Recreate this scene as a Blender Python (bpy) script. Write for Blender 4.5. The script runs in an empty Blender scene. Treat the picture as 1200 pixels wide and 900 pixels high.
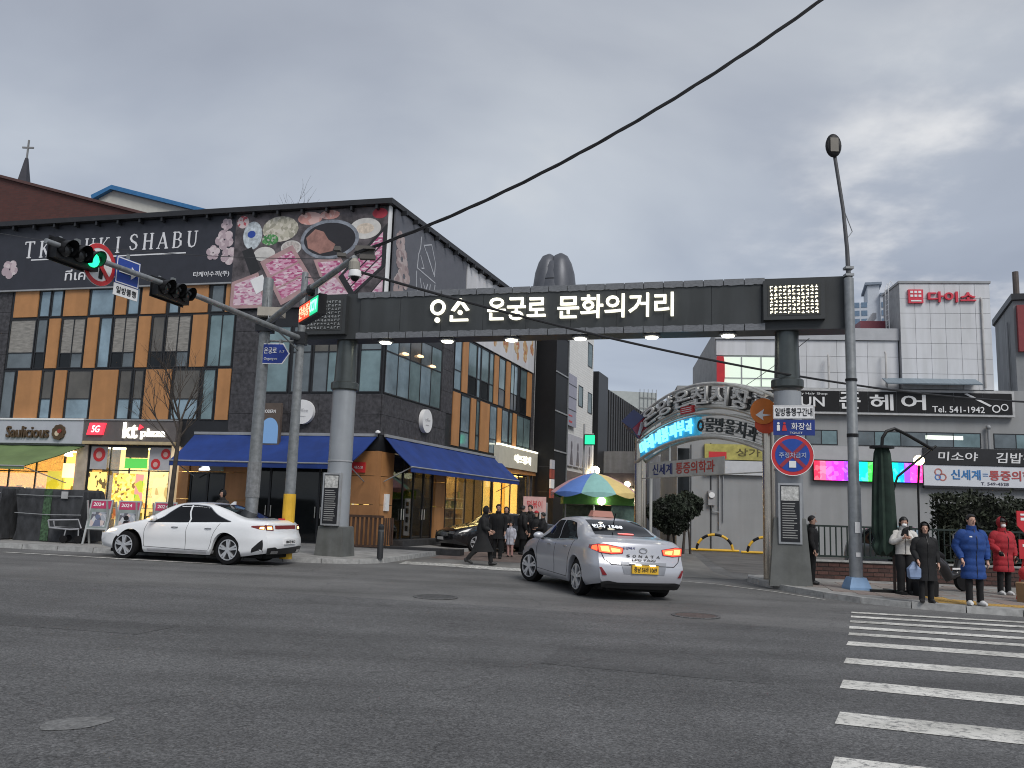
import bpy, bmesh, math, random
from mathutils import Matrix, Vector, Euler
R = math.radians
PI = math.pi
random.seed(7)
SC = bpy.context.scene
COL = SC.collection

# ------------------------------------------------------------------ camera
cd = bpy.data.cameras.new('camera')
cam = bpy.data.objects.new('camera', cd)
COL.objects.link(cam)
cd.sensor_width = 36.0
cd.lens = 30.0
cd.clip_end = 3000
PITCH, ROLL = math.atan(0.147), 0.033
cam.matrix_world = Matrix.Translation((0, 0, 1.55)) @ Matrix.Rotation(PI/2 + PITCH, 4, 'X') @ Matrix.Rotation(ROLL, 4, 'Z')
SC.camera = cam

# ------------------------------------------------------------------ sky, sun, exposure
SC.view_settings.view_transform = 'Standard'
SC.view_settings.look = 'None'
SC.view_settings.gamma = 1
SC.view_settings.exposure = 0.38
SC.cycles.use_denoising = True
SC.cycles.filter_width = 1.05
SC.cycles.max_bounces = 6
SC.cycles.transparent_max_bounces = 12
SC.cycles.sample_clamp_indirect = 4.0
SUN_EL, SUN_AZ = R(46), R(152)          # azimuth clockwise from +Y: behind the camera, to its right
w = bpy.data.worlds.new('World')
SC.world = w
w.use_nodes = True
nt = w.node_tree
nt.nodes.clear()
def wn(t, **k):
    n = nt.nodes.new(t)
    for a, b in k.items(): setattr(n, a, b)
    return n
out = wn('ShaderNodeOutputWorld')
sky = wn('ShaderNodeTexSky', sky_type='NISHITA')
sky.sun_disc = False
sky.sun_elevation = SUN_EL
sky.sun_rotation = SUN_AZ
bg1 = wn('ShaderNodeBackground'); bg1.inputs['Strength'].default_value = 0.06
nt.links.new(sky.outputs[0], bg1.inputs[0])
tc = wn('ShaderNodeTexCoord')
sep = wn('ShaderNodeSeparateXYZ'); nt.links.new(tc.outputs['Generated'], sep.inputs[0])
mx = wn('ShaderNodeMath', operation='MAXIMUM'); nt.links.new(sep.outputs[2], mx.inputs[0]); mx.inputs[1].default_value = 0.0
ad = wn('ShaderNodeMath', operation='ADD'); nt.links.new(mx.outputs[0], ad.inputs[0]); ad.inputs[1].default_value = 0.16
dx = wn('ShaderNodeMath', operation='DIVIDE'); nt.links.new(sep.outputs[0], dx.inputs[0]); nt.links.new(ad.outputs[0], dx.inputs[1])
dy = wn('ShaderNodeMath', operation='DIVIDE'); nt.links.new(sep.outputs[1], dy.inputs[0]); nt.links.new(ad.outputs[0], dy.inputs[1])
cmb = wn('ShaderNodeCombineXYZ'); nt.links.new(dx.outputs[0], cmb.inputs[0]); nt.links.new(dy.outputs[0], cmb.inputs[1])
n1 = wn('ShaderNodeTexNoise'); n1.inputs['Scale'].default_value = 0.75; n1.inputs['Detail'].default_value = 6; n1.inputs['Roughness'].default_value = 0.46; n1.inputs['Distortion'].default_value = 0.5
nt.links.new(cmb.outputs[0], n1.inputs['Vector'])
rmp = wn('ShaderNodeValToRGB')
e = rmp.color_ramp.elements
e[0].position = 0.33; e[0].color = (0.27, 0.295, 0.355, 1)
e[1].position = 0.74; e[1].color = (0.80, 0.77, 0.71, 1)
x1 = e.new(0.46); x1.color = (0.355, 0.385, 0.445, 1)
x2 = e.new(0.58); x2.color = (0.47, 0.50, 0.545, 1)
nt.links.new(n1.outputs['Fac'], rmp.inputs[0])
bg2 = wn('ShaderNodeBackground'); bg2.inputs['Strength'].default_value = 0.92
# thinner cloud towards the horizon, and the low sun glowing faintly behind it
hr = wn('ShaderNodeMapRange'); hr.inputs['From Min'].default_value = 0.0; hr.inputs['From Max'].default_value = 0.5; hr.inputs['To Min'].default_value = 1.0; hr.inputs['To Max'].default_value = 0.0
nt.links.new(sep.outputs[2], hr.inputs['Value'])
hm = wn('ShaderNodeMix', data_type='RGBA', blend_type='MULTIPLY'); nt.links.new(hr.outputs[0], hm.inputs[0]); nt.links.new(rmp.outputs[0], hm.inputs[6]); hm.inputs[7].default_value = (1.11, 1.17, 1.23, 1)
nv = wn('ShaderNodeVectorMath', operation='NORMALIZE'); nt.links.new(tc.outputs['Generated'], nv.inputs[0])
dt = wn('ShaderNodeVectorMath', operation='DOT_PRODUCT'); nt.links.new(nv.outputs[0], dt.inputs[0]); dt.inputs[1].default_value = Vector((.50, .84, .25)).normalized()
gr_ = wn('ShaderNodeMapRange', interpolation_type='SMOOTHSTEP'); gr_.inputs['From Min'].default_value = 0.945; gr_.inputs['From Max'].default_value = 1.0; gr_.inputs['To Max'].default_value = 0.9; nt.links.new(dt.outputs['Value'], gr_.inputs['Value'])
n5 = wn('ShaderNodeTexNoise'); n5.inputs['Scale'].default_value = 2.1; n5.inputs['Detail'].default_value = 6; n5.inputs['Roughness'].default_value = .55; nt.links.new(cmb.outputs[0], n5.inputs['Vector'])
r5 = wn('ShaderNodeMapRange', interpolation_type='SMOOTHSTEP'); r5.inputs['From Min'].default_value = .48; r5.inputs['From Max'].default_value = .72; nt.links.new(n5.outputs['Fac'], r5.inputs['Value'])
gm = wn('ShaderNodeMath', operation='MULTIPLY'); nt.links.new(gr_.outputs[0], gm.inputs[0]); nt.links.new(r5.outputs[0], gm.inputs[1])
gx = wn('ShaderNodeMix', data_type='RGBA', blend_type='ADD'); nt.links.new(gm.outputs[0], gx.inputs[0]); nt.links.new(hm.outputs[2], gx.inputs[6]); gx.inputs[7].default_value = (.42, .38, .31, 1)
nt.links.new(gx.outputs[2], bg2.inputs[0])
msh = wn('ShaderNodeMixShader'); msh.inputs[0].default_value = 0.9
nt.links.new(bg1.outputs[0], msh.inputs[1]); nt.links.new(bg2.outputs[0], msh.inputs[2])
nt.links.new(msh.outputs[0], out.inputs[0])

sl = bpy.data.lights.new('sun', 'SUN')
sl.energy = 1.7
sl.angle = R(26)
sl.color = (1.0, 0.97, 0.93)
so = bpy.data.objects.new('sun', sl)
COL.objects.link(so)
sd = Vector((math.sin(SUN_AZ)*math.cos(SUN_EL), math.cos(SUN_AZ)*math.cos(SUN_EL), math.sin(SUN_EL)))
so.rotation_euler = sd.to_track_quat('Z', 'Y').to_euler()
so.location = (0, 0, 60)

# ------------------------------------------------------------------ materials
MATS = {}
def mat(name, col, rough=0.7, metal=0.0, var=0.12, scale=3.0, bump=0.0, bscale=40.0, coat=0.0, stain=0.0, sheen=0.0, spec=None, stretch=None):
    if name in MATS: return MATS[name]
    m = bpy.data.materials.new(name); m.use_nodes = True
    t = m.node_tree; b = t.nodes['Principled BSDF']
    b.inputs['Roughness'].default_value = rough
    b.inputs['Metallic'].default_value = metal
    b.inputs['Coat Weight'].default_value = coat
    if spec is not None: b.inputs['Specular IOR Level'].default_value = spec
    if coat: b.inputs['Coat Roughness'].default_value = 0.06
    co = t.nodes.new('ShaderNodeTexCoord')
    vec = co.outputs['Object']
    if stretch:
        mp = t.nodes.new('ShaderNodeMapping'); mp.inputs['Scale'].default_value = stretch
        t.links.new(vec, mp.inputs[0]); vec = mp.outputs[0]
    n = t.nodes.new('ShaderNodeTexNoise'); n.inputs['Scale'].default_value = scale; n.inputs['Detail'].default_value = 5
    n.inputs['Roughness'].default_value = 0.6
    t.links.new(vec, n.inputs['Vector'])
    r = t.nodes.new('ShaderNodeValToRGB')
    c0 = [max(0, c*(1-var*1.6)) for c in col]; c1 = [min(1, c*(1+var*1.2)) for c in col]
    r.color_ramp.elements[0].position = 0.3; r.color_ramp.elements[0].color = (*c0, 1)
    r.color_ramp.elements[1].position = 0.7; r.color_ramp.elements[1].color = (*c1, 1)
    t.links.new(n.outputs['Fac'], r.inputs[0])
    last = r.outputs[0]
    if stain:
        mp = t.nodes.new('ShaderNodeMapping'); mp.inputs['Scale'].default_value = (2.2, 2.2, 0.22)
        t.links.new(co.outputs['Object'], mp.inputs[0])
        n2 = t.nodes.new('ShaderNodeTexNoise'); n2.inputs['Scale'].default_value = 1.1; n2.inputs['Detail'].default_value = 6
        t.links.new(mp.outputs[0], n2.inputs['Vector'])
        r2 = t.nodes.new('ShaderNodeValToRGB'); r2.color_ramp.elements[0].position = 0.42; r2.color_ramp.elements[1].position = 0.62
        r2.color_ramp.elements[0].color = (1-stain, 1-stain, 1-stain*1.1, 1); r2.color_ramp.elements[1].color = (1, 1, 1, 1)
        t.links.new(n2.outputs['Fac'], r2.inputs[0])
        mm = t.nodes.new('ShaderNodeMix'); mm.data_type = 'RGBA'; mm.blend_type = 'MULTIPLY'; mm.inputs[0].default_value = 1
        t.links.new(last, mm.inputs[6]); t.links.new(r2.outputs[0], mm.inputs[7]); last = mm.outputs[2]
    t.links.new(last, b.inputs['Base Color'])
    if bump:
        n3 = t.nodes.new('ShaderNodeTexNoise'); n3.inputs['Scale'].default_value = bscale; n3.inputs['Detail'].default_value = 4
        t.links.new(vec, n3.inputs['Vector'])
        bp = t.nodes.new('ShaderNodeBump'); bp.inputs['Strength'].default_value = bump; bp.inputs['Distance'].default_value = 0.02
        t.links.new(n3.outputs['Fac'], bp.inputs['Height']); t.links.new(bp.outputs[0], b.inputs['Normal'])
    MATS[name] = m
    return m
def emat(name, col, strength=1.0, base=None):
    if name in MATS: return MATS[name]
    m = bpy.data.materials.new(name); m.use_nodes = True
    b = m.node_tree.nodes['Principled BSDF']
    b.inputs['Base Color'].default_value = (*(base or col), 1)
    b.inputs['Roughness'].default_value = 0.5
    b.inputs['Emission Color'].default_value = (*col, 1)
    b.inputs['Emission Strength'].default_value = strength
    MATS[name] = m
    return m
def patch_mat(name, cols, scale, strength=0.0, rough=0.6, stretch=(1, 1, 1), rand=1.0):
    """printed blotches (voronoi cells in a few colours); emits when strength > 0"""
    if name in MATS: return MATS[name]
    m = bpy.data.materials.new(name); m.use_nodes = True
    t = m.node_tree; b = t.nodes['Principled BSDF']; b.inputs['Roughness'].default_value = rough
    co = t.nodes.new('ShaderNodeTexCoord'); mp = t.nodes.new('ShaderNodeMapping'); mp.inputs['Scale'].default_value = stretch
    t.links.new(co.outputs['Object'], mp.inputs[0])
    v = t.nodes.new('ShaderNodeTexVoronoi'); v.inputs['Scale'].default_value = scale; v.inputs['Randomness'].default_value = rand
    t.links.new(mp.outputs[0], v.inputs['Vector'])
    sp = t.nodes.new('ShaderNodeSeparateColor'); t.links.new(v.outputs['Color'], sp.inputs[0])
    r = t.nodes.new('ShaderNodeValToRGB'); r.color_ramp.interpolation = 'CONSTANT'
    el = r.color_ramp.elements
    while len(el) < len(cols): el.new(0.5)
    for i, c in enumerate(cols): el[i].position = i/len(cols); el[i].color = (*c, 1)
    t.links.new(sp.outputs[0], r.inputs[0]); t.links.new(r.outputs[0], b.inputs['Base Color'])
    if strength:
        t.links.new(r.outputs[0], b.inputs['Emission Color']); b.inputs['Emission Strength'].default_value = strength
    MATS[name] = m
    return m
def glass_mat(name, tint=(0.9, 0.95, 0.93), refl=0.12):
    """thin clear shop glass: mostly transparent with a fresnel reflection"""
    if name in MATS: return MATS[name]
    m = bpy.data.materials.new(name); m.use_nodes = True
    t = m.node_tree; t.nodes.clear()
    o = t.nodes.new('ShaderNodeOutputMaterial'); tr = t.nodes.new('ShaderNodeBsdfTransparent'); tr.inputs[0].default_value = (*tint, 1)
    gl = t.nodes.new('ShaderNodeBsdfGlossy'); gl.inputs['Roughness'].default_value = 0.03
    lw = t.nodes.new('ShaderNodeLayerWeight'); lw.inputs[0].default_value = 0.35
    ml = t.nodes.new('ShaderNodeMath'); ml.operation = 'MULTIPLY_ADD'; ml.inputs[1].default_value = 0.5; ml.inputs[2].default_value = refl
    t.links.new(lw.outputs['Fresnel'], ml.inputs[0])
    mi = t.nodes.new('ShaderNodeMixShader'); t.links.new(ml.outputs[0], mi.inputs[0]); t.links.new(tr.outputs[0], mi.inputs[1]); t.links.new(gl.outputs[0], mi.inputs[2])
    t.links.new(mi.outputs[0], o.inputs[0])
    MATS[name] = m
    return m
def brick_mat(name, c1, c2, mortar, scale=1.0, bw=0.24, bh=0.075):
    if name in MATS: return MATS[name]
    m = bpy.data.materials.new(name); m.use_nodes = True
    t = m.node_tree; b = t.nodes['Principled BSDF']; b.inputs['Roughness'].default_value = 0.9
    co = t.nodes.new('ShaderNodeTexCoord'); sp = t.nodes.new('ShaderNodeSeparateXYZ'); t.links.new(co.outputs['Object'], sp.inputs[0])
    a = t.nodes.new('ShaderNodeMath'); a.operation = 'ADD'; t.links.new(sp.outputs[0], a.inputs[0]); t.links.new(sp.outputs[1], a.inputs[1])
    cb = t.nodes.new('ShaderNodeCombineXYZ'); t.links.new(a.outputs[0], cb.inputs[0]); t.links.new(sp.outputs[2], cb.inputs[1])
    br = t.nodes.new('ShaderNodeTexBrick'); br.inputs['Scale'].default_value = scale
    br.inputs['Color1'].default_value = (*c1, 1); br.inputs['Color2'].default_value = (*c2, 1); br.inputs['Mortar'].default_value = (*mortar, 1)
    br.inputs['Mortar Size'].default_value = 0.008; br.inputs['Brick Width'].default_value = bw; br.inputs['Row Height'].default_value = bh
    t.links.new(cb.outputs[0], br.inputs['Vector'])
    t.links.new(br.outputs['Color'], b.inputs['Base Color'])
    MATS[name] = m
    return m

# ------------------------------------------------------------------ mesh builder
class MB:
    def __init__(s): s.v = []; s.f = []; s.mi = []; s.M = Matrix.Identity(4); s.k = 0
    def add(s, vs, fs):
        o = len(s.v)
        s.v += [tuple(s.M @ Vector(p)) for p in vs]
        s.f += [[i+o for i in f] for f in fs]; s.mi += [s.k]*len(fs)
    def box(s, x0, x1, y0, y1, z0, z1):
        if x0 > x1: x0, x1 = x1, x0
        if y0 > y1: y0, y1 = y1, y0
        s.add([(x0,y0,z0),(x1,y0,z0),(x1,y1,z0),(x0,y1,z0),(x0,y0,z1),(x1,y0,z1),(x1,y1,z1),(x0,y1,z1)],
              [(0,3,2,1),(4,5,6,7),(0,1,5,4),(1,2,6,5),(2,3,7,6),(3,0,4,7)])
        return s
    def cbox(s, c, d): return s.box(c[0]-d[0]/2, c[0]+d[0]/2, c[1]-d[1]/2, c[1]+d[1]/2, c[2]-d[2]/2, c[2]+d[2]/2)
    def frame(s, x0, x1, z0, z1, t, y0, y1):
        """rectangular frame in the XZ plane"""
        s.box(x0, x1, y0, y1, z0, z0+t); s.box(x0, x1, y0, y1, z1-t, z1)
        s.box(x0, x0+t, y0, y1, z0+t, z1-t); s.box(x1-t, x1, y0, y1, z0+t, z1-t)
        return s
    def prism(s, poly, z0, z1):
        n = len(poly)
        a = sum(poly[i][0]*poly[(i+1)%n][1]-poly[(i+1)%n][0]*poly[i][1] for i in range(n))
        if a < 0: poly = poly[::-1]
        zz0 = z0 if callable(z0) else (lambda x, y: z0)
        zz1 = z1 if callable(z1) else (lambda x, y: z1)
        s.add([(x, y, zz0(x, y)) for x, y in poly]+[(x, y, zz1(x, y)) for x, y in poly],
              [list(range(n))[::-1], list(range(n, 2*n))]+[(i, (i+1)%n, n+(i+1)%n, n+i) for i in range(n)])
        return s
    def plate(s, poly, y0, y1):
        """polygon in XZ extruded along Y"""
        n = len(poly)
        a = sum(poly[i][0]*poly[(i+1)%n][1]-poly[(i+1)%n][0]*poly[i][1] for i in range(n))
        if a < 0: poly = poly[::-1]
        s.add([(x, y0, z) for x, z in poly]+[(x, y1, z) for x, z in poly],
              [list(range(n)), list(range(n, 2*n))[::-1]]+[(i, n+i, n+(i+1)%n, (i+1)%n) for i in range(n)])
        return s
    def loft(s, rings, closed=True, cap=True):
        o = []; n = len(rings[0])
        vs = [p for r in rings for p in r]; fs = []
        for i in range(len(rings)-1):
            for j in range(n if closed else n-1):
                k = (j+1) % n
                fs.append((i*n+j, i*n+k, (i+1)*n+k, (i+1)*n+j))
        if cap and closed:
            fs.append(tuple(range(n))[::-1]); fs.append(tuple((len(rings)-1)*n+j for j in range(n)))
        s.add(vs, fs); return s
    def lathe(s, prof, seg=16, c=(0,0,0), axis='Z'):
        rings = []
        for r, z in prof:
            ring = []
            for j in range(seg):
                a = 2*PI*j/seg
                p = (r*math.cos(a), r*math.sin(a), z)
                if axis == 'Y': p = (p[0], -p[2], p[1])
                if axis == 'X': p = (p[2], p[0], p[1])
                ring.append((c[0]+p[0], c[1]+p[1], c[2]+p[2]))
            rings.append(ring)
        return s.loft(rings)
    def tube(s, pts, rad, seg=8, rad2=None, up=None):
        pts = [Vector(p) for p in pts]; n = len(pts)
        if not isinstance(rad, (list, tuple)): rad = [rad]*n
        rad2 = rad2 or rad
        if not isinstance(rad2, (list, tuple)): rad2 = [rad2]*n
        rings = []; prev = None
        for i, p in enumerate(pts):
            d = (pts[min(i+1, n-1)]-pts[max(i-1, 0)])
            if d.length < 1e-9: d = Vector((0, 0, 1))
            d.normalize()
            if prev is None:
                u = Vector(up) if up else (Vector((1, 0, 0)) if abs(d.x) < 0.9 else Vector((0, 1, 0)))
            else: u = prev
            u = (u - d*u.dot(d)); u.normalize(); v = d.cross(u); prev = u
            rings.append([tuple(p+u*math.cos(2*PI*j/seg)*rad[i]+v*math.sin(2*PI*j/seg)*rad2[i]) for j in range(seg)])
        return s.loft(rings)
    def ball(s, c, r, seg=12, rings=8):
        rx, ry, rz = r if isinstance(r, (tuple, list)) else (r, r, r)
        rr = []
        for i in range(rings+1):
            a = -PI/2+PI*i/rings; q = max(0.02, math.cos(a))
            rr.append([(c[0]+rx*q*math.cos(2*PI*j/seg), c[1]+ry*q*math.sin(2*PI*j/seg), c[2]+rz*math.sin(a)) for j in range(seg)])
        return s.loft(rr)
    def disc(s, c, r, y0, y1, seg=24):
        rx, rz = r if isinstance(r, (tuple, list)) else (r, r)
        return s.plate([(c[0]+rx*math.cos(2*PI*j/seg), c[1]+rz*math.sin(2*PI*j/seg)) for j in range(seg)], y0, y1)
    def mesh(s, name, mats, smooth=None):
        me = bpy.data.meshes.new(name)
        me.from_pydata(s.v, [], s.f)
        mats = mats if isinstance(mats, (list, tuple)) else [mats]
        for m in mats: me.materials.append(m)
        if len(mats) > 1: me.polygons.foreach_set('material_index', s.mi)
        if smooth:
            me.polygons.foreach_set('use_smooth', [True]*len(me.polygons))
            me.set_sharp_from_angle(angle=R(smooth))
        me.update()
        return me

def link(name, data, parent=None, loc=(0,0,0), rot=0.0):
    o = bpy.data.objects.new(name, data); COL.objects.link(o)
    o.location = loc
    o.rotation_euler = rot if isinstance(rot, (tuple, list, Euler)) else (0, 0, rot)
    if parent: o.parent = parent
    return o
def part(name, mb, m, parent, loc=(0,0,0), rot=0.0, smooth=None, kind=None, label=None):
    o = link(name, mb.mesh(name, m, smooth), parent, loc, rot)
    if kind: o['kind'] = kind
    if label: o['label'] = label
    return o
def thing(name, label, cat, loc=(0,0,0), rot=0.0, group=None):
    o = link(name, None, None, loc, rot)
    o.empty_display_size = 0.2
    o['label'] = label; o['category'] = cat
    if group: o['group'] = group
    return o
def single(name, label, cat, mb, m, loc=(0,0,0), rot=0.0, smooth=None, group=None):
    o = link(name, mb.mesh(name, m, smooth), None, loc, rot)
    o['label'] = label; o['category'] = cat
    if group: o['group'] = group
    return o
def struct(name, mb, m, loc=(0,0,0), rot=0.0, smooth=None, label=None):
    o = link(name, mb.mesh(name, m, smooth), None, loc, rot); o['kind'] = 'structure'
    if label: o['label'] = label
    return o
def dup(root, loc=None, rot=None, label=None):
    r = root.copy(); COL.objects.link(r)
    if loc is not None: r.location = loc
    if rot is not None: r.rotation_euler = (0, 0, rot)
    if label: r['label'] = label
    for ch in root.children:
        c = ch.copy(); COL.objects.link(c); c.parent = r
        for g in ch.children:
            d = g.copy(); COL.objects.link(d); d.parent = c
    return r
_dg = None
def text_mesh(body, w=None, h=None, depth=0.02, bold=0.0, align='CENTER', shear=0.0, spacing=1.0):
    cu = bpy.data.curves.new('txt', 'FONT'); cu.body = body; cu.extrude = depth/2; cu.offset = bold; cu.shear = shear
    cu.space_character = spacing; cu.resolution_u = 3
    cu.align_x = 'LEFT'
    ob = bpy.data.objects.new('txt', cu); COL.objects.link(ob)
    dg = bpy.context.evaluated_depsgraph_get()
    me = bpy.data.meshes.new_from_object(ob.evaluated_get(dg))
    bpy.data.objects.remove(ob); bpy.data.curves.remove(cu)
    xs = [v.co.x for v in me.vertices]; ys = [v.co.y for v in me.vertices]
    if not xs: return me
    cx, cy = (min(xs)+max(xs))/2, (min(ys)+max(ys))/2
    sx = w/(max(xs)-min(xs)) if w else None
    sy = h/(max(ys)-min(ys)) if h else None
    if sx is None: sx = sy
    if sy is None: sy = sx
    zs = max(abs(v.co.z) for v in me.vertices) or 1
    for v in me.vertices:
        v.co = Vector(((v.co.x-cx)*sx, -(v.co.z/zs)*depth/2, (v.co.y-cy)*sy))
    me.update()
    return me
def text(body, m, parent, loc, w=None, h=None, depth=0.02, bold=0.008, rot=0.0, name='lettering', shear=0.0, spacing=1.0):
    """raised lettering, upright, facing local -Y, centred on loc"""
    me = text_mesh(body, w, h, depth, bold, shear=shear, spacing=spacing)
    me.materials.clear(); me.materials.append(m)
    return link(name, me, parent, loc, rot)
def gz(x): return -0.0115*(max(-40, min(40, x))+5)

# common materials
M_dark = mat('dark_frame_metal', (0.02, 0.021, 0.024), 0.45, 0.2)
M_black = mat('black_plastic', (0.008, 0.008, 0.009), 0.5, spec=.3)
M_steel = mat('galvanised_steel', (0.30, 0.315, 0.33), 0.55, 0.45, var=0.15, scale=9, stain=0.25)
M_stainless = mat('stainless_steel', (0.66, 0.64, 0.58), 0.3, 0.5, var=0.1, scale=4, stretch=(1, 1, 0.3))
M_white = mat('white_print', (0.78, 0.78, 0.78), 0.6, var=0.04)
M_red = mat('red_print', (0.55, 0.03, 0.035), 0.5, var=0.06)
M_blue = mat('blue_print', (0.02, 0.06, 0.32), 0.5, var=0.06)
M_yellow = mat('yellow_paint', (0.72, 0.42, 0.03), 0.55, var=0.12)
M_grey = mat('grey_paint', (0.30, 0.31, 0.325), 0.55, var=0.06, scale=1.2, stain=0.12)
M_darkgrey = mat('charcoal_paint', (0.038, 0.041, 0.042), 0.5, var=0.1, scale=1.2)
M_wire = mat('cable_rubber', (0.012, 0.012, 0.014), 0.6)
M_skin = mat('skin', (0.52, 0.31, 0.23), 0.55, var=0.06, scale=8)
M_warm = emat('warm_lamp', (1.0, 0.82, 0.5), 9.0)
M_white_lit = emat('white_lit_letters', (1.0, 0.98, 0.84), 1.6)

# ------------------------------------------------------------------ ground
def asphalt(name, base, speck, big=0.18):
    m = bpy.data.materials.new(name); m.use_nodes = True
    t = m.node_tree; b = t.nodes['Principled BSDF']; b.inputs['Roughness'].default_value = 0.82; b.inputs['Specular IOR Level'].default_value = 0.35
    co = t.nodes.new('ShaderNodeTexCoord')
    def noise(s, d, rough=0.6, st=None):
        n = t.nodes.new('ShaderNodeTexNoise'); n.inputs['Scale'].default_value = s; n.inputs['Detail'].default_value = d; n.inputs['Roughness'].default_value = rough
        if st:
            mp = t.nodes.new('ShaderNodeMapping'); mp.inputs['Scale'].default_value = st; mp.inputs['Rotation'].default_value = (0, 0, R(14)); t.links.new(co.outputs['Object'], mp.inputs[0]); t.links.new(mp.outputs[0], n.inputs['Vector'])
        else: t.links.new(co.outputs['Object'], n.inputs['Vector'])
        return n.outputs['Fac']
    def ramp(f, p0, c0, p1, c1):
        r = t.nodes.new('ShaderNodeValToRGB'); e = r.color_ramp.elements
        e[0].position = p0; e[0].color = (*c0, 1); e[1].position = p1; e[1].color = (*c1, 1); t.links.new(f, r.inputs[0]); return r.outputs[0]
    def mul(a, c):
        k = t.nodes.new('ShaderNodeMix'); k.data_type = 'RGBA'; k.blend_type = 'MULTIPLY'; k.inputs[0].default_value = 1
        t.links.new(a, k.inputs[6]); t.links.new(c, k.inputs[7]); return k.outputs[2]
    fine = noise(55, 4, 0.75)
    c = ramp(fine, 0.36, tuple(x*(1-speck) for x in base), 0.68, tuple(x*(1+speck*1.5) for x in base))
    vc = t.nodes.new('ShaderNodeTexVoronoi'); vc.inputs['Scale'].default_value = 46
    t.links.new(co.outputs['Object'], vc.inputs['Vector'])
    sc = t.nodes.new('ShaderNodeSeparateColor'); t.links.new(vc.outputs['Color'], sc.inputs[0])
    c = mul(c, ramp(sc.outputs[0], 0.0, (1-speck*.62,)*3, 1.0, (1+speck*.75,)*3))
    c = mul(c, ramp(noise(0.45, 5), 0.3, (1-big,)*3, 0.7, (1+big*0.3,)*3))
    c = mul(c, ramp(noise(0.5, 4, 0.6, (0.12, 1.6, 1)), 0.35, (1-big*0.9,)*3, 0.6, (1, 1, 1)))
    v = t.nodes.new('ShaderNodeTexVoronoi'); v.feature = 'DISTANCE_TO_EDGE'; v.inputs['Scale'].default_value = 0.33
    wob = t.nodes.new('ShaderNodeTexNoise'); wob.inputs['Scale'].default_value = 1.2; wob.inputs['Detail'].default_value = 6
    t.links.new(co.outputs['Object'], wob.inputs['Vector'])
    av = t.nodes.new('ShaderNodeMix'); av.data_type = 'RGBA'; av.blend_type = 'ADD'; av.inputs[0].default_value = 0.9
    t.links.new(co.outputs['Object'], av.inputs[6]); t.links.new(wob.outputs['Color'], av.inputs[7]); t.links.new(av.outputs[2], v.inputs['Vector'])
    c = mul(c, ramp(v.outputs['Distance'], 0.0, (0.72,)*3, 0.006, (1, 1, 1)))
    t.links.new(c, b.inputs['Base Color'])
    bp = t.nodes.new('ShaderNodeBump'); bp.inputs['Strength'].default_value = 0.6; bp.inputs['Distance'].default_value = 0.012
    t.links.new(fine, bp.inputs['Height']); t.links.new(bp.outputs[0], b.inputs['Normal'])
    return m
M_asph = asphalt('worn_asphalt', (0.148, 0.147, 0.145), 0.28, 0.3)
M_asph2 = asphalt('newer_asphalt', (0.114, 0.114, 0.115), 0.46, 0.28)
def sheet(poly, dz, step=None):
    mb = MB()
    mb.add([(x, y, gz(x)+dz) for x, y in poly], [list(range(len(poly)))])
    return mb
g = MB()
xs = [-900, -40, 40, 900]; ys = [-60, 1500]
g.add([(x, y, gz(x)) for y in ys for x in xs], [(i, i+1, i+5, i+4) for i in range(3)])
struct('ground', g, M_asph)
# darker resurfaced half of the carriageway, nearer the camera
struct('road', sheet([(-39.9, -20), (39.9, -20), (39.9, 10.6), (20, 11.6), (5.2, 13.2), (0.1, 14.55), (-4.4, 15.35), (-12, 15.6), (-39.9, 17.5)], 0.004), M_asph2)
# side street between the buildings
M_lane = mat('side_street_paving', (0.155, 0.15, 0.14), 0.85, var=0.22, scale=0.9, bump=0.3, bscale=30, stretch=(1, 0.35, 1))
struct('side_street', sheet([(-3.3, 24.4), (-0.5, 24.3), (6.3, 23.6), (6.3, 26.5), (9.2, 44), (16, 140), (8, 140), (-3.2, 27.2)], 0.004), M_lane)
M_brickpave = mat('reddish_block_paving', (0.17, 0.125, 0.105), 0.85, var=0.3, scale=2.2, bump=0.3, bscale=25)
struct('pavement', sheet([(-2.4, 27.0), (0.6, 26.6), (3.0, 33.5), (4.5, 44), (0.3, 44.0), (-1.2, 37)], 0.008), M_brickpave)
M_lot = mat('parking_lot_asphalt', (0.105, 0.10, 0.095), 0.9, var=0.25, scale=0.8)
struct('parking_lot', sheet([(6.9, 27), (8.6, 24.6), (39, 24.6), (39, 44), (9.5, 44.2)], 0.004), M_lot)

# painted markings
M_paint = bpy.data.materials.new('worn_road_paint'); M_paint.use_nodes = True
t_ = M_paint.node_tree; b_ = t_.nodes['Principled BSDF']; b_.inputs['Roughness'].default_value = 0.7
co_ = t_.nodes.new('ShaderNodeTexCoord'); n_ = t_.nodes.new('ShaderNodeTexNoise'); n_.inputs['Scale'].default_value = 14; n_.inputs['Detail'].default_value = 8; n_.inputs['Roughness'].default_value = 0.75
t_.links.new(co_.outputs['Object'], n_.inputs['Vector'])
r_ = t_.nodes.new('ShaderNodeValToRGB'); r_.color_ramp.elements[0].position = 0.36; r_.color_ramp.elements[0].color = (0.16, 0.16, 0.16, 1); r_.color_ramp.elements[1].position = 0.50; r_.color_ramp.elements[1].color = (0.70, 0.685, 0.64, 1)
t_.links.new(n_.outputs['Fac'], r_.inputs[0])
n2_ = t_.nodes.new('ShaderNodeTexNoise'); n2_.inputs['Scale'].default_value = .9; n2_.inputs['Detail'].default_value = 5; t_.links.new(co_.outputs['Object'], n2_.inputs['Vector'])
r2_ = t_.nodes.new('ShaderNodeValToRGB'); r2_.color_ramp.elements[0].position = .35; r2_.color_ramp.elements[0].color = (.62, .62, .61, 1); r2_.color_ramp.elements[1].position = .6; t_.links.new(n2_.outputs['Fac'], r2_.inputs[0])
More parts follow.
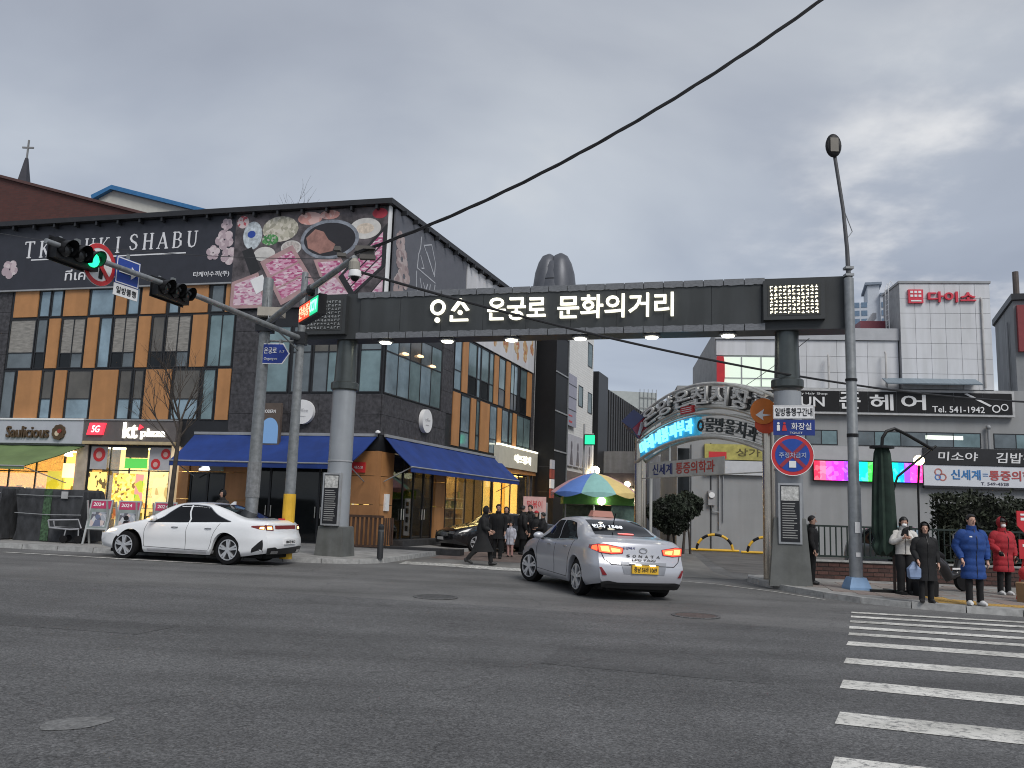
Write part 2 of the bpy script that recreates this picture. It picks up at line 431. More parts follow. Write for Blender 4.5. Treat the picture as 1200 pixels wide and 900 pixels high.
v_ = t_.nodes.new('ShaderNodeTexVoronoi'); v_.feature = 'DISTANCE_TO_EDGE'; v_.inputs['Scale'].default_value = 2.6
wm_ = t_.nodes.new('ShaderNodeMix'); wm_.data_type = 'RGBA'; wm_.blend_type = 'ADD'; wm_.inputs[0].default_value = .35; t_.links.new(co_.outputs['Object'], wm_.inputs[6]); t_.links.new(n_.outputs['Color'], wm_.inputs[7]); t_.links.new(wm_.outputs[2], v_.inputs['Vector'])
r3_ = t_.nodes.new('ShaderNodeValToRGB'); r3_.color_ramp.elements[0].color = (.3, .3, .3, 1); r3_.color_ramp.elements[1].position = .016; t_.links.new(v_.outputs['Distance'], r3_.inputs[0])
m1_ = t_.nodes.new('ShaderNodeMix'); m1_.data_type = 'RGBA'; m1_.blend_type = 'MULTIPLY'; m1_.inputs[0].default_value = 1; t_.links.new(r_.outputs[0], m1_.inputs[6]); t_.links.new(r2_.outputs[0], m1_.inputs[7])
m2_ = t_.nodes.new('ShaderNodeMix'); m2_.data_type = 'RGBA'; m2_.blend_type = 'MULTIPLY'; m2_.inputs[0].default_value = 1; t_.links.new(m1_.outputs[2], m2_.inputs[6]); t_.links.new(r3_.outputs[0], m2_.inputs[7])
t_.links.new(m2_.outputs[2], b_.inputs['Base Color'])
cross = thing('crosswalk', 'white striped zebra crossing painted on the road before the waiting people', 'crosswalk', (0, 0, 0))
del cross['category']; cross['kind'] = 'structure'
for y0, slope, wd in [(4.8, -.30, .52), (6.25, -.31, .53), (7.69, -.31, .53), (9.22, -.29, .52), (10.73, -.25, .48), (12.22, -.21, .45), (13.2, -.18, .33), (14.0, -.165, .33), (14.85, -.15, .33), (15.6, -.14, .3), (16.3, -.13, .26)]:
    x0 = 2.31 + (y0-6.2)*0.4104
    x1 = x0 + 6.2
    nseg = 6; top = []; bot = []
    for i in range(nseg+1):
        x = x0 + (x1-x0)*i/nseg; y = y0+(x-x0)*slope
        top.append((x, y+random.uniform(-.012, .012))); bot.append((x-.4104*wd, y-wd-.4104*wd*slope+random.uniform(-.012, .012)))
    part('painted_stripe', sheet(bot+top[::-1], 0.009), M_paint, cross)
def line(name, pts, wd, dz=0.009):
    top = []; bot = []
    for i, (x, y) in enumerate(pts):
        a, b = pts[max(0, i-1)], pts[min(len(pts)-1, i+1)]
        d = Vector((b[0]-a[0], b[1]-a[1])); d.normalize()
        top.append((x-d.y*wd/2, y+d.x*wd/2)); bot.append((x+d.y*wd/2, y-d.x*wd/2))
    return struct(name, sheet(bot+top[::-1], dz), M_paint)
line('edge_line', [(-12.5, 21.65), (-9.2, 21.15), (-6.8, 20.9), (-5.6, 21.0)], 0.15)
M_paint2 = M_paint.copy(); M_paint2.name = 'very_worn_road_paint'
M_paint2.node_tree.nodes['Color Ramp'].color_ramp.elements[0].position = .42; M_paint2.node_tree.nodes['Color Ramp'].color_ramp.elements[1].position = .56
o = line('worn_marking', [(-2.9, 24.3), (-1.7, 24.25), (0.0, 23.6), (2.0, 23.1)], 1.15); o.data.materials.clear(); o.data.materials.append(M_paint2)
line('edge_line', [(3.9, 22.4), (5.2, 21.6), (6.2, 20.1), (6.8, 18.6)], 0.07)
M_patch = mat('road_repair_patch', (0.155, 0.155, 0.153), 0.85, var=0.3, scale=24, bump=0.3, bscale=60)
struct('road_patch', sheet([(-2.95+0.20*math.cos(a)*(1+.12*math.sin(3*a)), 6.22+0.21*math.sin(a)*(1+.12*math.cos(2*a))+.08*math.cos(a)) for a in [2*PI*i/18 for i in range(18)]], 0.008), M_patch)
M_iron = mat('cast_iron', (0.085, 0.085, 0.085), 0.7, 0.2, var=0.3, scale=20, bump=0.8, bscale=90)
for mx_, my_, mt, lb in [(-1.24, 15.6, M_iron, 'round cast iron manhole cover in the carriageway by the gate'), (3.16, 14.5, mat('rusty_iron', (0.11, 0.085, 0.078), 0.75, 0.2, var=.3, scale=18, bump=.8, bscale=90), 'slightly rusty manhole cover behind the silver taxi')]:
    t = thing('manhole_cover', lb, 'manhole', (mx_, my_, gz(mx_)+0.004), 0)
    part('rim', MB().lathe([(0.40, 0.0), (0.40, 0.012), (0.34, 0.012), (0.34, 0.0)], 28), M_asph2, t)
    part('lid', MB().lathe([(0.335, 0.0), (0.335, 0.010), (0.30, 0.013), (0.02, 0.013)], 28), mt, t)

M_oil = mat('oil_stain', (.055, .055, .056), .6, var=.3, scale=3)
def blot(name, x, y, rx, ry, seed, m, dz=.0075):
    r = random.Random(seed); ph = [r.uniform(0, 6.28) for _ in range(4)]
    struct(name, sheet([(x+rx*math.cos(a)*(1+.18*math.sin(2*a+ph[0])+.12*math.sin(5*a+ph[1])), y+ry*math.sin(a)*(1+.18*math.sin(3*a+ph[2])+.1*math.sin(6*a+ph[3]))) for a in [2*PI*i/26 for i in range(26)]], dz), m)
M_rep = asphalt('repair_asphalt', (0.098, 0.098, 0.099), 0.4, 0.25)
struct('road_patch', sheet([(.4, 9.4), (2.7, 8.8), (3.0, 10.0), (.7, 10.7)], .0065), M_rep)
struct('road_patch', sheet([(-9.5, 10.9), (-4.2, 10.1), (-4.0, 10.9), (-9.4, 11.8)], .0065), M_rep)
# kerbs and sidewalks
M_kerb = mat('granite_kerb', (0.32, 0.32, 0.312), 0.8, var=0.2, scale=6, bump=0.3, bscale=60)
M_side = mat('sidewalk_concrete', (0.27, 0.265, 0.255), 0.85, var=0.22, scale=2.5, bump=0.2)
def arc(cx, cy, r, a0, a1, n): return [(cx+r*math.cos(R(a0+(a1-a0)*i/n)), cy+r*math.sin(R(a0+(a1-a0)*i/n))) for i in range(n+1)]
edgeL = [(-42, 26.0), (-20, 23.9), (-13.5, 23.2), (-10.3, 22.82), (-6.2, 22.7), (-4.6, 22.75), (-3.85, 23.1), (-3.35, 23.8), (-3.1, 24.9), (-2.7, 27.0), (-2.2, 29.5), (1.0, 39.5), (4.2, 49)]
edgeR = [(8.4, 24.8), (6.75, 24.2), (6.4, 23.4), (6.35, 22.6), (6.45, 21.0), (6.8, 19.4), (7.35, 18.25), (8.4, 17.3), (9.8, 16.85), (12.5, 16.6), (20, 16.2), (42, 15.2)]
def inset(pts, d):
    o = []
    for i, (x, y) in enumerate(pts):
        a, b = pts[max(0, i-1)], pts[min(len(pts)-1, i+1)]
        v = Vector((b[0]-a[0], b[1]-a[1])); v.normalize(); o.append((x-v.y*d, y+v.x*d))
    return o
KH = 0.125
def sidewalk(name, edge, back, side):
    inn = inset(edge, side*0.16)
    sw = MB(); poly = inn+back
    if sum(poly[i][0]*poly[(i+1)%len(poly)][1]-poly[(i+1)%len(poly)][0]*poly[i][1] for i in range(len(poly))) < 0: poly = poly[::-1]
    # triangulate through bmesh so the concave outline stays flat
    bm = bmesh.new(); vs = [bm.verts.new((x, y, gz(x)+KH-0.008)) for x, y in poly]; f = bm.faces.new(vs); bmesh.ops.triangulate(bm, faces=[f])
    bm.verts.index_update(); sw.add([v.co[:] for v in bm.verts], [[v.index for v in q.verts] for q in bm.faces]); bm.free()
    o = struct(name, sw, M_side)
    # kerb stones, one mesh each, about a metre long
    L = [0]
    for i in range(len(edge)-1): L.append(L[-1]+math.dist(edge[i], edge[i+1]))
    def at(l):
        for i in range(len(edge)-1):
            if l <= L[i+1] or i == len(edge)-2:
                k = (l-L[i])/(L[i+1]-L[i]); return Vector((edge[i][0]+k*(edge[i+1][0]-edge[i][0]), edge[i][1]+k*(edge[i+1][1]-edge[i][1])))
    n = int(L[-1]/1.0)
    for i in range(n):
        a, b = at(i*L[-1]/n+0.012), at((i+1)*L[-1]/n-0.012)
        d = (b-a).normalized(); q = Vector((-d.y, d.x))*side*0.17
        mb = MB(); hh = KH+random.uniform(-.006, .006)
        sl_ = q*0.15
        mb.loft([[(p.x, p.y, gz(p.x)-0.05), (p.x+sl_.x, p.y+sl_.y, gz(p.x)+hh), (p.x+q.x, p.y+q.y, gz(p.x)+hh), (p.x+q.x, p.y+q.y, gz(p.x)-0.05)] for p in (a, b)])
        part('kerb_stone', mb, M_kerb, o)
    return o
swL = sidewalk('sidewalk', edgeL, [(3.2, 49.2), (-4.4, 30.6), (-42, 40)], 1)
swR = sidewalk('sidewalk', edgeR, [(42, 24.0), (8.6, 24.2)], 1)
# paving slabs on the corner where people wait
M_slabs = [mat('paving_slab_'+n, c, 0.85, var=0.15, scale=5, bump=0.25, bscale=50) for n, c in (('grey', (.235, .225, .21)), ('warm', (.24, .21, .19)), ('pinkish', (.23, .185, .165)))]
M_tact = mat('tactile_yellow', (0.44, 0.27, 0.07), 0.8, var=0.2, scale=5, bump=0.4, bscale=45)
def inside(p, poly):
    c = False; n = len(poly)
    for i in range(n):
        (x1, y1), (x2, y2) = poly[i], poly[(i+1) % n]
        if (y1 > p[1]) != (y2 > p[1]) and p[0] < (x2-x1)*(p[1]-y1)/(y2-y1)+x1: c = not c
    return c
TS = 0.46
slab_me = [MB().box(-TS/2+.006, TS/2-.006, -TS/2+.006, TS/2-.006, -.03, .0).mesh('paving_slab', m) for m in M_slabs]
tact_me = MB().box(-TS/2+.006, TS/2-.006, -TS/2+.006, TS/2-.006, -.03, .002)
for i in range(5):
    for j in range(5):
        tact_me.lathe([(.028, .002), (.02, .009), (.004, .010)], 6, (-.17+.085*i, -.17+.085*j, 0))
tact_me = tact_me.mesh('tactile_tile', M_tact)
polyR = inset(edgeR, 0.45)[1:-1]+[(20, 23.4), (8.6, 23.6)]
ca, sa = math.cos(R(-13)), math.sin(R(-13))
nsl = 0
for i in range(-6, 40):
    for j in range(-20, 24):
        x = 8.5+(i*TS*ca-j*TS*sa); y = 19.5+(i*TS*sa+j*TS*ca)
        if x > 13.6 or y > 22.6 or not all(inside((x+a, y+b), polyR) for a in (-.27, .27) for b in (-.27, .27)): continue
        tact = (8.0 < x < 10.6 and y < 17.2+0.9+0.0*x and j < -2) or (9.0 < x < 9.7 and y < 19.0)
        o = link('tactile_tile' if tact else 'paving_slab', tact_me if tact else random.choice(slab_me), swR, (x, y, gz(x)+KH+random.uniform(-.001, .004)), (random.uniform(-.004, .004), 0.0115, R(-13)))
        nsl += 1
print('slabs', nsl)

# ------------------------------------------------------------------ corner building on the far side of the road
AR, SR = R(-14.38), R(70.97)        # facade along the main road / along the side street: local x runs to the right seen from outside, y inwards
CX, CY = -4.6, 30.0
M_stone = mat('dark_stone_cladding', (0.050, 0.048, 0.053), 0.65, var=0.4, scale=7, bump=0.15, bscale=40)
M_orange = mat('orange_panel', (0.45, 0.215, 0.082), 0.55, var=0.07, scale=1.5, stain=0.10)
M_orange2 = mat('dark_orange_wall', (0.40, 0.19, 0.075), 0.6, var=0.1, scale=1.5, stain=0.15)
def pane_mat(name, col, rough=0.1, metal=0.35):
    return mat(name, col, rough, metal, var=0.25, scale=0.8, spec=0.6)
P_blue = pane_mat('window_glass_pale_blue', (0.27, 0.36, 0.41))
P_grey = pane_mat('window_glass_grey', (0.16, 0.185, 0.195))
P_dark = mat('window_glass_dark', (0.012, 0.014, 0.015), 0.06, 0.05, var=.25, scale=.8, spec=.35)
P_blind = mat('window_with_roman_blind', (0.26, 0.245, 0.22), 0.35, 0.0, var=0.25, scale=5, stretch=(.6, .6, 3))
P_brown = pane_mat('window_glass_brownish', (0.115, 0.105, 0.09), 0.08, 0.2)
P_teal = pane_mat('window_glass_teal', (0.20, 0.28, 0.29))
bld = thing('commercial_building', 'three storey corner building with orange panels and a restaurant banner along the top', 'building', (CX, CY, 0))
def wp(x, y, rot):     # local facade coords -> building coords
    c, s = math.cos(rot), math.sin(rot); return (x*c-y*s, x*s+y*c)
TOP = 12.45
foot = [(0, 0), wp(-34, 0, AR), wp(-34, 16, AR), wp(17.9, 14, SR)[0:2], wp(17.9, 0, SR)]
foot[3] = (foot[4][0]-13.5, foot[4][1]+3.3)
part('wall', MB().prism(foot, 3.44, TOP-0.08), M_dark, bld)
core = [(-2.9, 2.6), wp(-34, 2.6, AR), wp(-34, 16, AR), foot[3], (foot[4][0]-2.3, foot[4][1]+0.4)]
part('core_wall', MB().prism(core, -0.3, 3.435), mat('shop_inner_wall', (0.30, 0.24, 0.17), 0.8), bld)
rf = MB()
ro = [(0.05, -0.42), wp(-34.2, -0.4, AR), wp(-34.2, 16.2, AR), (foot[3][0], foot[3][1]+.3), (foot[4][0]+.45, foot[4][1]+.1)]
rf.prism(ro, TOP-0.075, TOP+0.12)
roof = part('roof', rf, mat('roof_edge_metal', (0.03, 0.03, 0.033), 0.5, 0.3), bld)
br = MB(); br.M = Matrix.Rotation(AR, 4, 'Z')
for s in range(0, 34): br.box(-s-.5, -s-.42, -0.36, -0.02, TOP-0.24, TOP-0.08)
br.M = Matrix.Rotation(SR, 4, 'Z')
for s in range(0, 18): br.box(s+.5, s+.58, -0.36, -0.02, TOP-0.24, TOP-0.08)
part('roof_bracket', br, M_dark, bld, kind='stuff')

def cladding(pieces, rot, m, name='stone_slab', y0=-0.03, y1=0.03):
    for x0, x1, z0, z1 in pieces: part(name, MB().box(x0, x1, y0, y1, z0, z1), m, bld, rot=rot)
def slabs(x0, x1, z0, z1, nx, nz, holes=()):
    out = []
    for i in range(nx):
        for k in range(nz):
            a, b = x0+(x1-x0)*i/nx+.006, x0+(x1-x0)*(i+1)/nx-.006
            c, d = z0+(z1-z0)*k/nz+.006, z0+(z1-z0)*(k+1)/nz-.006
            if any(a < h[1]-.05 and b > h[0]+.05 and c < h[3]-.05 and d > h[2]+.05 for h in holes): continue
            out.append((a, b, c, d))
    return out
# main road face: dark stone around the corner window band
cladding(slabs(-6.02, 0.0, 4.0, 5.45, 5, 2), AR, M_stone)
cladding(slabs(-6.02, -4.8, 5.45, 8.6, 1, 4), AR, M_stone)
cladding(slabs(-17.9, -16.4, 4.45, 9.7, 2, 6), AR, M_stone)
cladding(slabs(0.0, 5.7, 4.0, 5.45, 4, 2), SR, M_stone)
cladding(slabs(5.15, 6.3, 5.45, 9.0, 1, 4), SR, M_stone)
cladding(slabs(17.5, 17.9, 0.1, 12.3, 1, 9), SR, M_stone)

def window(x0, x1, z0, z1, m, rot, nx=1, nz=(), low=None, fr=0.045, parent=None, name='window', depth=0.03, wm=None):
    """frame (part) with its panes (sub-parts)"""
    f = MB(); f.frame(x0, x1, z0, z1, fr, -depth, 0.05)
    xs = [x0+fr+(x1-x0-2*fr)*i/nx for i in range(nx+1)]
    zs = [z0+fr]+[z0+(z1-z0)*k for k in nz]+[z1-fr]
    for x in xs[1:-1]: f.box(x-.02, x+.02, -depth+.005, .045, z0+fr, z1-fr)
    for z in zs[1:-1]: f.box(x0+fr, x1-fr, -depth+.004, .044, z-.02, z+.02)
    w_ = part(name, f, wm or M_dark, parent or bld, rot=rot)
    for i in range(nx):
        for k in range(len(zs)-1):
            mm = m
            if low and k == 0: mm = low
            if isinstance(m, list): mm = m[(i+k*nx) % len(m)]
            p = MB().box(xs[i], xs[i+1], -0.004, 0.012, zs[k], zs[k+1])
            part('pane', p, mm, w_)
    return w_
def panel(x0, x1, z0, z1, rot, m=M_orange):
    part('wall_panel', MB().box(x0+.015, x1-.015, -0.045, 0.0, z0+.015, z1-.015), m, bld, rot=rot)
r1 = [(16.26,15.08,'O'),(15.02,14.5,'B'),(14.46,13.92,'B'),(13.85,12.7,'O'),(12.64,11.51,'B'),(11.45,10.92,'O'),(10.88,10.34,'B'),(10.25,9.14,'O'),(9.03,8.55,'B'),(8.49,7.3,'O'),(7.2,6.62,'G'),(6.56,6.06,'O')]
r2 = [(16.35,15.08,'C'),(15.03,14.52,'D'),(14.46,13.9,'O'),(13.83,12.72,'L'),(12.66,12.1,'O'),(12.05,11.48,'B'),(11.43,10.35,'L'),(10.3,9.74,'O'),(9.68,9.1,'K'),(9.05,7.96,'L'),(7.9,7.24,'O'),(7.17,6.08,'T')]
r3 = [(16.4,15.8,'G'),(15.68,14.55,'O'),(14.5,13.97,'H'),(13.9,13.35,'O'),(13.3,12.18,'H'),(12.12,10.98,'O'),(10.93,10.35,'H'),(10.28,9.82,'H'),(9.75,8.6,'O'),(8.54,7.36,'H'),(7.26,6.7,'T'),(6.62,6.06,'O')]
for rowd, z0, z1 in ((r1, 8.58, 9.68), (r2, 6.48, 8.52), (r3, 4.47, 6.42)):
    for a, b, k in rowd:
        x0, x1 = -a, -b
        if k == 'O': panel(x0, x1, z0, z1, AR)
        elif k == 'B': window(x0, x1, z0, z1, P_blue, AR, name='window')
        elif k == 'G': window(x0, x1, z0, z1, P_grey, AR)
        elif k == 'T': window(x0, x1, z0, z1, P_teal, AR, nx=2 if a-b > .8 else 1)
        elif k == 'C': window(x0, x1, z0, z1, P_blind, AR, nz=(.32,), low=P_grey)
        elif k == 'D': window(x0, x1, z0, z1, P_grey, AR, nz=(.32,), low=P_dark)
        elif k == 'L': window(x0, x1, z0, z1, [P_dark, P_grey, P_blind, P_blind], AR, nx=2, nz=(.3,))
        elif k == 'K': window(x0, x1, z0, z1, P_brown, AR, nz=(.3,), low=P_dark)
        elif k == 'H': window(x0, x1, z0, z1, P_brown, AR, nz=(.41,), low=P_blue)
# window band that wraps the stone corner
window(-4.75, -3.7, 5.5, 8.0, P_teal, AR, nz=(.6,)); window(-3.62, -2.82, 5.5, 8.0, P_grey, AR, nz=(.6,))
window(-2.76, -0.98, 5.5, 8.0, [P_grey, P_teal, P_grey, P_brown, P_brown, P_dark], AR, nx=3, nz=(.6,)); window(-0.92, -0.06, 5.5, 8.0, [P_teal, P_grey], AR, nz=(.62,))
window(0.10, 5.1, 5.5, 8.0, [P_blue, P_blue, P_teal, P_blue, P_teal, P_blue, P_grey, P_brown, P_grey, P_teal], SR, nx=5, nz=(.62,))
# warm pendant lamps seen through the corner window
for x, z in ((1.6, 7.15), (2.9, 7.3), (4.1, 7.1)):
    part('ceiling_lamp', MB().lathe([(.02, .10), (.16, .05), (.17, 0), (.02, -.02)], 12, (x, -0.02, z)), emat('pendant_glow', (1, .62, .32), 1.6), bld, rot=SR)
part('ceiling_lamp', MB().box(-2.1, -1.7, -0.012, -0.006, 7.3, 7.42), emat('pendant_glow', (1, .62, .32), 1.6), bld, rot=AR)
# side street face
for a, b, k in [(6.4,7.22,'B'),(7.27,7.95,'O'),(7.98,9.05,'S'),(9.1,9.55,'B'),(9.6,10.65,'S'),(10.7,11.3,'T'),(11.36,11.97,'O'),(12.05,13.0,'S'),(13.1,13.75,'O'),(13.84,15.0,'S'),(15.4,16.5,'S'),(16.57,17.35,'O')]:
    if k == 'O': panel(a, b, 6.55, 8.97, SR)
    elif k == 'S': window(a, b, 6.55, 8.97, [P_dark, P_teal] if b-a < 1.1 else [P_dark, P_dark, P_teal, P_blue], SR, nx=1 if b-a < 1.1 else 2, nz=(.36,))
    else: window(a, b, 6.55, 8.97, P_blue if k == 'B' else P_teal, SR, nz=(.36,))
for a, b, k in [(6.4,7.21,'O'),(7.35,8.4,'B'),(8.5,9.1,'O'),(9.18,9.6,'T'),(9.7,10.9,'O'),(10.97,11.95,'B'),(12.03,12.6,'O'),(12.7,13.7,'B'),(13.8,14.3,'T'),(14.37,14.95,'O'),(15.05,17.3,'T')]:
    if k == 'O': panel(a, b, 4.15, 6.47, SR)
    else: window(a, b, 4.15, 6.47, P_blue if k == 'B' else P_teal, SR, nz=(.3,), nx=2 if b-a > 1.5 else 1)
# ground floor piers and doors, main road face
for a, b, m in [(0.03, 1.08, M_orange2), (5.0, 5.96, M_orange2), (7.5, 7.95, M_orange)]:
    for z0, z1 in ((.12, 1.55), (1.56, 2.55), (2.56, 3.43)): part('wall_panel', MB().box(-b+.01, -a-.01, -.02, .25, z0+.006, z1-.006), m, bld, rot=AR)
for a, b in ((0.03, 1.22), (5.0, 6.0)):
    for z0, z1 in ((.12, 1.55), (1.56, 2.55), (2.56, 3.43)): part('wall_panel', MB().box(a+.22 if a < 1 else a+.01, b-.01, -.02, .25, z0+.006, z1-.006), M_orange if a < 1 else M_orange, bld, rot=SR)
part('wall_panel', MB().prism([(-.0, -.02), wp(-.1, -.02, AR), wp(.0, .3, AR), wp(.25, .1, SR), wp(.22, -.02, SR)], .12, 3.43), M_orange2, bld)
def door(x0, x1, z0, z1, rot, m, lab=None, n=2):
    d = MB(); d.frame(x0, x1, z0, z1, .07, 0.05, .13)
    for i in range(1, n): x = x0+(x1-x0)*i/n; d.box(x-.04, x+.04, .052, .128, z0+.07, z1-.07)
    o = part('door', d, M_dark, bld, rot=rot, label=lab)
    for i in range(n):
        a, b = x0+(x1-x0)*i/n+.045, x0+(x1-x0)*(i+1)/n-.045
        part('pane', MB().box(a, b, .08, .095, z0+.07, z1-.07), m, o)
        part('handle', MB().tube([((b-.06) if i % 2 == 0 else (a+.06), .03, z0+.9), ((b-.06) if i % 2 == 0 else (a+.06), .03, z0+1.3)], .018, 6), M_stainless, o)
    return o
door(-4.98, -3.35, .12, 3.42, AR, P_dark); door(-3.33, -1.1, .12, 3.42, AR, P_dark, n=2)
door(-7.48, -5.98, .12, 2.55, AR, P_dark, n=2)
part('wall_panel', MB().box(-7.48, -5.98, .05, .12, 2.56, 3.43), M_orange2, bld, rot=AR)
part('lit_sign', MB().box(-7.05, -6.1, -.08, .04, 2.6, 3.05), patch_mat('entrance_sign_print', [(.02,.02,.02), (.75,.8,.85), (.03,.05,.04)], 5, 1.0), bld, rot=AR)
# notice boxes by the doors
tt = part('notice_box', MB().box(-0.95, -0.45, -.07, -.02, 2.66, 3.02), M_red, bld, rot=AR)
text('세스코', M_white, tt, (-.7, -.075, 2.84), w=.34, h=.1, depth=.01)
part('meter_box', MB().box(0.55, 0.85, -.09, -.02, 1.35, 1.95), M_white, bld, rot=SR)
# side street entrance and lit shopfront
W_glass = glass_mat('shop_glass')
M_int = mat('shop_interior_warm', (0.62, 0.42, 0.18), 0.8, var=0.2, scale=1.5)
M_glow = emat('shop_ceiling_light', (1.0, 0.70, 0.30), 8.0)
M_glowlow = emat('shop_back_wall_glow', (1.0, 0.58, 0.13), 1.5)  # wall itself emits, standing in for lamplight falling on it
def shopfront(x0, x1, z0, z1, rot, n, wall_m, ceil=M_glow, goods=None, tr=None, depth=1.7, gm=None):
    b = MB(); b.box(x0, x1, depth, depth+.05, z0, z1); part('shop_wall', b, wall_m, bld, rot=rot)
    b = MB(); b.box(x0, x1, .06, depth, z0-.05, z0); part('shop_floor', b, mat('shop_floor', (.35, .3, .25), .4), bld, rot=rot)
    b = MB()
    for i in range(n*2): x = x0+(x1-x0)*(i+.5)/(n*2); b.box(x-.2, x+.2, min(.5, depth*.35), min(1.3, depth*.8), z1-.06, z1-.03)
    part('ceiling_lamp', b, ceil, bld, rot=rot)
    if goods:
        k = MB()
        for lv in (.5, .95, 1.4): k.box(x0+.2, x1-.2, depth-.45, depth-.05, z0+lv, z0+lv+.03)
        sh = part('shelf', k, M_white, bld, rot=rot)
        for q in range(4):
            k = MB()
            for j in range(int((x1-x0)*9)):
                if j % 4 != q: continue
                x = x0+.25+j/9; lv = random.choice((.53, .98, 1.43)); hh = random.uniform(.15, .34)
                if x < x1-.3: k.box(x-.045, x+.05, depth-.42, depth-.2, z0+lv+.002, z0+lv+hh)
            part('goods', k, goods[q % len(goods)], sh, kind='stuff')
    window(x0, x1, z0, z1, gm or W_glass, rot, nx=n, nz=tr or (), fr=.06, name='shop_window', depth=.02)
door(1.28, 4.95, .14, 3.4, SR, glass_mat('tinted_shop_glass', (.35, .38, .36), .16), n=4)
part('shop_wall', MB().box(1.25, 4.98, 1.9, 1.95, .1, 3.4), mat('dark_interior', (.05, .045, .04), .8), bld, rot=SR)
k = MB()
for x, z, w_, h_ in ((1.8, 1.7, .5, .5), (2.7, 1.65, .35, .55), (3.4, 1.8, .45, .4), (4.4, 1.4, .4, .9)): k.box(x-w_/2, x+w_/2, 1.8, 1.85, z-h_/2, z+h_/2)
part('lit_poster', k, patch_mat('lit_poster_print', [(1, .75, .1), (.95, .6, .2), (1, .9, .6)], 3, .9), bld, rot=SR)
k = MB()
for x in (3.0, 3.9, 4.6): k.ball((x, 1.0, 2.75), (.22, .22, .12), 10, 6)
part('ceiling_lamp', k, emat('soft_lamp', (1, .85, .6), 2.5), bld, rot=SR)
shopfront(6.05, 11.6, .55, 3.3, SR, 5, mat('cafe_wall', (.45, .30, .13), .8, var=.3, scale=2), goods=[mat('goods_green', (.25, .3, .06)), mat('goods_tan', (.5, .33, .15)), mat('goods_brown', (.2, .1, .05)), mat('goods_cream', (.7, .6, .4))])
part('stone_plinth', MB().box(1.25, 11.65, -.5, .1, -.2, .32), mat('dark_step_stone', (.035, .035, .037), .7, var=.3, scale=6), bld, rot=SR)
part('stone_plinth', MB().box(6.05, 11.65, -.02, .1, .33, .54), M_dark, bld, rot=SR)
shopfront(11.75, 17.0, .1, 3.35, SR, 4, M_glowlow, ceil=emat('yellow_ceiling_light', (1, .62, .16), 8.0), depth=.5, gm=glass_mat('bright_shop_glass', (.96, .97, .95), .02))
for x in (14.4,): part('shop_partition', MB().box(x-.06, x+.06, .3, .45, .1, 3.3), emat('yellow_partition_glow', (1, .5, .08), .5, (.75, .5, .1)), bld, rot=SR)  # partition emits as well, shop light put into its material
# pale sign over the yellow shop
sg = part('shop_sign', MB().box(11.7, 18.0, -.28, -.03, 3.6, 4.62), mat('cream_sign', (.55, .52, .42), .5, var=.05), bld, rot=SR)
part('sign_light_strip', MB().box(11.7, 18.0, -.3, -.12, 4.63, 4.70), emat('strip_light', (1, .95, .75), 2.0), sg)
text('에뜨랑제', M_white_lit, sg, (15.4, -.3, 4.12), w=2.7, h=.42)
part('sign_lower_board', MB().box(11.7, 18.0, -.2, -.03, 3.4, 3.59), M_orange, sg)

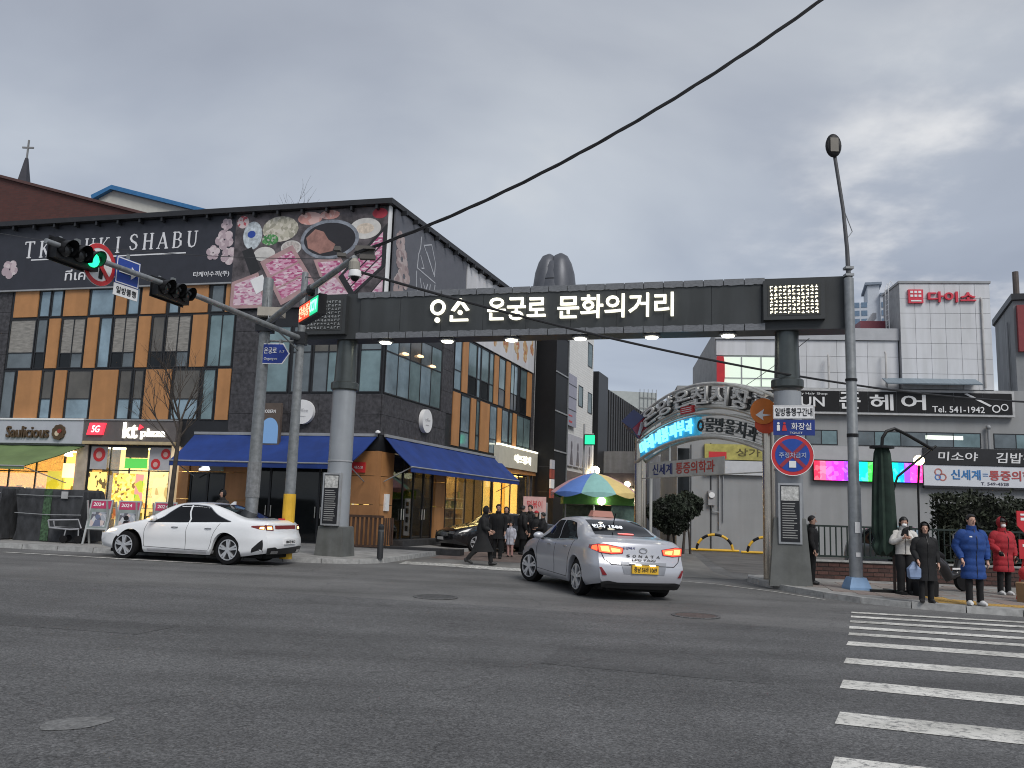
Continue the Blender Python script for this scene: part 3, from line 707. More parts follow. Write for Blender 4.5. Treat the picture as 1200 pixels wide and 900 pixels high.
# restaurant banner round the top: printed vinyl on a thin frame
M_ban = mat('navy_vinyl', (0.026, 0.028, 0.038), 0.55, var=0.1)
ban = part('banner', MB().box(-30, -6.3, -.13, -.05, 9.73, 12.36), M_ban, bld, rot=AR)
part('banner_edge', MB().box(-30, -6.3, -.15, -.04, 9.66, 9.72), M_grey, ban)
M_bt = mat('banner_white_print', (0.72, 0.72, 0.74), 0.6, var=0.03)
def serif(word, x0, zb, h, adv, par):
    """thin roman capitals with serifs, built from strokes; each letter its own mesh"""
    G = {'T': [((.1, 1), (.9, 1), .07), ((.5, 0), (.5, 1), .14), ((.33, .0), (.67, .0), .06), ((.1, .86), (.1, 1), .06), ((.9, .86), (.9, 1), .06)],
         'K': [((.22, 0), (.22, 1), .14), ((.08, 0), (.36, 0), .06), ((.08, 1), (.36, 1), .06), ((.27, .42), (.80, 1), .06), ((.42, .58), (.85, 0), .13), ((.68, 1), (.95, 1), .06), ((.7, 0), (1.0, 0), .06)],
         'I': [((.5, 0), (.5, 1), .14), ((.33, 0), (.67, 0), .06), ((.33, 1), (.67, 1), .06)],
         'H': [((.2, 0), (.2, 1), .14), ((.8, 0), (.8, 1), .14), ((.2, .52), (.8, .52), .07), ((.06, 0), (.34, 0), .06), ((.66, 0), (.94, 0), .06), ((.06, 1), (.34, 1), .06), ((.66, 1), (.94, 1), .06)],
         'A': [((.12, 0), (.5, 1), .07), ((.5, 1), (.88, 0), .14), ((.27, .34), (.73, .34), .06), ((.0, 0), (.26, 0), .06), ((.72, 0), (1.0, 0), .06)],
         'U': [((.2, .3), (.2, 1), .14), ((.2, .3), (.3, .06), .13), ((.3, .06), (.5, 0), .1), ((.5, 0), (.7, .07), .08), ((.7, .07), (.79, .3), .07), ((.79, .3), (.79, 1), .07), ((.06, 1), (.34, 1), .06), ((.66, 1), (.92, 1), .06)],
         'S': [((.78, .80), (.70, .95), .07), ((.70, .95), (.48, 1), .08), ((.48, 1), (.27, .9), .1), ((.27, .9), (.22, .74), .12), ((.22, .74), (.34, .58), .13), ((.34, .58), (.66, .44), .14), ((.66, .44), (.79, .27), .13), ((.79, .27), (.72, .09), .11), ((.72, .09), (.50, 0), .08), ((.50, 0), (.29, .05), .07), ((.29, .05), (.2, .22), .07)],
         'B': [((.22, 0), (.22, 1), .14), ((.1, 1), (.55, 1), .06), ((.55, 1), (.73, .88), .09), ((.73, .88), (.73, .67), .12), ((.73, .67), (.56, .53), .08), ((.22, .53), (.56, .53), .06), ((.56, .53), (.79, .40), .09), ((.79, .40), (.80, .16), .13), ((.80, .16), (.58, 0), .09), ((.1, 0), (.58, 0), .06)]}
    for i, ch in enumerate(word):
        mb = MB()
        for q, (a, b, t_) in enumerate(G[ch]):
            p0, p1 = (x0+i*adv+a[0]*h*.82, zb+a[1]*h), (x0+i*adv+b[0]*h*.82, zb+b[1]*h); d = Vector((p1[0]-p0[0], p1[1]-p0[1])).normalized(); n_ = Vector((-d.y, d.x))*t_*h/2; e_ = d*t_*h*.3
            mb.plate([(p0[0]-n_.x-e_.x, p0[1]-n_.y-e_.y), (p1[0]-n_.x+e_.x, p1[1]-n_.y+e_.y), (p1[0]+n_.x+e_.x, p1[1]+n_.y+e_.y), (p0[0]+n_.x-e_.x, p0[1]+n_.y-e_.y)], -.142-.0006*q, -.13)
        part('lettering', mb, M_bt, par)
serif('TK', -16.0, 11.06, .66, .74, ban); serif('SUKI', -13.75, 11.10, .62, .66, ban); serif('SHABU', -11.05, 11.18, .62, .66, ban)
part('printed_line', MB().box(-15.6, -13.5, -.135, -.13, 10.93, 10.98).box(-11.7, -8.4, -.136, -.13, 10.93, 10.98), M_bt, ban)
text('ทีเค สุกี้ ชาบู', M_bt, ban, (-12.2, -.14, 10.2), w=3.3, h=.62, depth=.012)
text('티케이수끼(주)', M_bt, ban, (-7.2, -.14, 10.05), w=1.55, h=.24, depth=.012)
M_flower = patch_mat('flower_print', [(.55, .45, .47), (.42, .33, .36), (.6, .52, .53)], 6)
fl = MB()
for cx, cz, r in ((-6.75, 11.4, .4), (-6.5, 10.75, .36), (-7.2, 10.9, .3), (-6.7, 12.0, .25), (-16.6, 10.6, .4)):
    for q in range(5):
        a = 2*PI*q/5+cx
        fl.disc((cx+r*.55*math.cos(a), cz+r*.55*math.sin(a)), r*.48, -.137-q*.0011, -.131, 10)
part('printed_flower', fl, M_flower, ban, kind='stuff')
# food poster on the corner
pos = part('poster', MB().box(-6.3, -0.04, -.14, -.05, 8.66, 12.36), mat('poster_ground', (0.10, 0.085, 0.09), 0.5, var=.5, scale=2.5), bld, rot=AR)
def meat(n, a, b, c): return patch_mat(n, [a, b, c, b, (.70, .56, .60)], 7, stretch=(1.0, 1, 2.4))
M_meat1 = meat('sliced_meat_print', (.50, .16, .28), (.62, .34, .45), (.40, .08, .19))
M_meat2 = meat('pale_sliced_meat_print', (.56, .36, .44), (.62, .47, .53), (.45, .17, .28))
M_tray = mat('tray_print', (.02, .02, .022), .5); M_board = mat('board_print', (.42, .27, .27), .5, var=.1)
def quad(c, w_, h_, a, y, m, name):
    mb = MB(); ca_, sa_ = math.cos(a), math.sin(a)
    pts = [(-w_/2, -h_/2), (w_/2, -h_/2), (w_/2, h_/2), (-w_/2, h_/2)]
    pts = [(c[0]+p*ca_-q*sa_, c[1]+p*sa_+q*ca_) for p, q in pts]
    x0, x1, z0, z1 = -6.28, -.06, 8.68, 12.34
    # clip to the sheet
    def clip(P, f, k):
        o = []
        for i in range(len(P)):
            A_, B_ = P[i-1], P[i]; fa, fb = f(A_), f(B_)
            if (fa >= 0) != (fb >= 0): t = fa/(fa-fb); o.append((A_[0]+t*(B_[0]-A_[0]), A_[1]+t*(B_[1]-A_[1])))
            if fb >= 0: o.append(B_)
        return o
    for f in (lambda p: p[0]-x0, lambda p: x1-p[0], lambda p: p[1]-z0, lambda p: z1-p[1]): pts = clip(pts, f, 0)
    if len(pts) > 2: mb.plate(pts, y, -.139); return part(name, mb, m, pos)
def sheet_poly(name, pts, lvl, m):
    c0 = (sum(p[0] for p in pts)/len(pts), sum(p[1] for p in pts)/len(pts))
    return part(name, MB().plate(pts, -.1405-.0016*lvl, -.139), m, pos)
def shrink(pts, k):
    cx, cz = sum(p[0] for p in pts)/len(pts), sum(p[1] for p in pts)/len(pts); return [(cx+(x-cx)*k, cz+(z-cz)*k) for x, z in pts]
A_ = [(-5.15, 10.45), (-3.85, 11.05), (-2.75, 9.45), (-4.15, 8.75)]; B_ = [(-6.28, 9.7), (-5.2, 10.05), (-4.62, 8.68), (-6.28, 8.68)]
C_ = [(-1.9, 9.75), (-.08, 11.7), (-.08, 10.1), (-1.35, 8.95)]; D_ = [(-3.4, 8.9), (-2.0, 9.95), (-1.15, 9.0), (-1.6, 8.68), (-3.3, 8.68)]; E_ = [(-1.0, 8.68), (-.08, 9.75), (-.08, 8.68)]; F_ = [(-2.95, 10.45), (-1.85, 10.5), (-1.3, 9.5), (-2.3, 9.05)]
for lv, P_, mb_, mm_ in ((2, B_, M_board, M_meat2), (3, A_, M_board, M_meat1), (2, D_, M_board, M_meat2), (4, C_, M_tray, M_meat1), (1, E_, M_tray, M_meat2), (0, F_, M_board, M_meat1)):
    sheet_poly('printed_board', P_, lv*2, mb_); sheet_poly('printed_meat', shrink(P_, .80), lv*2+1, mm_)
    if P_ in (A_, C_):
        x0_, z0_ = P_[0]; x1_, z1_ = P_[1]; x3_, z3_ = P_[3]
        for f in (.36, .64): sheet_poly('printed_board', [(x0_+(x3_-x0_)*f, z0_+(z3_-z0_)*f), (x0_+(x3_-x0_)*f+(x1_-x0_), z0_+(z3_-z0_)*f+(z1_-z0_)), (x0_+(x3_-x0_)*(f+.035)+(x1_-x0_), z0_+(z3_-z0_)*(f+.035)+(z1_-z0_)), (x0_+(x3_-x0_)*(f+.035), z0_+(z3_-z0_)*(f+.035))] if P_ is A_ else shrink([(P_[0][0]*(1-f)+P_[3][0]*f, P_[0][1]*(1-f)+P_[3][1]*f), (P_[1][0]*(1-f)+P_[2][0]*f, P_[1][1]*(1-f)+P_[2][1]*f), (P_[1][0]*(.95-f)+P_[2][0]*(f+.05), P_[1][1]*(.95-f)+P_[2][1]*(f+.05)), (P_[0][0]*(.95-f)+P_[3][0]*(f+.05), P_[0][1]*(.95-f)+P_[3][1]*(f+.05))], .9), lv*2+2, mb_)
sheet_poly('printed_tray', [(-5.95, 10.9), (-5.55, 11.05), (-5.1, 10.15), (-5.5, 9.95)], 5, M_tray); sheet_poly('printed_card', [(-5.5, 9.75), (-5.0, 9.95), (-4.75, 9.45), (-5.2, 9.2)], 11, M_white); sheet_poly('printed_card', [(-3.3, 9.2), (-2.75, 9.5), (-2.55, 9.2), (-3.1, 8.9)], 11, M_white)
def printdisc(c, r, y, m, name='printed_bowl', seg=28): return part(name, MB().disc(c, r, y, -.139, seg), m, pos)
printdisc((-2.35, 11.2), (1.18, .76), -.1480, mat('steel_pot_print', (.24, .26, .30), .4, var=.3, scale=5)); printdisc((-2.35, 11.2), (1.04, .64), -.1490, mat('dark_broth_print', (.022, .02, .024), .5))
br_ = MB(); br_.plate([(-2.95+0.0, 11.62), (-3.3, 11.3), (-3.2, 10.9), (-2.7, 10.66), (-2.2, 10.75), (-2.1, 11.0), (-2.4, 11.2), (-2.6, 11.5)], -.1500, -.139); part('printed_broth', br_, mat('rose_broth_print', (.33, .17, .14), .5, var=.2, scale=4), pos)
printdisc((-.95, 11.55), (.62, .4), -.1445, mat('plate_print', (.60, .58, .55), .5)); printdisc((-.95, 11.55), (.35, .2), -.1455, mat('dumpling_print', (.66, .56, .46), .5, var=.2, scale=8))
printdisc((-3.9, 10.95), (.42, .28), -.1470, mat('plate_print', (.6, .58, .55))); printdisc((-5.0, 10.75), (.45, .28), -.1471, mat('plate_print', (.6, .58, .55)))
printdisc((-3.9, 10.97), (.36, .22), -.1482, mat('sauce_print', (.5, .45, .42), .5, var=.3, scale=8)); printdisc((-5.55, 11.5), (.4, .55), -.1444, mat('vegetable_print', (.50, .55, .58), .5, var=.3, scale=6)); printdisc((-5.6, 11.55), (.17, .14), -.1476, M_blue)
for c, r, m in (((-4.4, 11.7), (.75, .5), patch_mat('mushroom_print', [(.5, .47, .38), (.35, .33, .26), (.6, .56, .48)], 8)), ((-4.8, 11.3), (.35, .22), patch_mat('greens_print', [(.05, .2, .06), (.1, .3, .1), (.4, .42, .35)], 12)), ((-3.2, 12.05), (.5, .25), patch_mat('pink_prawn_print', [(.6, .3, .26), (.66, .44, .4)], 6)), ((-2.4, 12.15), (.4, .18), patch_mat('pink_prawn_print', [(.6, .3, .26), (.66, .44, .4)], 6)), ((-.4, 12.1), (.3, .2), mat('red_chilli_print', (.4, .04, .06))), ((-6.0, 12.05), (.25, .25), patch_mat('red_white_print', [(.5, .1, .12), (.6, .5, .5)], 9))):
    printdisc(c, r, -.1449-random.uniform(0, .002), m, 'printed_food', 16)
part('corner_trim', MB().box(-.06, .02, -.16, .02, 8.66, 12.36), M_white, bld, rot=AR)
# grey part of the banner on the side street
b2 = part('banner', MB().box(.12, 7.1, -.12, -.04, 8.95, 12.33), mat('slate_vinyl', (0.105, 0.108, 0.125), 0.55, var=0.06), bld, rot=SR)
bl = MB()
def stroke(mb, pts, t, y=-.128):
    for i in range(len(pts)-1):
        (x0, z0), (x1, z1) = pts[i], pts[i+1]; d = Vector((x1-x0, z1-z0)); L = d.length; d /= L; nn = Vector((-d.y, d.x))*t/2
        mb.plate([(x0-d.x*t/2-nn.x, z0-d.y*t/2-nn.y), (x1+d.x*t/2-nn.x, z1+d.y*t/2-nn.y), (x1+d.x*t/2+nn.x, z1+d.y*t/2+nn.y), (x0-d.x*t/2+nn.x, z0-d.y*t/2+nn.y)], y-.0004*(i % 5), -.119)
for p in ([(2.35, 11.95), (2.3, 11.5), (2.15, 11.2), (2.1, 10.7)], [(2.6, 11.7), (3.3, 11.95), (3.75, 11.3), (3.7, 10.75), (2.6, 11.7)], [(2.1, 10.65), (3.8, 10.5)], [(2.05, 10.5), (2.1, 9.9), (2.4, 9.6), (3.4, 9.35), (3.75, 10.1), (3.8, 10.4)], [(2.4, 10.3), (2.6, 9.9), (3.0, 9.75), (3.3, 10.0), (3.35, 10.3)], [(2.7, 10.2), (2.95, 9.95), (3.1, 10.25)], [(2.35, 11.2), (2.7, 10.8), (2.5, 10.75)], [(2.9, 11.5), (3.6, 10.85)]): stroke(bl, p, .05)
part('printed_emblem', bl, mat('pale_line_print', (.42, .43, .46), .6), b2)
fl = MB()
for cx, cz, r in ((.55, 11.2, .42), (.75, 10.6, .5), (1.0, 10.0, .5), (.55, 9.5, .5), (.9, 9.2, .3), (6.4, 9.5, .45), (6.7, 10.0, .4), (5.95, 9.15, .3), (6.75, 9.2, .35)):
    for q in range(6):
        a = 2*PI*q/6+cx
        fl.disc((max(.4, min(6.85, cx+r*.6*math.cos(a))), cz+r*.6*math.sin(a)), r*.42, -.127-q*.0011, -.12, 9)
part('printed_flower', fl, patch_mat('brown_flower_print', [(.36, .28, .27), (.28, .21, .21), (.42, .35, .34)], 5), b2, kind='stuff')
# white cladding with printed pastries further along
b3 = part('banner', MB().box(7.25, 17.45, -.10, -.03, 9.02, 12.33), mat('white_vinyl', (0.60, 0.60, 0.62), 0.5, var=0.04, scale=1, stain=.08), bld, rot=SR)
fd = MB()
for x, z, r in ((9.4, 9.9, .3), (11.0, 9.75, .28), (12.6, 9.9, .4), (14.4, 9.75, .35), (15.8, 9.9, .4), (13.4, 10.6, .4), (16.9, 10.4, .3), (10.2, 10.5, .3)):
    for q in range(5):
        fd.disc((x+random.uniform(-.22, .22), z+random.uniform(-.3, .3)), (r*random.uniform(.4, .8), r*random.uniform(.5, .9)), -.104-.002*q, -.099, 9)
part('printed_food', fd, patch_mat('pastry_print', [(.45, .25, .10), (.5, .33, .16), (.4, .14, .08), (.55, .42, .28)], 5), b3, kind='stuff')
# round signs
for rot, x, z, r, word in ((AR, -2.95, 4.78, .44, 'Cafe'), (SR, 3.5, 4.86, .46, 'Cafe')):
    o = part('round_sign', MB().disc((x, z), r, -.22, -.05, 32), mat('white_sign_disc', (.72, .72, .72), .45, var=.03), bld, rot=rot, smooth=40)
    text('coffee', mat('pale_grey_print', (.45, .45, .47)), o, (x, -.225, z+.05), w=r*1.1, h=r*.3, depth=.006, bold=0)
    text('dessert', mat('pale_grey_print', (.45, .45, .47)), o, (x, -.225, z-.16), w=r*.7, h=r*.12, depth=.006, bold=0)
# double sided picture box hung between the poles
lb = part('lightbox_sign', MB().box(-4.55, -3.6, -.55, -.42, 3.55, 5.05), mat('lightbox_bronze', (.10, .075, .06), .5), bld, rot=AR)
part('sign_picture', MB().disc((-4.0, 4.1), (.34, .42), -.556, -.552, 24).box(-4.34, -3.66, -.558, -.552, 3.6, 4.1), emat('beach_picture', (.16, .30, .52), .22), lb)
text('MODERN', M_white, lb, (-4.05, -.56, 4.75), w=.5, h=.12, depth=.008)
part('sign_bracket', MB().box(-4.4, -4.35, -.42, .0, 3.6, 3.65).box(-3.9, -3.85, -.42, 0, 4.95, 5.0), M_dark, lb)

# awnings
M_blueawn = mat('royal_blue_canvas', (0.009, 0.036, 0.185), 0.75, var=0.16, scale=1.2, bump=.3, bscale=3)
M_greenawn = mat('green_canvas', (0.13, 0.19, 0.075), 0.8, var=0.12, scale=1.2)
def awning(rot, x0, x1, zt, zf, d, m, xa=None, val=.2, label=None):
    xf0, xf1 = xa or (x0, x1)
    b = MB(); n = max(4, int((x1-x0)/.55))
    pts = []
    for j, (y, z, a, c) in enumerate(((-.06, zt, x0, x1), (-d*.5, zt-(zt-zf)*.53, (x0+xf0)/2, (x1+xf1)/2), (-d, zf, xf0, xf1))):
        pts.append([(a+(c-a)*i/n, y, z+(.012 if i % 2 else -.012)) for i in range(n+1)])
    vs = [p for r in pts for p in r]; nn = n+1
    b.add(vs, [(i+nn*j, i+nn*(j+1), i+nn*(j+1)+1, i+nn*j+1) for j in range(2) for i in range(n)])
    b.add([(p[0], p[1], p[2]-.03) for p in vs], [(i+nn*j, i+nn*j+1, i+nn*(j+1)+1, i+nn*(j+1)) for j in range(2) for i in range(n)])
    fr = [pts[2][i] for i in range(nn)]
    o = part('awning', b, m, bld, rot=rot)
    v = MB()
    v.add([(p[0], p[1], p[2]) for p in fr]+[(p[0], p[1]-.01*(i % 2), zf-val) for i, p in enumerate(fr)]+[(p[0], p[1]+.02, p[2]) for p in fr]+[(p[0], p[1]+.02, zf-val) for p in fr],
          [(i, i+nn, i+nn+1, i+1) for i in range(n)]+[(i+2*nn, i+2*nn+1, i+3*nn+1, i+3*nn) for i in range(n)])
    part('valance', v, m, o)
    a = MB()
    for x in ((xf0+.12), (xf1-.12)): a.tube([(x, -d+.05, zf-.03), (x, -.05, zf-.55)], .02, 6)
    a.tube([(xf0, -d, zf-.02), (xf1, -d, zf-.02)], .03, 6); a.box(x0, x1, -.12, -.03, zt-.02, zt+.08)
    part('awning_frame', a, M_grey, o)
    return o
awning(AR, -7.35, -.05, 3.95, 2.9, 1.5, M_blueawn, (-7.3, -.35))
awning(SR, .3, 12.2, 3.97, 2.93, 1.15, M_blueawn, (.3, 12.3))
awning(AR, -22, -12.1, 3.46, 2.55, 2.3, M_greenawn, (-21.9, -12.7), val=.14)
part('floodlight', MB().lathe([(.03, .06), (.09, .02), (.09, -.03), (.02, -.05)], 10, (-.0, -.16, 4.08)), M_white, bld, rot=AR)

# bakery and phone shop on the main road face
sg = part('shop_sign', MB().box(-24, -12.1, -.3, -.03, 3.5, 4.40), mat('pale_grey_sign', (.44, .46, .50), .5, var=.04), bld, rot=AR)
part('sign_trim', MB().box(-24, -12.08, -.34, -.03, 4.405, 4.47), M_white, sg)
text('Saulicious', mat('bronze_letters', (.10, .062, .03), .4, .3), sg, (-14.6, -.34, 3.93), w=2.0, h=.46, bold=.012, depth=.07)
em = MB()
for q in range(9):
    a = 2*PI*q/9; em.disc((-13.15+.2*math.cos(a), 3.93+.2*math.sin(a)), .11, -.36-.003*q, -.3, 10)
em.disc((-13.15, 3.93), .14, -.375, -.3, 12)
part('sign_emblem', em, mat('bronze_letters', (.16, .10, .05)), sg); part('sign_emblem', MB().disc((-13.1, 3.97), .09, -.39, -.3, 12), mat('berry_red', (.3, .04, .03)), sg); part('sign_emblem', MB().disc((-13.2, 3.88), .1, -.386, -.3, 12), mat('cream_print', (.6, .5, .36)), sg)
sg = part('shop_sign', MB().box(-12.05, -8.0, -.3, -.03, 3.62, 4.40), mat('taupe_sign', (.115, .10, .095), .45, var=.08), bld, rot=AR)
part('sign_trim', MB().box(-12.05, -8.0, -.34, -.03, 4.405, 4.45), M_grey, sg)
part('sign_trim', MB().box(-12.05, -8.0, -.33, -.03, 3.5, 3.615), mat('gold_trim', (.50, .40, .24), .4, .2), sg)
part('sign_badge', MB().plate([(-11.85, 3.85), (-11.15, 3.85), (-11.05, 4.3), (-11.75, 4.3)], -.38, -.3), emat('red_lit_badge', (1.0, .035, .06), 1.1), sg)
text('5G', emat('pink_lit_letters', (1, .75, .75), 1.2), sg, (-11.45, -.39, 4.07), w=.38, h=.26, shear=.2)
text('kt', M_white_lit, sg, (-9.95, -.34, 4.03), w=.62, h=.6, bold=.020, depth=.06, name='lettering')
part('sign_emblem', MB().plate([(-9.6, 4.05), (-9.4, 4.15), (-9.55, 4.25)], -.36, -.3), emat('red_lit_badge', (1, .035, .06), 1.1), sg)
text('plaza', M_white_lit, sg, (-8.95, -.34, 3.9), w=1.05, h=.4, bold=.016, depth=.06)
# bakery interior under the green awning
M_bread = [patch_mat('bakery_goods', [(.8, .35, .06), (.9, .55, .12), (.55, .16, .04), (.95, .75, .4)], 6, .7), patch_mat('bakery_goods_orange', [(.85, .3, .06), (.9, .62, .25), (.6, .1, .05)], 5, .45), mat('goods_green', (.25, .3, .06)), mat('goods_cream', (.7, .6, .4))]  # the bread colours emit, so the goods look lit by themselves
shopfront(-22, -13.0, .15, 3.3, AR, 7, emat('bakery_wall_glow', (1.0, .52, .14), .95), goods=M_bread, tr=(.72,), depth=2.0)  # back wall emits in place of lamplight on it
k = MB(); k.box(-22, -13.2, .4, 1.2, .15, 1.15); part('shop_counter', k, M_orange, bld, rot=AR)
for q in range(3):
    k = MB()
    for j in range(26):
        if j % 3 == q: x = -21.8+j*.33; k.box(x, x+.27, .45, .9, 1.152, 1.152+random.uniform(.25, .7))
    part('goods', k, M_bread[q % 2], bld, rot=AR, kind='stuff')
part('lit_poster', MB().box(-13.75, -12.95, -.02, .02, 1.6, 2.45), patch_mat('yellow_poster', [(.8, .62, .03), (.75, .55, .02), (.85, .7, .1)], 2, .55), bld, rot=AR)
part('wall_lamp', MB().lathe([(.05, .2), (.16, .0), (.16, -.02), (.03, -.03)], 12, (-12.75, -.15, 3.05)), M_warm, bld, rot=AR)
part('wall_lamp', MB().box(-12.95, -12.5, -.16, -.05, 2.2, 2.75), emat('framed_menu_light', (1, .75, .4), 1.2), bld, rot=AR)
part('wall_panel', MB().box(-12.45, -11.95, -.1, .25, .12, 3.48), mat('beige_pier', (.42, .36, .30), .7), bld, rot=AR)
# phone shop
shopfront(-11.9, -8.3, .15, 3.46, AR, 4, emat('phone_shop_wall_glow', (1.0, .68, .24), 1.1), ceil=emat('phone_shop_light', (1, .8, .45), 7), goods=M_bread, tr=(.72,))  # emitting back wall stands in for the lit interior
def sticker(x0, x1, z0, z1, m, y=-.012, name='window_poster'): return part(name, MB().box(x0, x1, y-.01, y, z0, z1), m, bld, rot=AR)
M_pgrey = mat('grey_poster', (.42, .42, .44), .5, var=.06)
for x0, x1 in ((-11.85, -11.1), (-9.25, -8.32)): sticker(x0, x1, 2.56, 3.42, M_pgrey)
for x, z, r in ((-11.47, 3.12, .27), (-8.95, 2.8, .2), (-8.55, 3.18, .2)):
    o = part('window_sticker', MB().disc((x, z), r, -.032, -.022, 20), M_red, bld, rot=AR)
    part('sticker_print', MB().disc((x, z-.02), r*.5, -.037, -.03, 14), mat('pinkish_print', (.6, .36, .33)), o)
text('할인', mat('grey_ink', (.2, .2, .22)), None or bld, (0, 0, 0), w=.01, h=.01, rot=AR) if False else None
sticker(-10.3, -9.32, 2.62, 3.0, emat('green_lit_poster', (.08, .45, .07), .7)); sticker(-10.3, -9.32, 3.02, 3.4, mat('dark_poster', (.12, .11, .08)))
M_yposter = patch_mat('yellow_window_print', [(1, .70, .14), (1, .76, .26), (.85, .42, .05), (1, .64, .10), (.22, .12, .04), (1, .72, .2), (.9, .6, .12)], 9, .8)  # this and the next yellow prints emit, to look lit from inside
sticker(-10.75, -9.35, 1.25, 2.42, M_yposter); sticker(-11.85, -11.05, 1.0, 2.45, patch_mat('yellow_text_print', [(1, .72, .2), (1, .72, .2), (.95, .66, .18), (.12, .08, .03)], 6, .7, stretch=(2, 1, 1)))
sticker(-9.75, -9.4, 1.4, 2.4, patch_mat('red_green_print', [(.5, .55, .05), (.2, .5, .05), (.8, .3, .25)], 3, .6), y=-.026)
sticker(-9.0, -8.35, 1.3, 2.42, patch_mat('faint_yellow_print', [(.9, .68, .3), (.95, .72, .34), (.6, .42, .15)], 4, .6))
part('orange_box', MB().box(-10.3, -9.4, -.4, -.06, .85, 1.1), mat('orange_carton', (.75, .2, .05)), bld, rot=AR)
part('wall_panel', MB().box(-8.25, -7.97, -.12, .25, .12, 3.48), emat('lit_cream_pier', (1, .75, .42), .28, (.6, .5, .36)), bld, rot=AR)  # pier is no lamp, its lit look is put in as emission
for a in (-11.95, -8.3): part('wall_panel', MB().box(a, a+.05, -.05, .2, .12, 3.48), M_dark, bld, rot=AR)

# ------------------------------------------------------------------ street gateway
GX, GY = -4.8, 24.3
gdx, gdy = 11.7, -3.15
GR = math.atan2(gdy, gdx); GW = math.hypot(gdx, gdy)
gate = thing('street_gateway', 'dark grey gateway beam with glowing Korean lettering on two round grey columns across the street', 'gateway', (GX, GY, 0), GR)
zb0, zb1 = 6.2, 7.52
part('beam', MB().box(-1.42, 13.55, -.38, .38, zb0, zb1), M_darkgrey, gate)
for i in range(9):
    x0, x1 = .55+10.95*i/9+.004, .55+10.95*(i+1)/9-.004
    part('beam_panel', MB().box(x0, x1, -.42-random.uniform(0, .004), -.385, zb0+.12, zb1-.12), mat('charcoal_board', (.046, .050, .051), .45, var=.12, scale=.8, stain=.22), gate)
# patterned steel strips along both edges
M_strip = mat('patterned_steel_strip', (.185, .19, .20), .45, .3, var=.14, scale=14, stretch=(1, 1, 2.5))
n = 22
for i in range(n):
    x0 = .45+(11.6-.45)*i/n+.01; x1 = .45+(11.6-.45)*(i+1)/n-.01
    for top in (0, 1):
        mb = MB(); pts = []
        m_ = 6
        wav = [(x0+(x1-x0)*k/m_, .155+.009*math.sin(i*2.1+k*1.3)+.006*math.sin(k*2.9+i)) for k in range(m_+1)]
        if top: poly = [(x0, zb1+.01), (x1, zb1+.01)]+[(x, zb1-h) for x, h in wav[::-1]]
        else: poly = [(x0, zb0-.01), (x1, zb0-.01)]+[(x, zb0+h) for x, h in wav[::-1]]
        mb.plate(poly, -.455, -.425)
        part('trim_panel', mb, M_strip, gate)
txt = emat('gate_lit_letters', (1.0, .97, .80), .85)
for s_, x, w_ in (('온궁로', 5.15, 1.62), ('문화의거리', 7.81, 3.05)):
    text(s_, txt, gate, (x, -.47, 6.92), w=w_, h=.63, depth=.08, bold=.012)
# the town mark: a ring over a dot, and a roof shape over a dot and a base line
lg = MB()
def ring(mb, cx, cz, ro_, ri, y0, y1, seg=24):
    for j in range(seg):
        a, b = 2*PI*j/seg, 2*PI*(j+1)/seg
        mb.plate([(cx+ro_*math.cos(a), cz+ro_*math.sin(a)), (cx+ro_*math.cos(b), cz+ro_*math.sin(b)), (cx+ri*math.cos(b), cz+ri*math.sin(b)), (cx+ri*math.cos(a), cz+ri*math.sin(a))], y0, y1)
ring(lg, 2.90, 7.02, .22, .14, -.5, -.44); lg.disc((2.90, 6.66), .075, -.5, -.44, 12)
part('lettering', lg, txt, gate)
lg = MB(); lg.M = Matrix.Translation((.31, .35, .0)) @ Matrix.Diagonal((1, 1, 1, 1)); lg.M = Matrix.Translation((.42, 0, .34)) @ Matrix.Diagonal((.95, 1, .95, 1)); lg.plate([(3.02, 6.93), (3.27, 7.27), (3.33, 7.27), (3.58, 6.93), (3.48, 6.9), (3.3, 7.13), (3.12, 6.9)], -.5, -.44)
lg.disc((3.3, 6.86), .07, -.5, -.44, 12); lg.box(3.0, 3.55, -.5, -.44, 6.6, 6.67); lg.box(3.0, 3.08, -.5, -.44, 6.672, 6.78)
part('lettering', lg, txt, gate)
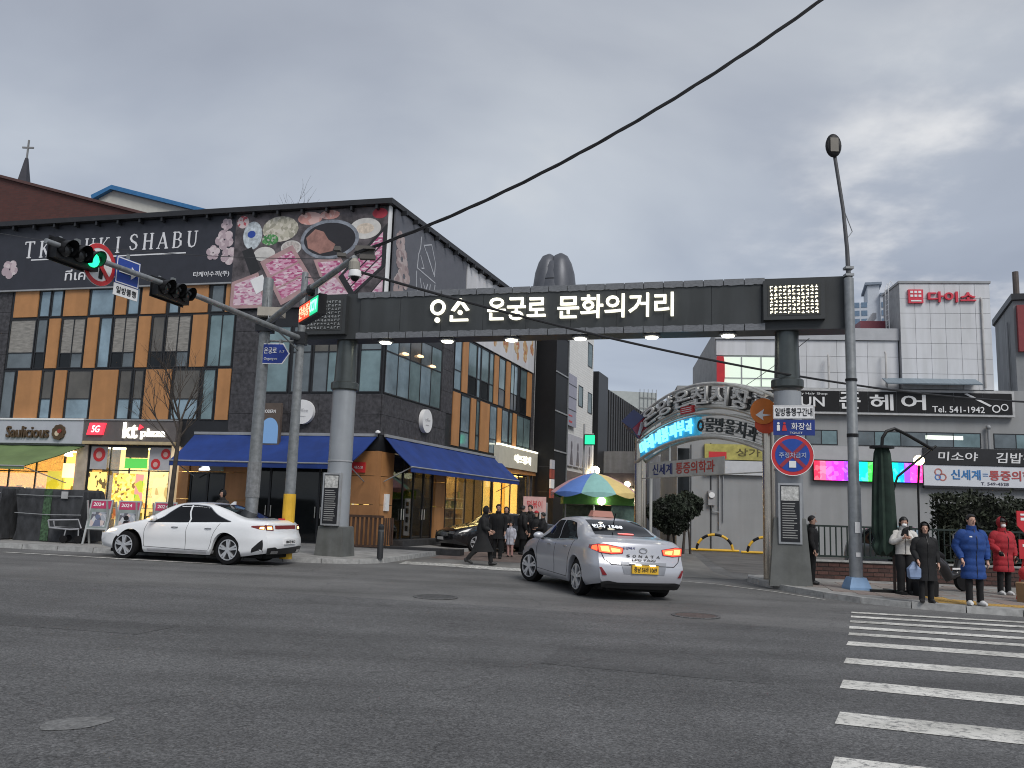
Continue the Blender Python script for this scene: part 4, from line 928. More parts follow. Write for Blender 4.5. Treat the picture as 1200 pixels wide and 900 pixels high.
# lattice lamp boxes over each column
def lattice(x0, x1, z0, z1, lit):
    b = MB(); b.box(x0, x1, -.56, -.39, z0, z1); o = part('lattice_box', b, M_darkgrey, gate, label='lit lattice panel' if lit else 'unlit lattice panel')
    part('lattice_backing', MB().box(x0+.1, x1-.1, -.568, -.562, z0+.1, z1-.1), mat('lattice_dark_grey', (.035, .037, .037)) , o)  # charcoal sheet behind the tiles
    nx, nz = 11, 8
    m = emat('lattice_glow', (1.0, .93, .70), 1.35) if lit else mat('lattice_tile', (.26, .27, .27), .5, var=.2)
    for i in range(nx):
        for k in range(nz):
            cx = x0+.14+(x1-x0-.28)*(i+.5)/nx; cz = z0+.13+(z1-z0-.26)*(k+.5)/nz
            w2, h2 = (x1-x0-.28)/nx*.31, (z1-z0-.26)/nz*.31
            q = random.randint(0, 3); t = MB()
            f = .55 if lit else .42
            if q == 0: t.box(cx-w2, cx+w2, -.585, -.569, cz+h2*.3, cz+h2); t.box(cx-w2, cx-w2*.3, -.585, -.569, cz-h2, cz+h2*.29)
            elif q == 1: t.box(cx-w2, cx+w2, -.585, -.569, cz-h2, cz-h2*.2); t.box(cx-w2*.3, cx+w2*.4, -.585, -.569, cz-h2*.19, cz+h2)
            elif q == 2: t.box(cx-w2, cx+w2, -.585, -.569, cz-h2*.3, cz+h2*.4); t.box(cx-w2*.35, cx+w2*.35, -.585, -.569, cz+h2*.41, cz+h2)
            else: t.box(cx+w2*.2, cx+w2, -.585, -.569, cz-h2, cz+h2); t.box(cx-w2, cx+w2*.19, -.585, -.569, cz-h2*.2, cz+h2*.5)
            part('lattice_tile', t, m, o)
lattice(-1.28, .16, 6.32, 7.44, False); lattice(11.55, 13.0, 6.42, 7.42, True)
for x in (1.24, 3.1, 4.95, 6.85, 8.75, 10.68):
    o = part('downlight', MB().lathe([(.2, -.0), (.23, -.05), (.16, -.075), (.02, -.075)], 18, (x, -.12, zb0)), M_grey, gate, smooth=40)
    part('bulb', MB().lathe([(.17, -.07), (.15, -.10), (.02, -.11)], 18, (x, -.12, zb0)), emat('downlight_glow', (1, .95, .78), 7.0), o)
def column(x, base, pw, ph):
    o = part('column', MB().lathe([(.355, 0), (.355, .02), (.335, 2.6), (.33, 4.75-.02), (.30, 4.75)], 28, (x, 0, base+.0)), mat('column_grey', (.33, .35, .375), .42, .25, var=.06, scale=1.5, stain=.12), gate, smooth=35)
    part('column_collar', MB().lathe([(.36, 4.76), (.395, 4.8), (.395, 4.97), (.36, 5.0), (.315, 5.0), (.29, 5.9), (.29, zb0-.002)], 28, (x, 0, 0)), mat('column_dark_metal', (.085, .095, .092), .32, .6, var=.1), gate, smooth=35)
    part('column_plinth', MB().loft([[(x+sx*w_, sy*d_, z) for sx, sy in ((-1, -1), (1, -1), (1, 1), (-1, 1))] for z, w_, d_ in ((base, pw, pw), (base+.15, pw*.97, pw*.97), (base+ph, .365, .365), (base+ph+.02, .34, .34))]), mat('column_plinth_grey', (.135, .14, .135), .6, .15, var=.12, stain=.2), gate)
    pl = part('notice_plaque', MB().box(x-.27, x+.27, -.44, -.33, .95, 2.4), mat('plaque_frame', (.40, .41, .42), .4, .4), gate)
    part('plaque_board', MB().box(x-.22, x+.22, -.448, -.441, 1.0, 2.35), M_dark, pl)
    part('plaque_emblem', MB().box(x-.2, x+.2, -.456, -.45, 1.98, 2.32), mat('plaque_pale', (.5, .5, .48), .5, var=.3, scale=14), pl)
    ln = MB()
    for k in range(15): ln.box(x-.18, x+.18-random.uniform(0, .1), -.452, -.449, 1.9-k*.058, 1.9-k*.058+.02)
    part('plaque_print', ln, mat('plaque_ink', (.32, .32, .31)), pl)
    part('column_ring', MB().lathe([(.345, 0), (.352, .01), (.352, .035), (.345, .045)], 28, (x, 0, 2.72)), M_grey, gate)
column(0.0, .06, .42, .85); column(12.12, -.05, .49, 1.6)
# dome camera on the beam
cc = MB(); cc.lathe([(.12, .16), (.13, .08), (.1, 0), (.04, -.07)], 14)
# ------------------------------------------------------------------ poles, arms and signals by the kerb
def pole(name, label, x, y, z0, z1, r0, r1):
    t = thing(name, label, 'pole', (x, y, z0))
    part('shaft', MB().lathe([(r0, 0), (r0*.97, (z1-z0)*.3), (r1, z1-z0), (r1*.5, z1-z0+.03)], 14), M_steel, t, smooth=40)
    return t
pz = gz(-6)+KH
p1 = pole('utility_pole', 'stout grey steel pole carrying the surveillance camera arm beside the gateway column', -6.5, 21.9, pz, 7.35, .165, .13)
part('pole_band', MB().lathe([(.175, 0), (.175, .9)], 14, (0, 0, 1.5)), mat('grey_sticker_wrap', (.2, .205, .21), .7, var=.2, scale=12), p1)
p2 = pole('traffic_signal_pole', 'slimmer grey steel pole with a yellow painted foot holding the traffic signals', -5.55, 21.9, pz, 7.55, .14, .085)
part('yellow_sleeve', MB().lathe([(.16, 0), (.155, 1.62)], 14), M_yellow, p2)
o = part('warning_sticker', MB().box(-.2, -.04, -.18, -.13, .2, 1.0), M_red, p2)
text('주차금지', M_white, o, (-.12, -.185, .62), w=.09, h=.5, depth=.006)
def armtube(t, a, b, r0, r1, name='arm'):
    part(name, MB().tube([a, ((a[0]+b[0])/2, (a[1]+b[1])/2, (a[2]+b[2])/2+.06), b], [r0, (r0+r1)/2, r1], 10), M_steel, t, smooth=40)
# signal arm: over the road towards the camera
A0 = Vector((-5.55, 21.9, 5.78)); A1 = Vector((-7.98, 14.0, 5.80)); AB = (A1-A0); LA = AB.length; AD = AB.normalized()
off = Vector((-5.55, 21.9, pz))
armtube(p2, A0-off, A1-off, .075, .045)
part('arm_clamp', MB().box(-.14, .14, -.16, .12, 5.78-pz-.16, 5.78-pz+.16), M_dark, p2)
part('arm_brace', MB().tube([(0, 0, 5.78-pz-.35), tuple(A0+AD*1.1-off+Vector((0, 0, -.02)))], .02, 6), M_steel, p2)
M_lens_off = mat('unlit_lens', (.03, .03, .03), .25)
def signal_head(label, d, n, lit, litm, face):
    """row of lamps hung along the arm at distance d; lamps look along +X side of the arm"""
    p = A0+AD*d
    ang = math.atan2(AD.y, AD.x)+PI      # local x runs back along the arm to the pole, faces -Y (towards oncoming traffic)
    t = thing('traffic_signal', label, 'traffic light', tuple(p+Vector((0, 0, -.02))), ang)
    L = n*.36
    part('housing', MB().box(-L/2, L/2, .02, .2, -.2, .2).box(-L/2-.03, L/2+.03, .2, .22, -.24, .24), M_black, t)
    for i in range(n):
        x = -L/2+.18+.36*i
        v = MB(); ro_ = .165; rings = []
        for y, k in ((.02, 1), (-.16, 1.0)):
            rings.append([(x+ro_*math.cos(a), y-(0 if y > 0 else .08*math.sin(a)), ro_*math.sin(a)) for a in [R(-40)+R(260)*q/14 for q in range(15)]])
        rings2 = [[(x+(px-x)*.9, py, pz_*.9) for px, py, pz_ in r] for r in rings]
        v.loft(rings, closed=False); v.loft(rings2[::-1], closed=False)
        part('visor', v, M_black, t, smooth=40)
        m = litm if i == lit else M_lens_off
        part('lens', MB().ball((x, .0, 0), (.15, .08, .15), 14, 8), m, t, smooth=60)
    part('hanger', MB().box(-.05, .05, .05, .12, .2, .32), M_steel, t); part('hanger', MB().box(-.3, -.24, .221, .25, -.02, .3), M_steel, t)
    t.scale = (.9, .9, .9)
    return t
G_on = emat('green_signal_glow', (.02, 1.0, .34), 1.6)
sgp = signal_head('black traffic light with its green lamp lit, at the free end of the signal arm', 7.52, 3, 2, G_on, 0)
sg2 = signal_head('black three lamp traffic light with no lamp showing, in the middle of the signal arm', 4.95, 3, 9, G_on, 0)
# round prohibition sign and blue arrow plate
fa = math.atan2(AD.y, AD.x)+PI
t = thing('road_sign', 'round red rimmed no left turn sign hung beside the green signal', 'road sign', tuple(A0+AD*6.86+Vector((-.16, .05, .0))), R(72))
part('plate', MB().disc((0, 0), .40, 0, .02, 32), M_white, t)
rg = MB(); ring(rg, 0, 0, .395, .31, -.006, -.001, 32); part('red_rim', rg, M_red, t)
ar = MB(); ar.box(.0, .09, -.012, -.004, -.26, .0); ar.box(-.08, .09, -.012, -.0045, .0, .09); ar.plate([(-.08, -.07), (-.26, .045), (-.08, .16)], -.012, -.004); part('arrow', ar, M_black, t)
ar = MB(); ar.plate([(-.27, .21), (-.21, .27), (.27, -.21), (.21, -.27)], -.018, -.013); part('red_bar', ar, M_red, t)
part('hanger', MB().box(-.03, .03, .02, .05, -.2, .4), M_steel, t)
t = thing('road_sign', 'square blue one way sign with a white arrow above a small white plate', 'road sign', tuple(A0+AD*6.2+Vector((-.10, .03, -.05))), R(70))
part('plate', MB().box(-.3, .3, 0, .02, -.18, .34), M_blue, t); rg = MB().frame(-.29, .29, -.17, .33, .02, -.004, -.001); part('border', rg, M_white, t)
ar = MB(); ar.box(-.22, .08, -.012, -.004, .04, .13); ar.plate([(.08, -.04), (.24, .085), (.08, .21)], -.012, -.0035); part('arrow', ar, M_white, t)
o = part('sub_plate', MB().box(-.3, .3, 0, .02, -.42, -.19), M_white, t); text('일방통행', M_black, o, (0, -.006, -.305), w=.5, h=.13, depth=.006)
part('hanger', MB().box(-.03, .03, .02, .05, -.3, .45), M_steel, t)
# camera arm of the stout pole
B0 = Vector((-6.5, 21.9, 6.12)); B1 = Vector((-3.12, 16.0, 6.27)); BD = (B1-B0).normalized(); offb = Vector((-6.5, 21.9, pz))
armtube(p1, B0-offb, B1-offb, .085, .06)
part('arm_clamp', MB().box(-.2, .2, -.2, .2, 6.12-pz-.2, 6.12-pz+.15), M_dark, p1)
part('camera_box', MB().box(-.1, .55, -.45, -.15, 6.12-pz+.15, 6.12-pz+.38), mat('beige_camera_box', (.36, .33, .28), .5), p1)
part('arm_stay', MB().tube([(0, 0, 7.1-pz), (.22, -.5, 6.16-pz)], .018, 6), M_steel, p1)
jc = tuple(B0+BD*4.0-offb)
part('junction_clamp', MB().ball(jc, (.12, .12, .14), 10, 6), M_dark, p1)
for q in range(6):
    tip = MB(); tip.cbox((B1.x-offb.x+random.uniform(-.35, .35), B1.y-offb.y+random.uniform(-.1, .1), B1.z-offb.z+random.uniform(-.05, .22)), (random.uniform(.12, .3), .12, random.uniform(.06, .14)))
    part('cable_bracket', tip, mat('dull_bracket', (.12, .11, .10), .6, .4), p1)
part('insulator', MB().lathe([(.05, .1), (.11, .02), (.11, -.12), (.07, -.2), (.07, -.26)], 12, tuple(B1-offb+Vector((0, 0, -.12)))), mat('old_insulator', (.3, .28, .24)), p1)
t = thing('surveillance_camera', 'white dome surveillance camera hanging from the tip of the camera arm', 'security camera', (B1.x+.02, B1.y, 5.90)); t.scale = (.68, .68, .68)
part('cover', MB().lathe([(.10, .20), (.17, .16), (.19, .0), (.185, -.02), (.1, -.02)], 18), M_white, t, smooth=40); part('dome', MB().ball((0, 0, -.03), (.12, .12, .12), 14, 8), M_black, t, smooth=60); part('stem', MB().lathe([(.035, .2), (.035, .34)], 8), M_grey, t)
# matrix sign with a red and a green figure under the camera arm
t = thing('led_sign', 'slanted LED display showing red and green Korean characters under the camera arm', 'LED sign', tuple(B0+BD*3.95+Vector((0, 0, -.42))), math.atan2(BD.y, BD.x))
ex = Euler((0, 0, math.atan2(BD.y, BD.x)))
part('housing', MB().box(-.72, .72, -.02, .16, -.22, .22), M_black, t)
part('red_face', MB().box(-.68, .12, -.035, -.022, -.18, .18), emat('led_red_face', (1, .10, .035), .55), t)
part('green_face', MB().box(.14, .68, -.035, -.022, -.18, .18), emat('led_green_face', (.02, .75, .35), .6), t)
text('단속중', emat('led_red_text', (1, .4, .25), 1.4), t, (-.28, -.045, 0), w=.72, h=.27, depth=.01)
text('CCTV', emat('led_green_text', (.35, 1, .6), 1.3), t, (.41, -.045, 0), w=.48, h=.24, depth=.01)
part('hanger', MB().box(-.4, -.35, .0, .05, .2, .46), M_steel, t); part('hanger', MB().box(.35, .4, .0, .05, .2, .46), M_steel, t)
# blue street name plate between the two poles
t = thing('street_name_sign', 'blue pointed street name plate fixed between the two steel poles', 'street sign', (-6.15, 21.72, 5.33), R(-8))
part('plate', MB().plate([(-.34, .27), (.22, .27), (.40, 0), (.22, -.27), (-.34, -.27)], 0, .03), M_white, t)
part('plate_face', MB().plate([(-.315, .245), (.205, .245), (.372, 0), (.205, -.245), (-.315, -.245)], -.006, -.001), mat('sign_blue', (.014, .04, .26), .5), t)
text('온궁로', M_white, t, (-.12, -.012, .08), w=.34, h=.16, depth=.008); text('Ongung-ro', M_white, t, (-.1, -.012, -.14), w=.36, h=.09, depth=.008, bold=0); text('1-7', M_white, t, (.2, -.012, .05), w=.12, h=.07, depth=.008, bold=0)
part('bracket', MB().tube([(-.35, .12, .36), (.62, .18, .36)], .03, 8).box(.1, .14, .0, .15, .2, .38).box(-.25, -.21, 0, .15, .2, .38), M_steel, t)

# cables
def cat_pts(a, b, sag, n=24):
    a, b = Vector(a), Vector(b)
    return [tuple(a+(b-a)*(i/n)-Vector((0, 0, sag*4*(i/n)*(1-i/n)))) for i in range(n+1)]
tip_ = (-3.12, 16.0, 6.36)
cb = MB(); pts = cat_pts((8.6, 13.0, 13.3), tip_, .85, 40)
for q in range(3):
    pp = [(p[0]+.020*math.cos(i*.9+q*2.1), p[1], p[2]+.020*math.sin(i*.9+q*2.1)) for i, p in enumerate(pts)]
    cb.tube(pp, .017, 6)
single('overhead_cable', 'thick twisted black cable running up from the camera arm into the sky', 'cable', cb, M_wire)
single('overhead_cable', 'long sagging black cable running across the gateway to the hair salon side', 'cable', MB().tube(cat_pts((-3.12, 16.0, 6.02), (17.5, 26.0, 5.35), .62, 40), .027, 6), M_wire)
single('overhead_cable', 'thin cable crossing in front of the restaurant banner', 'cable', MB().tube(cat_pts((-16, 21, 8.6), (-3.12, 16.0, 6.25), .35, 30), .008, 5), mat('thin_cable', (.05, .05, .055), .6))
single('overhead_cable', 'short slack cable between the pole tops and the camera arm tip', 'cable', MB().tube(cat_pts((-5.55, 21.9, 7.45), (-3.12, 16.0, 6.2), .15, 16), .012, 5), M_wire)
single('overhead_cable', 'thin cable hanging from the gateway beam end over the white building', 'cable', MB().tube(cat_pts((7.6, 21.5, 6.15), (9.5, 44, 7.0), .3, 16), .01, 5), mat('thin_cable', (.05, .05, .055), .6))

# street lamp
t = thing('street_lamp', 'tall grey street lamp with a flat oval head beside the gateway column', 'street lamp', (8.17, 20.3, gz(8.17)+KH))
zb = gz(8.17)+KH
part('shaft', MB().lathe([(.155, 0), (.15, .4), (.148, 2.4), (.125, 2.45), (.115, 7.45), (.05, 7.5)], 14), mat('lamp_post_grey', (.27, .285, .30), .5, .35, var=.12, scale=6, stain=.15), t, smooth=40)
part('foot_cover', MB().loft([[(sx*w_, sy*w_, z) for sx, sy in ((-1, -1), (1, -1), (1, 1), (-1, 1))] for z, w_ in ((0, .25), (.05, .25), (.2, .20), (.28, .17))]), mat('light_blue_cover', (.20, .33, .52), .6, var=.1), t)
part('upper_arm', MB().tube([(0, 0, 7.45), (-.02, .0, 8.2), (-.1, -.02, 9.2), (-.30, -.05, 10.62-zb)], [.06, .05, .045, .045], 10), mat('lamp_arm_dark', (.10, .10, .105), .5, .4), t, smooth=40)
part('arm_bracket', MB().tube([(-.12, -.02, 9.3), (.12, .0, 8.65), (-.03, 0, 8.45)], .012, 5).box(-.1, .1, -.1, .1, 7.5, 7.56).box(-.1, .1, -.1, .1, 7.68, 7.74), M_steel, t)
hd = part('lamp_head', MB().loft([[(-.34+.20*k*math.cos(a), -.12+.05*sgn, 10.80-zb+.31*k*math.sin(a)) for a in [2*PI*j/20 for j in range(20)]] for sgn, k, dy in ((-1, .82, 0), (0, 1, 0), (1, .95, 0), (2, .6, 0))]), M_black, t, smooth=50)
part('lamp_lens', MB().box(-.44, -.24, -.19, -.172, 10.62-zb, 10.98-zb), mat('lamp_lens_dull', (.16, .145, .12), .4), t)
part('sticker', MB().box(-.06, .06, -.158, -.149, 1.3, 1.55).box(-.05, .05, -.158, -.149, .75, .85), M_white, t)
part('pole_clamp', MB().lathe([(.135, 0), (.135, .08)], 12, (0, 0, 3.55)).lathe([(.14, 0), (.14, .06)], 12, (0, 0, 4.9)), M_black, t)

# ------------------------------------------------------------------ market arch
aL, aRr = Vector((4.55, 29.7)), Vector((6.87, 22.55))
adv = aRr-aL; AW = adv.length; AA = math.atan2(adv.y, adv.x)
arch = thing('market_arch', 'curved stainless steel market arch with Korean block letters and lit panel on two steel pipes', 'archway', (aL.x, aL.y, gz(5)), AA)
zo = -gz(5)
def arc_z(x, e, m): return e+(m-e)*(1-((x-AW/2)/(AW/2))**2)
for x, r in ((0, .2), (AW, .19)):
    part('column', MB().lathe([(r+.05, 0), (r+.05, .06), (r, .07), (r, 4.55), (.05, 4.62)], 18, (x, 0, 0)), mat('polished_steel_pipe', (.55, .49, .41), .22, .92, var=.12, scale=4, stretch=(1, 1, .3)), arch, smooth=40)
def band_tube(e, m, r, y=0.0, name='arch_rail', mt=None):
    part(name, MB().tube([(AW*i/24, y, arc_z(AW*i/24, e, m)+zo*0) for i in range(25)], r, 8), mt or M_stainless, arch, smooth=40)
for y in (-.16, .16):
    band_tube(4.9, 5.62, .05, y); band_tube(4.25, 4.92, .05, y); band_tube(3.42, 4.02, .055, y); band_tube(4.08, 4.72, .04, y)
M_slat = mat('brushed_slat', (.74, .73, .70), .5, .0, var=.12)
for k in range(6):
    e_, m_ = 4.33+.09*k, 5.01+.09*k
    part('arch_slat', MB().tube([(AW*i/24, 0, arc_z(AW*i/24, e_, m_)) for i in range(25)], .022, 5), M_slat, arch)
M_let = mat('market_letter_steel', (.76, .75, .72), .45, .0); M_letside = mat('market_letter_dark', (.03, .03, .03), .5)
def arc_text(s_, x0, x1, e, m, h, mt, y, depth, back=None, parent=None, bold=.012):
    n = len(s_)
    for i, ch in enumerate(s_):
        x = x0+(x1-x0)*(i+.5)/n
        sl = math.atan2(arc_z(x+.1, e, m)-arc_z(x-.1, e, m), .2)
        me = text_mesh(ch, (x1-x0)/n*.86, h, depth, bold); me.materials.clear(); me.materials.append(mt)
        o = link('lettering', me, arch, (x, y, arc_z(x, e, m)), (0, -sl, 0))
        if back:
            me2 = text_mesh(ch, (x1-x0)/n*.9, h*1.04, depth*.9, bold+.02); me2.materials.clear(); me2.materials.append(back)
            link('letter_back', me2, arch, (x+.05, y+depth*.96, arc_z(x, e, m)-.02), (0, -sl, 0))
arc_text('온양온천시장', .55, AW-.45, 4.575, 5.27, .52, M_let, -.24, .07, M_letside)
# lower band: boards bent along the arch
def arc_board(x0, x1, e0, m0, e1, m1, y0, y1, mt, name, n=10):
    b = MB(); rings = []
    for i in range(n+1):
        x = x0+(x1-x0)*i/n; a, c = arc_z(x, e0, m0), arc_z(x, e1, m1)
        rings.append([(x, y0, a), (x, y1, a), (x, y1, c), (x, y0, c)])
    part(name, b.loft(rings), mt, arch)
arc_board(.18, AW*.52, 3.50, 4.10, 4.02, 4.66, -.1, .1, emat('cyan_panel_glow', (.04, .38, .62), .22), 'sign_panel')
for k in range(6):
    part('arch_slat', MB().tube([(AW*.53+(AW*.47-.2)*i/14, 0, arc_z(AW*.53+(AW*.47-.2)*i/14, 3.52+.09*k, 4.12+.09*k)) for i in range(15)], .018, 5), M_slat, arch)
arc_text('미래새봄피부과', .25, AW*.51, 3.76, 4.38, .47, emat('cyan_lit_letters', (.26, .80, 1.0), 1.0), -.16, .05, bold=.020)
arc_text('물방울치과', AW*.60, AW-.3, 3.76, 4.38, .42, mat('slate_letters', (.055, .065, .065), .5), -.15, .05)
rg = MB(); ring(rg, AW*.56, 4.36, .17, .11, -.14, -.1, 16); part('sign_emblem', rg, M_letside, arch)
o = part('sign_panel', MB().box(AW*.43, AW*.53, -.26, -.18, 4.78, 5.0), M_red, arch)
ln = MB()
for k in range(3): ln.box(AW*.44, AW*.52, -.264, -.26, 4.82+k*.06, 4.84+k*.06)
part('sign_print', ln, M_white, o)
o = part('banner', MB().box(.75, AW*.72, -.06, -.03, 2.88, 3.38), mat('banner_cloth', (.52, .50, .46), .7, var=.1), arch)
text('신세계', mat('navy_letters', (.025, .035, .16)), o, (1.7, -.065, 3.13), w=1.35, h=.36, depth=.008, bold=.016); text('통증의학과', mat('red_letters', (.50, .07, .05)), o, (3.75, -.065, 3.13), w=2.3, h=.36, depth=.008, bold=.016)
part('banner_post', MB().tube([(.8, 0, 0), (.8, 0, 3.4)], .05, 8).tube([(2.0, .05, 2.9), (2.0, .05, 3.95)], .03, 8).tube([(.2, 0, 2.87), (AW-.2, 0, 2.87)], .02, 6), M_stainless, arch)
# cube lantern at the foot of the arch band
t = thing('lantern_sign', 'tilted cube sign in red and navy at the end of the market arch', 'sign', (4.32, 29.3, 4.6), R(20))
o = part('cube', MB().box(-.3, .3, -.3, .3, -.3, .3), mat('cube_navy', (.012, .018, .06), .5), t, rot=(R(35), R(30), R(35)))
part('cube_face', MB().box(-.28, .28, -.312, -.301, -.28, .28), mat('cube_red', (.26, .02, .035), .5), o)
part('cube_face', MB().plate([(-.25, .1), (-.1, .22), (.2, -.2), (.1, -.25)], -.318, -.313), mat('cube_pale', (.5, .42, .45), .5), o)

# signs strapped to the column and the arch pipe by the crossing
sx, sy = 6.86, 21.0 - .42
t = thing('no_parking_sign', 'round blue no parking sign with a broad red rim strapped to the gateway column', 'road sign', (6.83, 20.62, 3.07), GR)
part('plate', MB().disc((0, 0), .5, 0, .02, 36), M_red, t)
part('plate_face', MB().disc((0, 0), .40, -.006, -.001, 36), mat('sign_blue_face', (.015, .065, .34), .45, var=.1), t)
ar = MB(); ar.plate([(-.31, .25), (-.25, .31), (.31, -.25), (.25, -.31)], -.012, -.007); ar.plate([(-.31, -.25), (-.25, -.31), (.31, .25), (.25, .31)], -.0135, -.0085); part('red_cross', ar, mat('sign_dull_red', (.30, .03, .05), .5), t)
text('주정차금지', mat('sign_text_pale', (.42, .47, .62)), t, (0, -.02, .0), w=.62, h=.13, depth=.006)
part('print', MB().box(-.08, .08, -.022, -.016, -.3, -.14), M_white, t)
rg = MB(); ring(rg, 0, 0, .5, .485, -.008, -.001, 36); part('rim', rg, M_white, t)
part('clamp', MB().box(-.05, .05, .02, .2, -.2, -.12).box(-.05, .05, .02, .2, .15, .23), M_steel, t)
t = thing('one_way_sign', 'narrow white one way zone plate above the blue toilet plate', 'sign', (6.87, 20.6, 4.12), GR)
part('plate', MB().box(-.48, .48, 0, .02, -.165, .165), M_white, t); text('일방통행구간내', M_black, t, (0, -.008, 0), w=.86, h=.2, depth=.006); part('border', MB().frame(-.47, .47, -.155, .155, .012, -.004, -.001), mat('grey_print', (.4, .4, .4)), t); part('clamp', MB().box(-.05, .05, .02, .2, -.05, .05), M_steel, t)
t = thing('toilet_sign', 'blue public toilet plate under the white one way plate', 'sign', (6.87, 20.6, 3.74), GR)
part('plate', MB().box(-.48, .48, 0, .02, -.19, .19), mat('toilet_blue', (.012, .035, .21), .5), t)
text('화장실', M_white, t, (.17, -.008, .03), w=.46, h=.17, depth=.006); text('TOILET', M_white, t, (.05, -.008, -.13), w=.3, h=.05, depth=.006, bold=0)
ic = MB().disc((-.36, .1), .03, -.012, -.002, 10).box(-.395, -.325, -.012, -.003, -.08, .06); part('icon', ic, M_white, t); ic = MB().disc((-.22, .1), .03, -.012, -.002, 10).plate([(-.25, .06), (-.19, .06), (-.16, -.08), (-.28, -.08)], -.012, -.003); part('icon', ic, M_red, t); part('clamp', MB().box(-.05, .05, .02, .2, -.05, .05), M_steel, t)
t = thing('orange_sign', 'round orange sign with a white arrow and a cut edge on the steel arch pipe', 'sign', (6.55, 22.0, 4.17), R(-12))
part('plate', MB().disc((0, .12), (.33, .34), 0, .03, 28), mat('sign_orange', (.62, .17, .02), .5), t); part('plate_lower', MB().disc((.06, -.22), (.28, .24), .031, .05, 20), mat('sign_red_orange', (.6, .07, .02), .5), t)
part('arrow', MB().plate([(-.2, .02), (.02, .18), (-.02, .05), (.2, .02), (-.02, -.02), (.0, -.12)], -.01, -.001), M_white, t); part('clamp', MB().box(.2, .4, .05, .3, -.05, .05), M_steel, t)

# ------------------------------------------------------------------ long grey building across the parking lot
RX, RY, RR = 10.3, 44.3, math.atan2(-.115, .993)
rb = thing('commercial_building', 'long pale grey building with white upper panels and red Korean lettering on its tower', 'building', (RX, RY, 0), RR)
M_gw = mat('grey_render_wall', (0.30, 0.305, 0.31), 0.85, var=0.05, scale=.6, stain=.07)
M_wp = mat('white_metal_panel', (0.60, 0.61, 0.635), 0.55, var=0.04, scale=.7, stain=.12)
part('wall', MB().box(-1.6, 17.5, 0, 14, -.6, 8.3), M_gw, rb)
M_joint = mat('panel_joint_grey', (.30, .305, .315), .7)
part('upper_wall', MB().box(.45, 9.7, .3, 13, 8.31, 11.45), M_joint, rb)
part('tower_wall', MB().box(9.75, 14.2, -.0, 2.6, 8.31, 13.85), M_joint, rb)
for i in range(6):
    for k in range(3):
        x0 = .45+(9.7-.45)*i/6; x1 = .45+(9.7-.45)*(i+1)/6; z0 = 8.31+(10.85-8.31)*k/3; z1 = 8.31+(10.85-8.31)*(k+1)/3
        if i < 2 and k in (0, 1): continue
        part('cladding_panel', MB().box(x0+.008, x1-.008, .25, .3, z0+.008, z1-.008), M_wp, rb)
part('parapet', MB().box(.4, 9.74, .15, .6, 10.87, 11.5), mat('parapet_metal', (.40, .41, .43), .5, var=.05), rb)
for i in range(6):
    for k in range(7):
        x0 = 9.75+(14.2-9.75)*i/6; x1 = 9.75+(14.2-9.75)*(i+1)/6; z0 = 8.31+5.55*k/7; z1 = 8.31+5.55*(k+1)/7
        part('cladding_panel', MB().box(x0+.008, x1-.008, -.05, -.001, z0+.008, z1-.008), M_wp, rb)
part('tower_cap', MB().box(9.7, 14.25, -.1, 2.7, 13.86, 13.98), M_grey, rb)
lad = MB()
for y in (.9, 1.4): lad.tube([(9.5, y, 11.4), (9.5, y, 13.9), (9.62, y, 14.25), (9.8, y, 14.0)], .025, 6)
for k in range(9): lad.tube([(9.5, .9, 11.6+.28*k), (9.5, 1.4, 11.6+.28*k)], .015, 5)
part('roof_ladder', lad, M_white, rb)
part('roof_stair', MB().plate([(8.3, 11.5), (9.3, 13.0), (9.5, 13.0), (9.5, 12.7), (8.6, 11.5)], 3, 3.4), M_wp, rb)
part('rooftop_tank', MB().box(8.2, 9.5, 1.5, 2.5, 11.5, 12.2), mat('maroon_metal', (.17, .03, .045), .5), rb)
# glowing upper shop window with a red edge
part('lit_window', MB().box(.8, 3.75, .2, .28, 8.35, 9.9), emat('pale_green_window_glow', (.66, .76, .64), .42), rb)
wf = MB()
for x in (1.75, 2.75): wf.box(x-.03, x+.03, .16, .2, 8.35, 9.9)
wf.box(.8, 3.75, .165, .2, 8.75, 8.8); part('window_bar', wf, M_grey, rb)
part('red_fin', MB().plate([(.45, 8.3), (.8, 8.3), (.86, 8.8), (.86, 9.5), (.8, 9.9), (.45, 9.9)], .0, .26), mat('bright_red_panel', (.55, .02, .03), .45), rb)
# tower lettering
lgm = mat('tower_red_letters', (.62, .03, .06), .45, var=.05)
o = part('sign_emblem', MB().box(10.15, 10.88, -.2, -.06, 12.78, 13.5), lgm, rb)
for i in range(3):
    for k in range(3):
        if k: part('emblem_window', MB().box(10.24+i*.2, 10.38+i*.2, -.215, -.205, 12.9+k*.2, 13.02+k*.2), M_white, o)
part('emblem_print', MB().box(10.26, 10.78, -.215, -.205, 12.86, 12.93), M_white, o)
text('다이소', lgm, rb, (12.3, -.13, 13.12), w=2.35, h=.56, depth=.12, bold=.024)
for x, z0, z1 in ((6.1, 7, 9.9), (8.95, 8.3, 10.1), (13.75, 8.4, 13.0)):
    part('drain_pipe', MB().tube([(x, -.12, z0), (x, -.12, z1), (x, -.02, z1+.12)], .055, 8), mat('pale_pipe', (.42, .41, .40), .5), rb, smooth=40)
part('canopy_roof', MB().loft([[(x, y, z) for x, y, z in ((xx, -.9, 8.42), (xx, -.05, 8.8), (xx, -.05, 8.86), (xx, -.92, 8.48))] for xx in (8.75, 13.3)]), mat('corrugated_blue_grey', (.22, .27, .31), .5, .3, var=.12, stretch=(12, .2, .2), scale=1), rb)
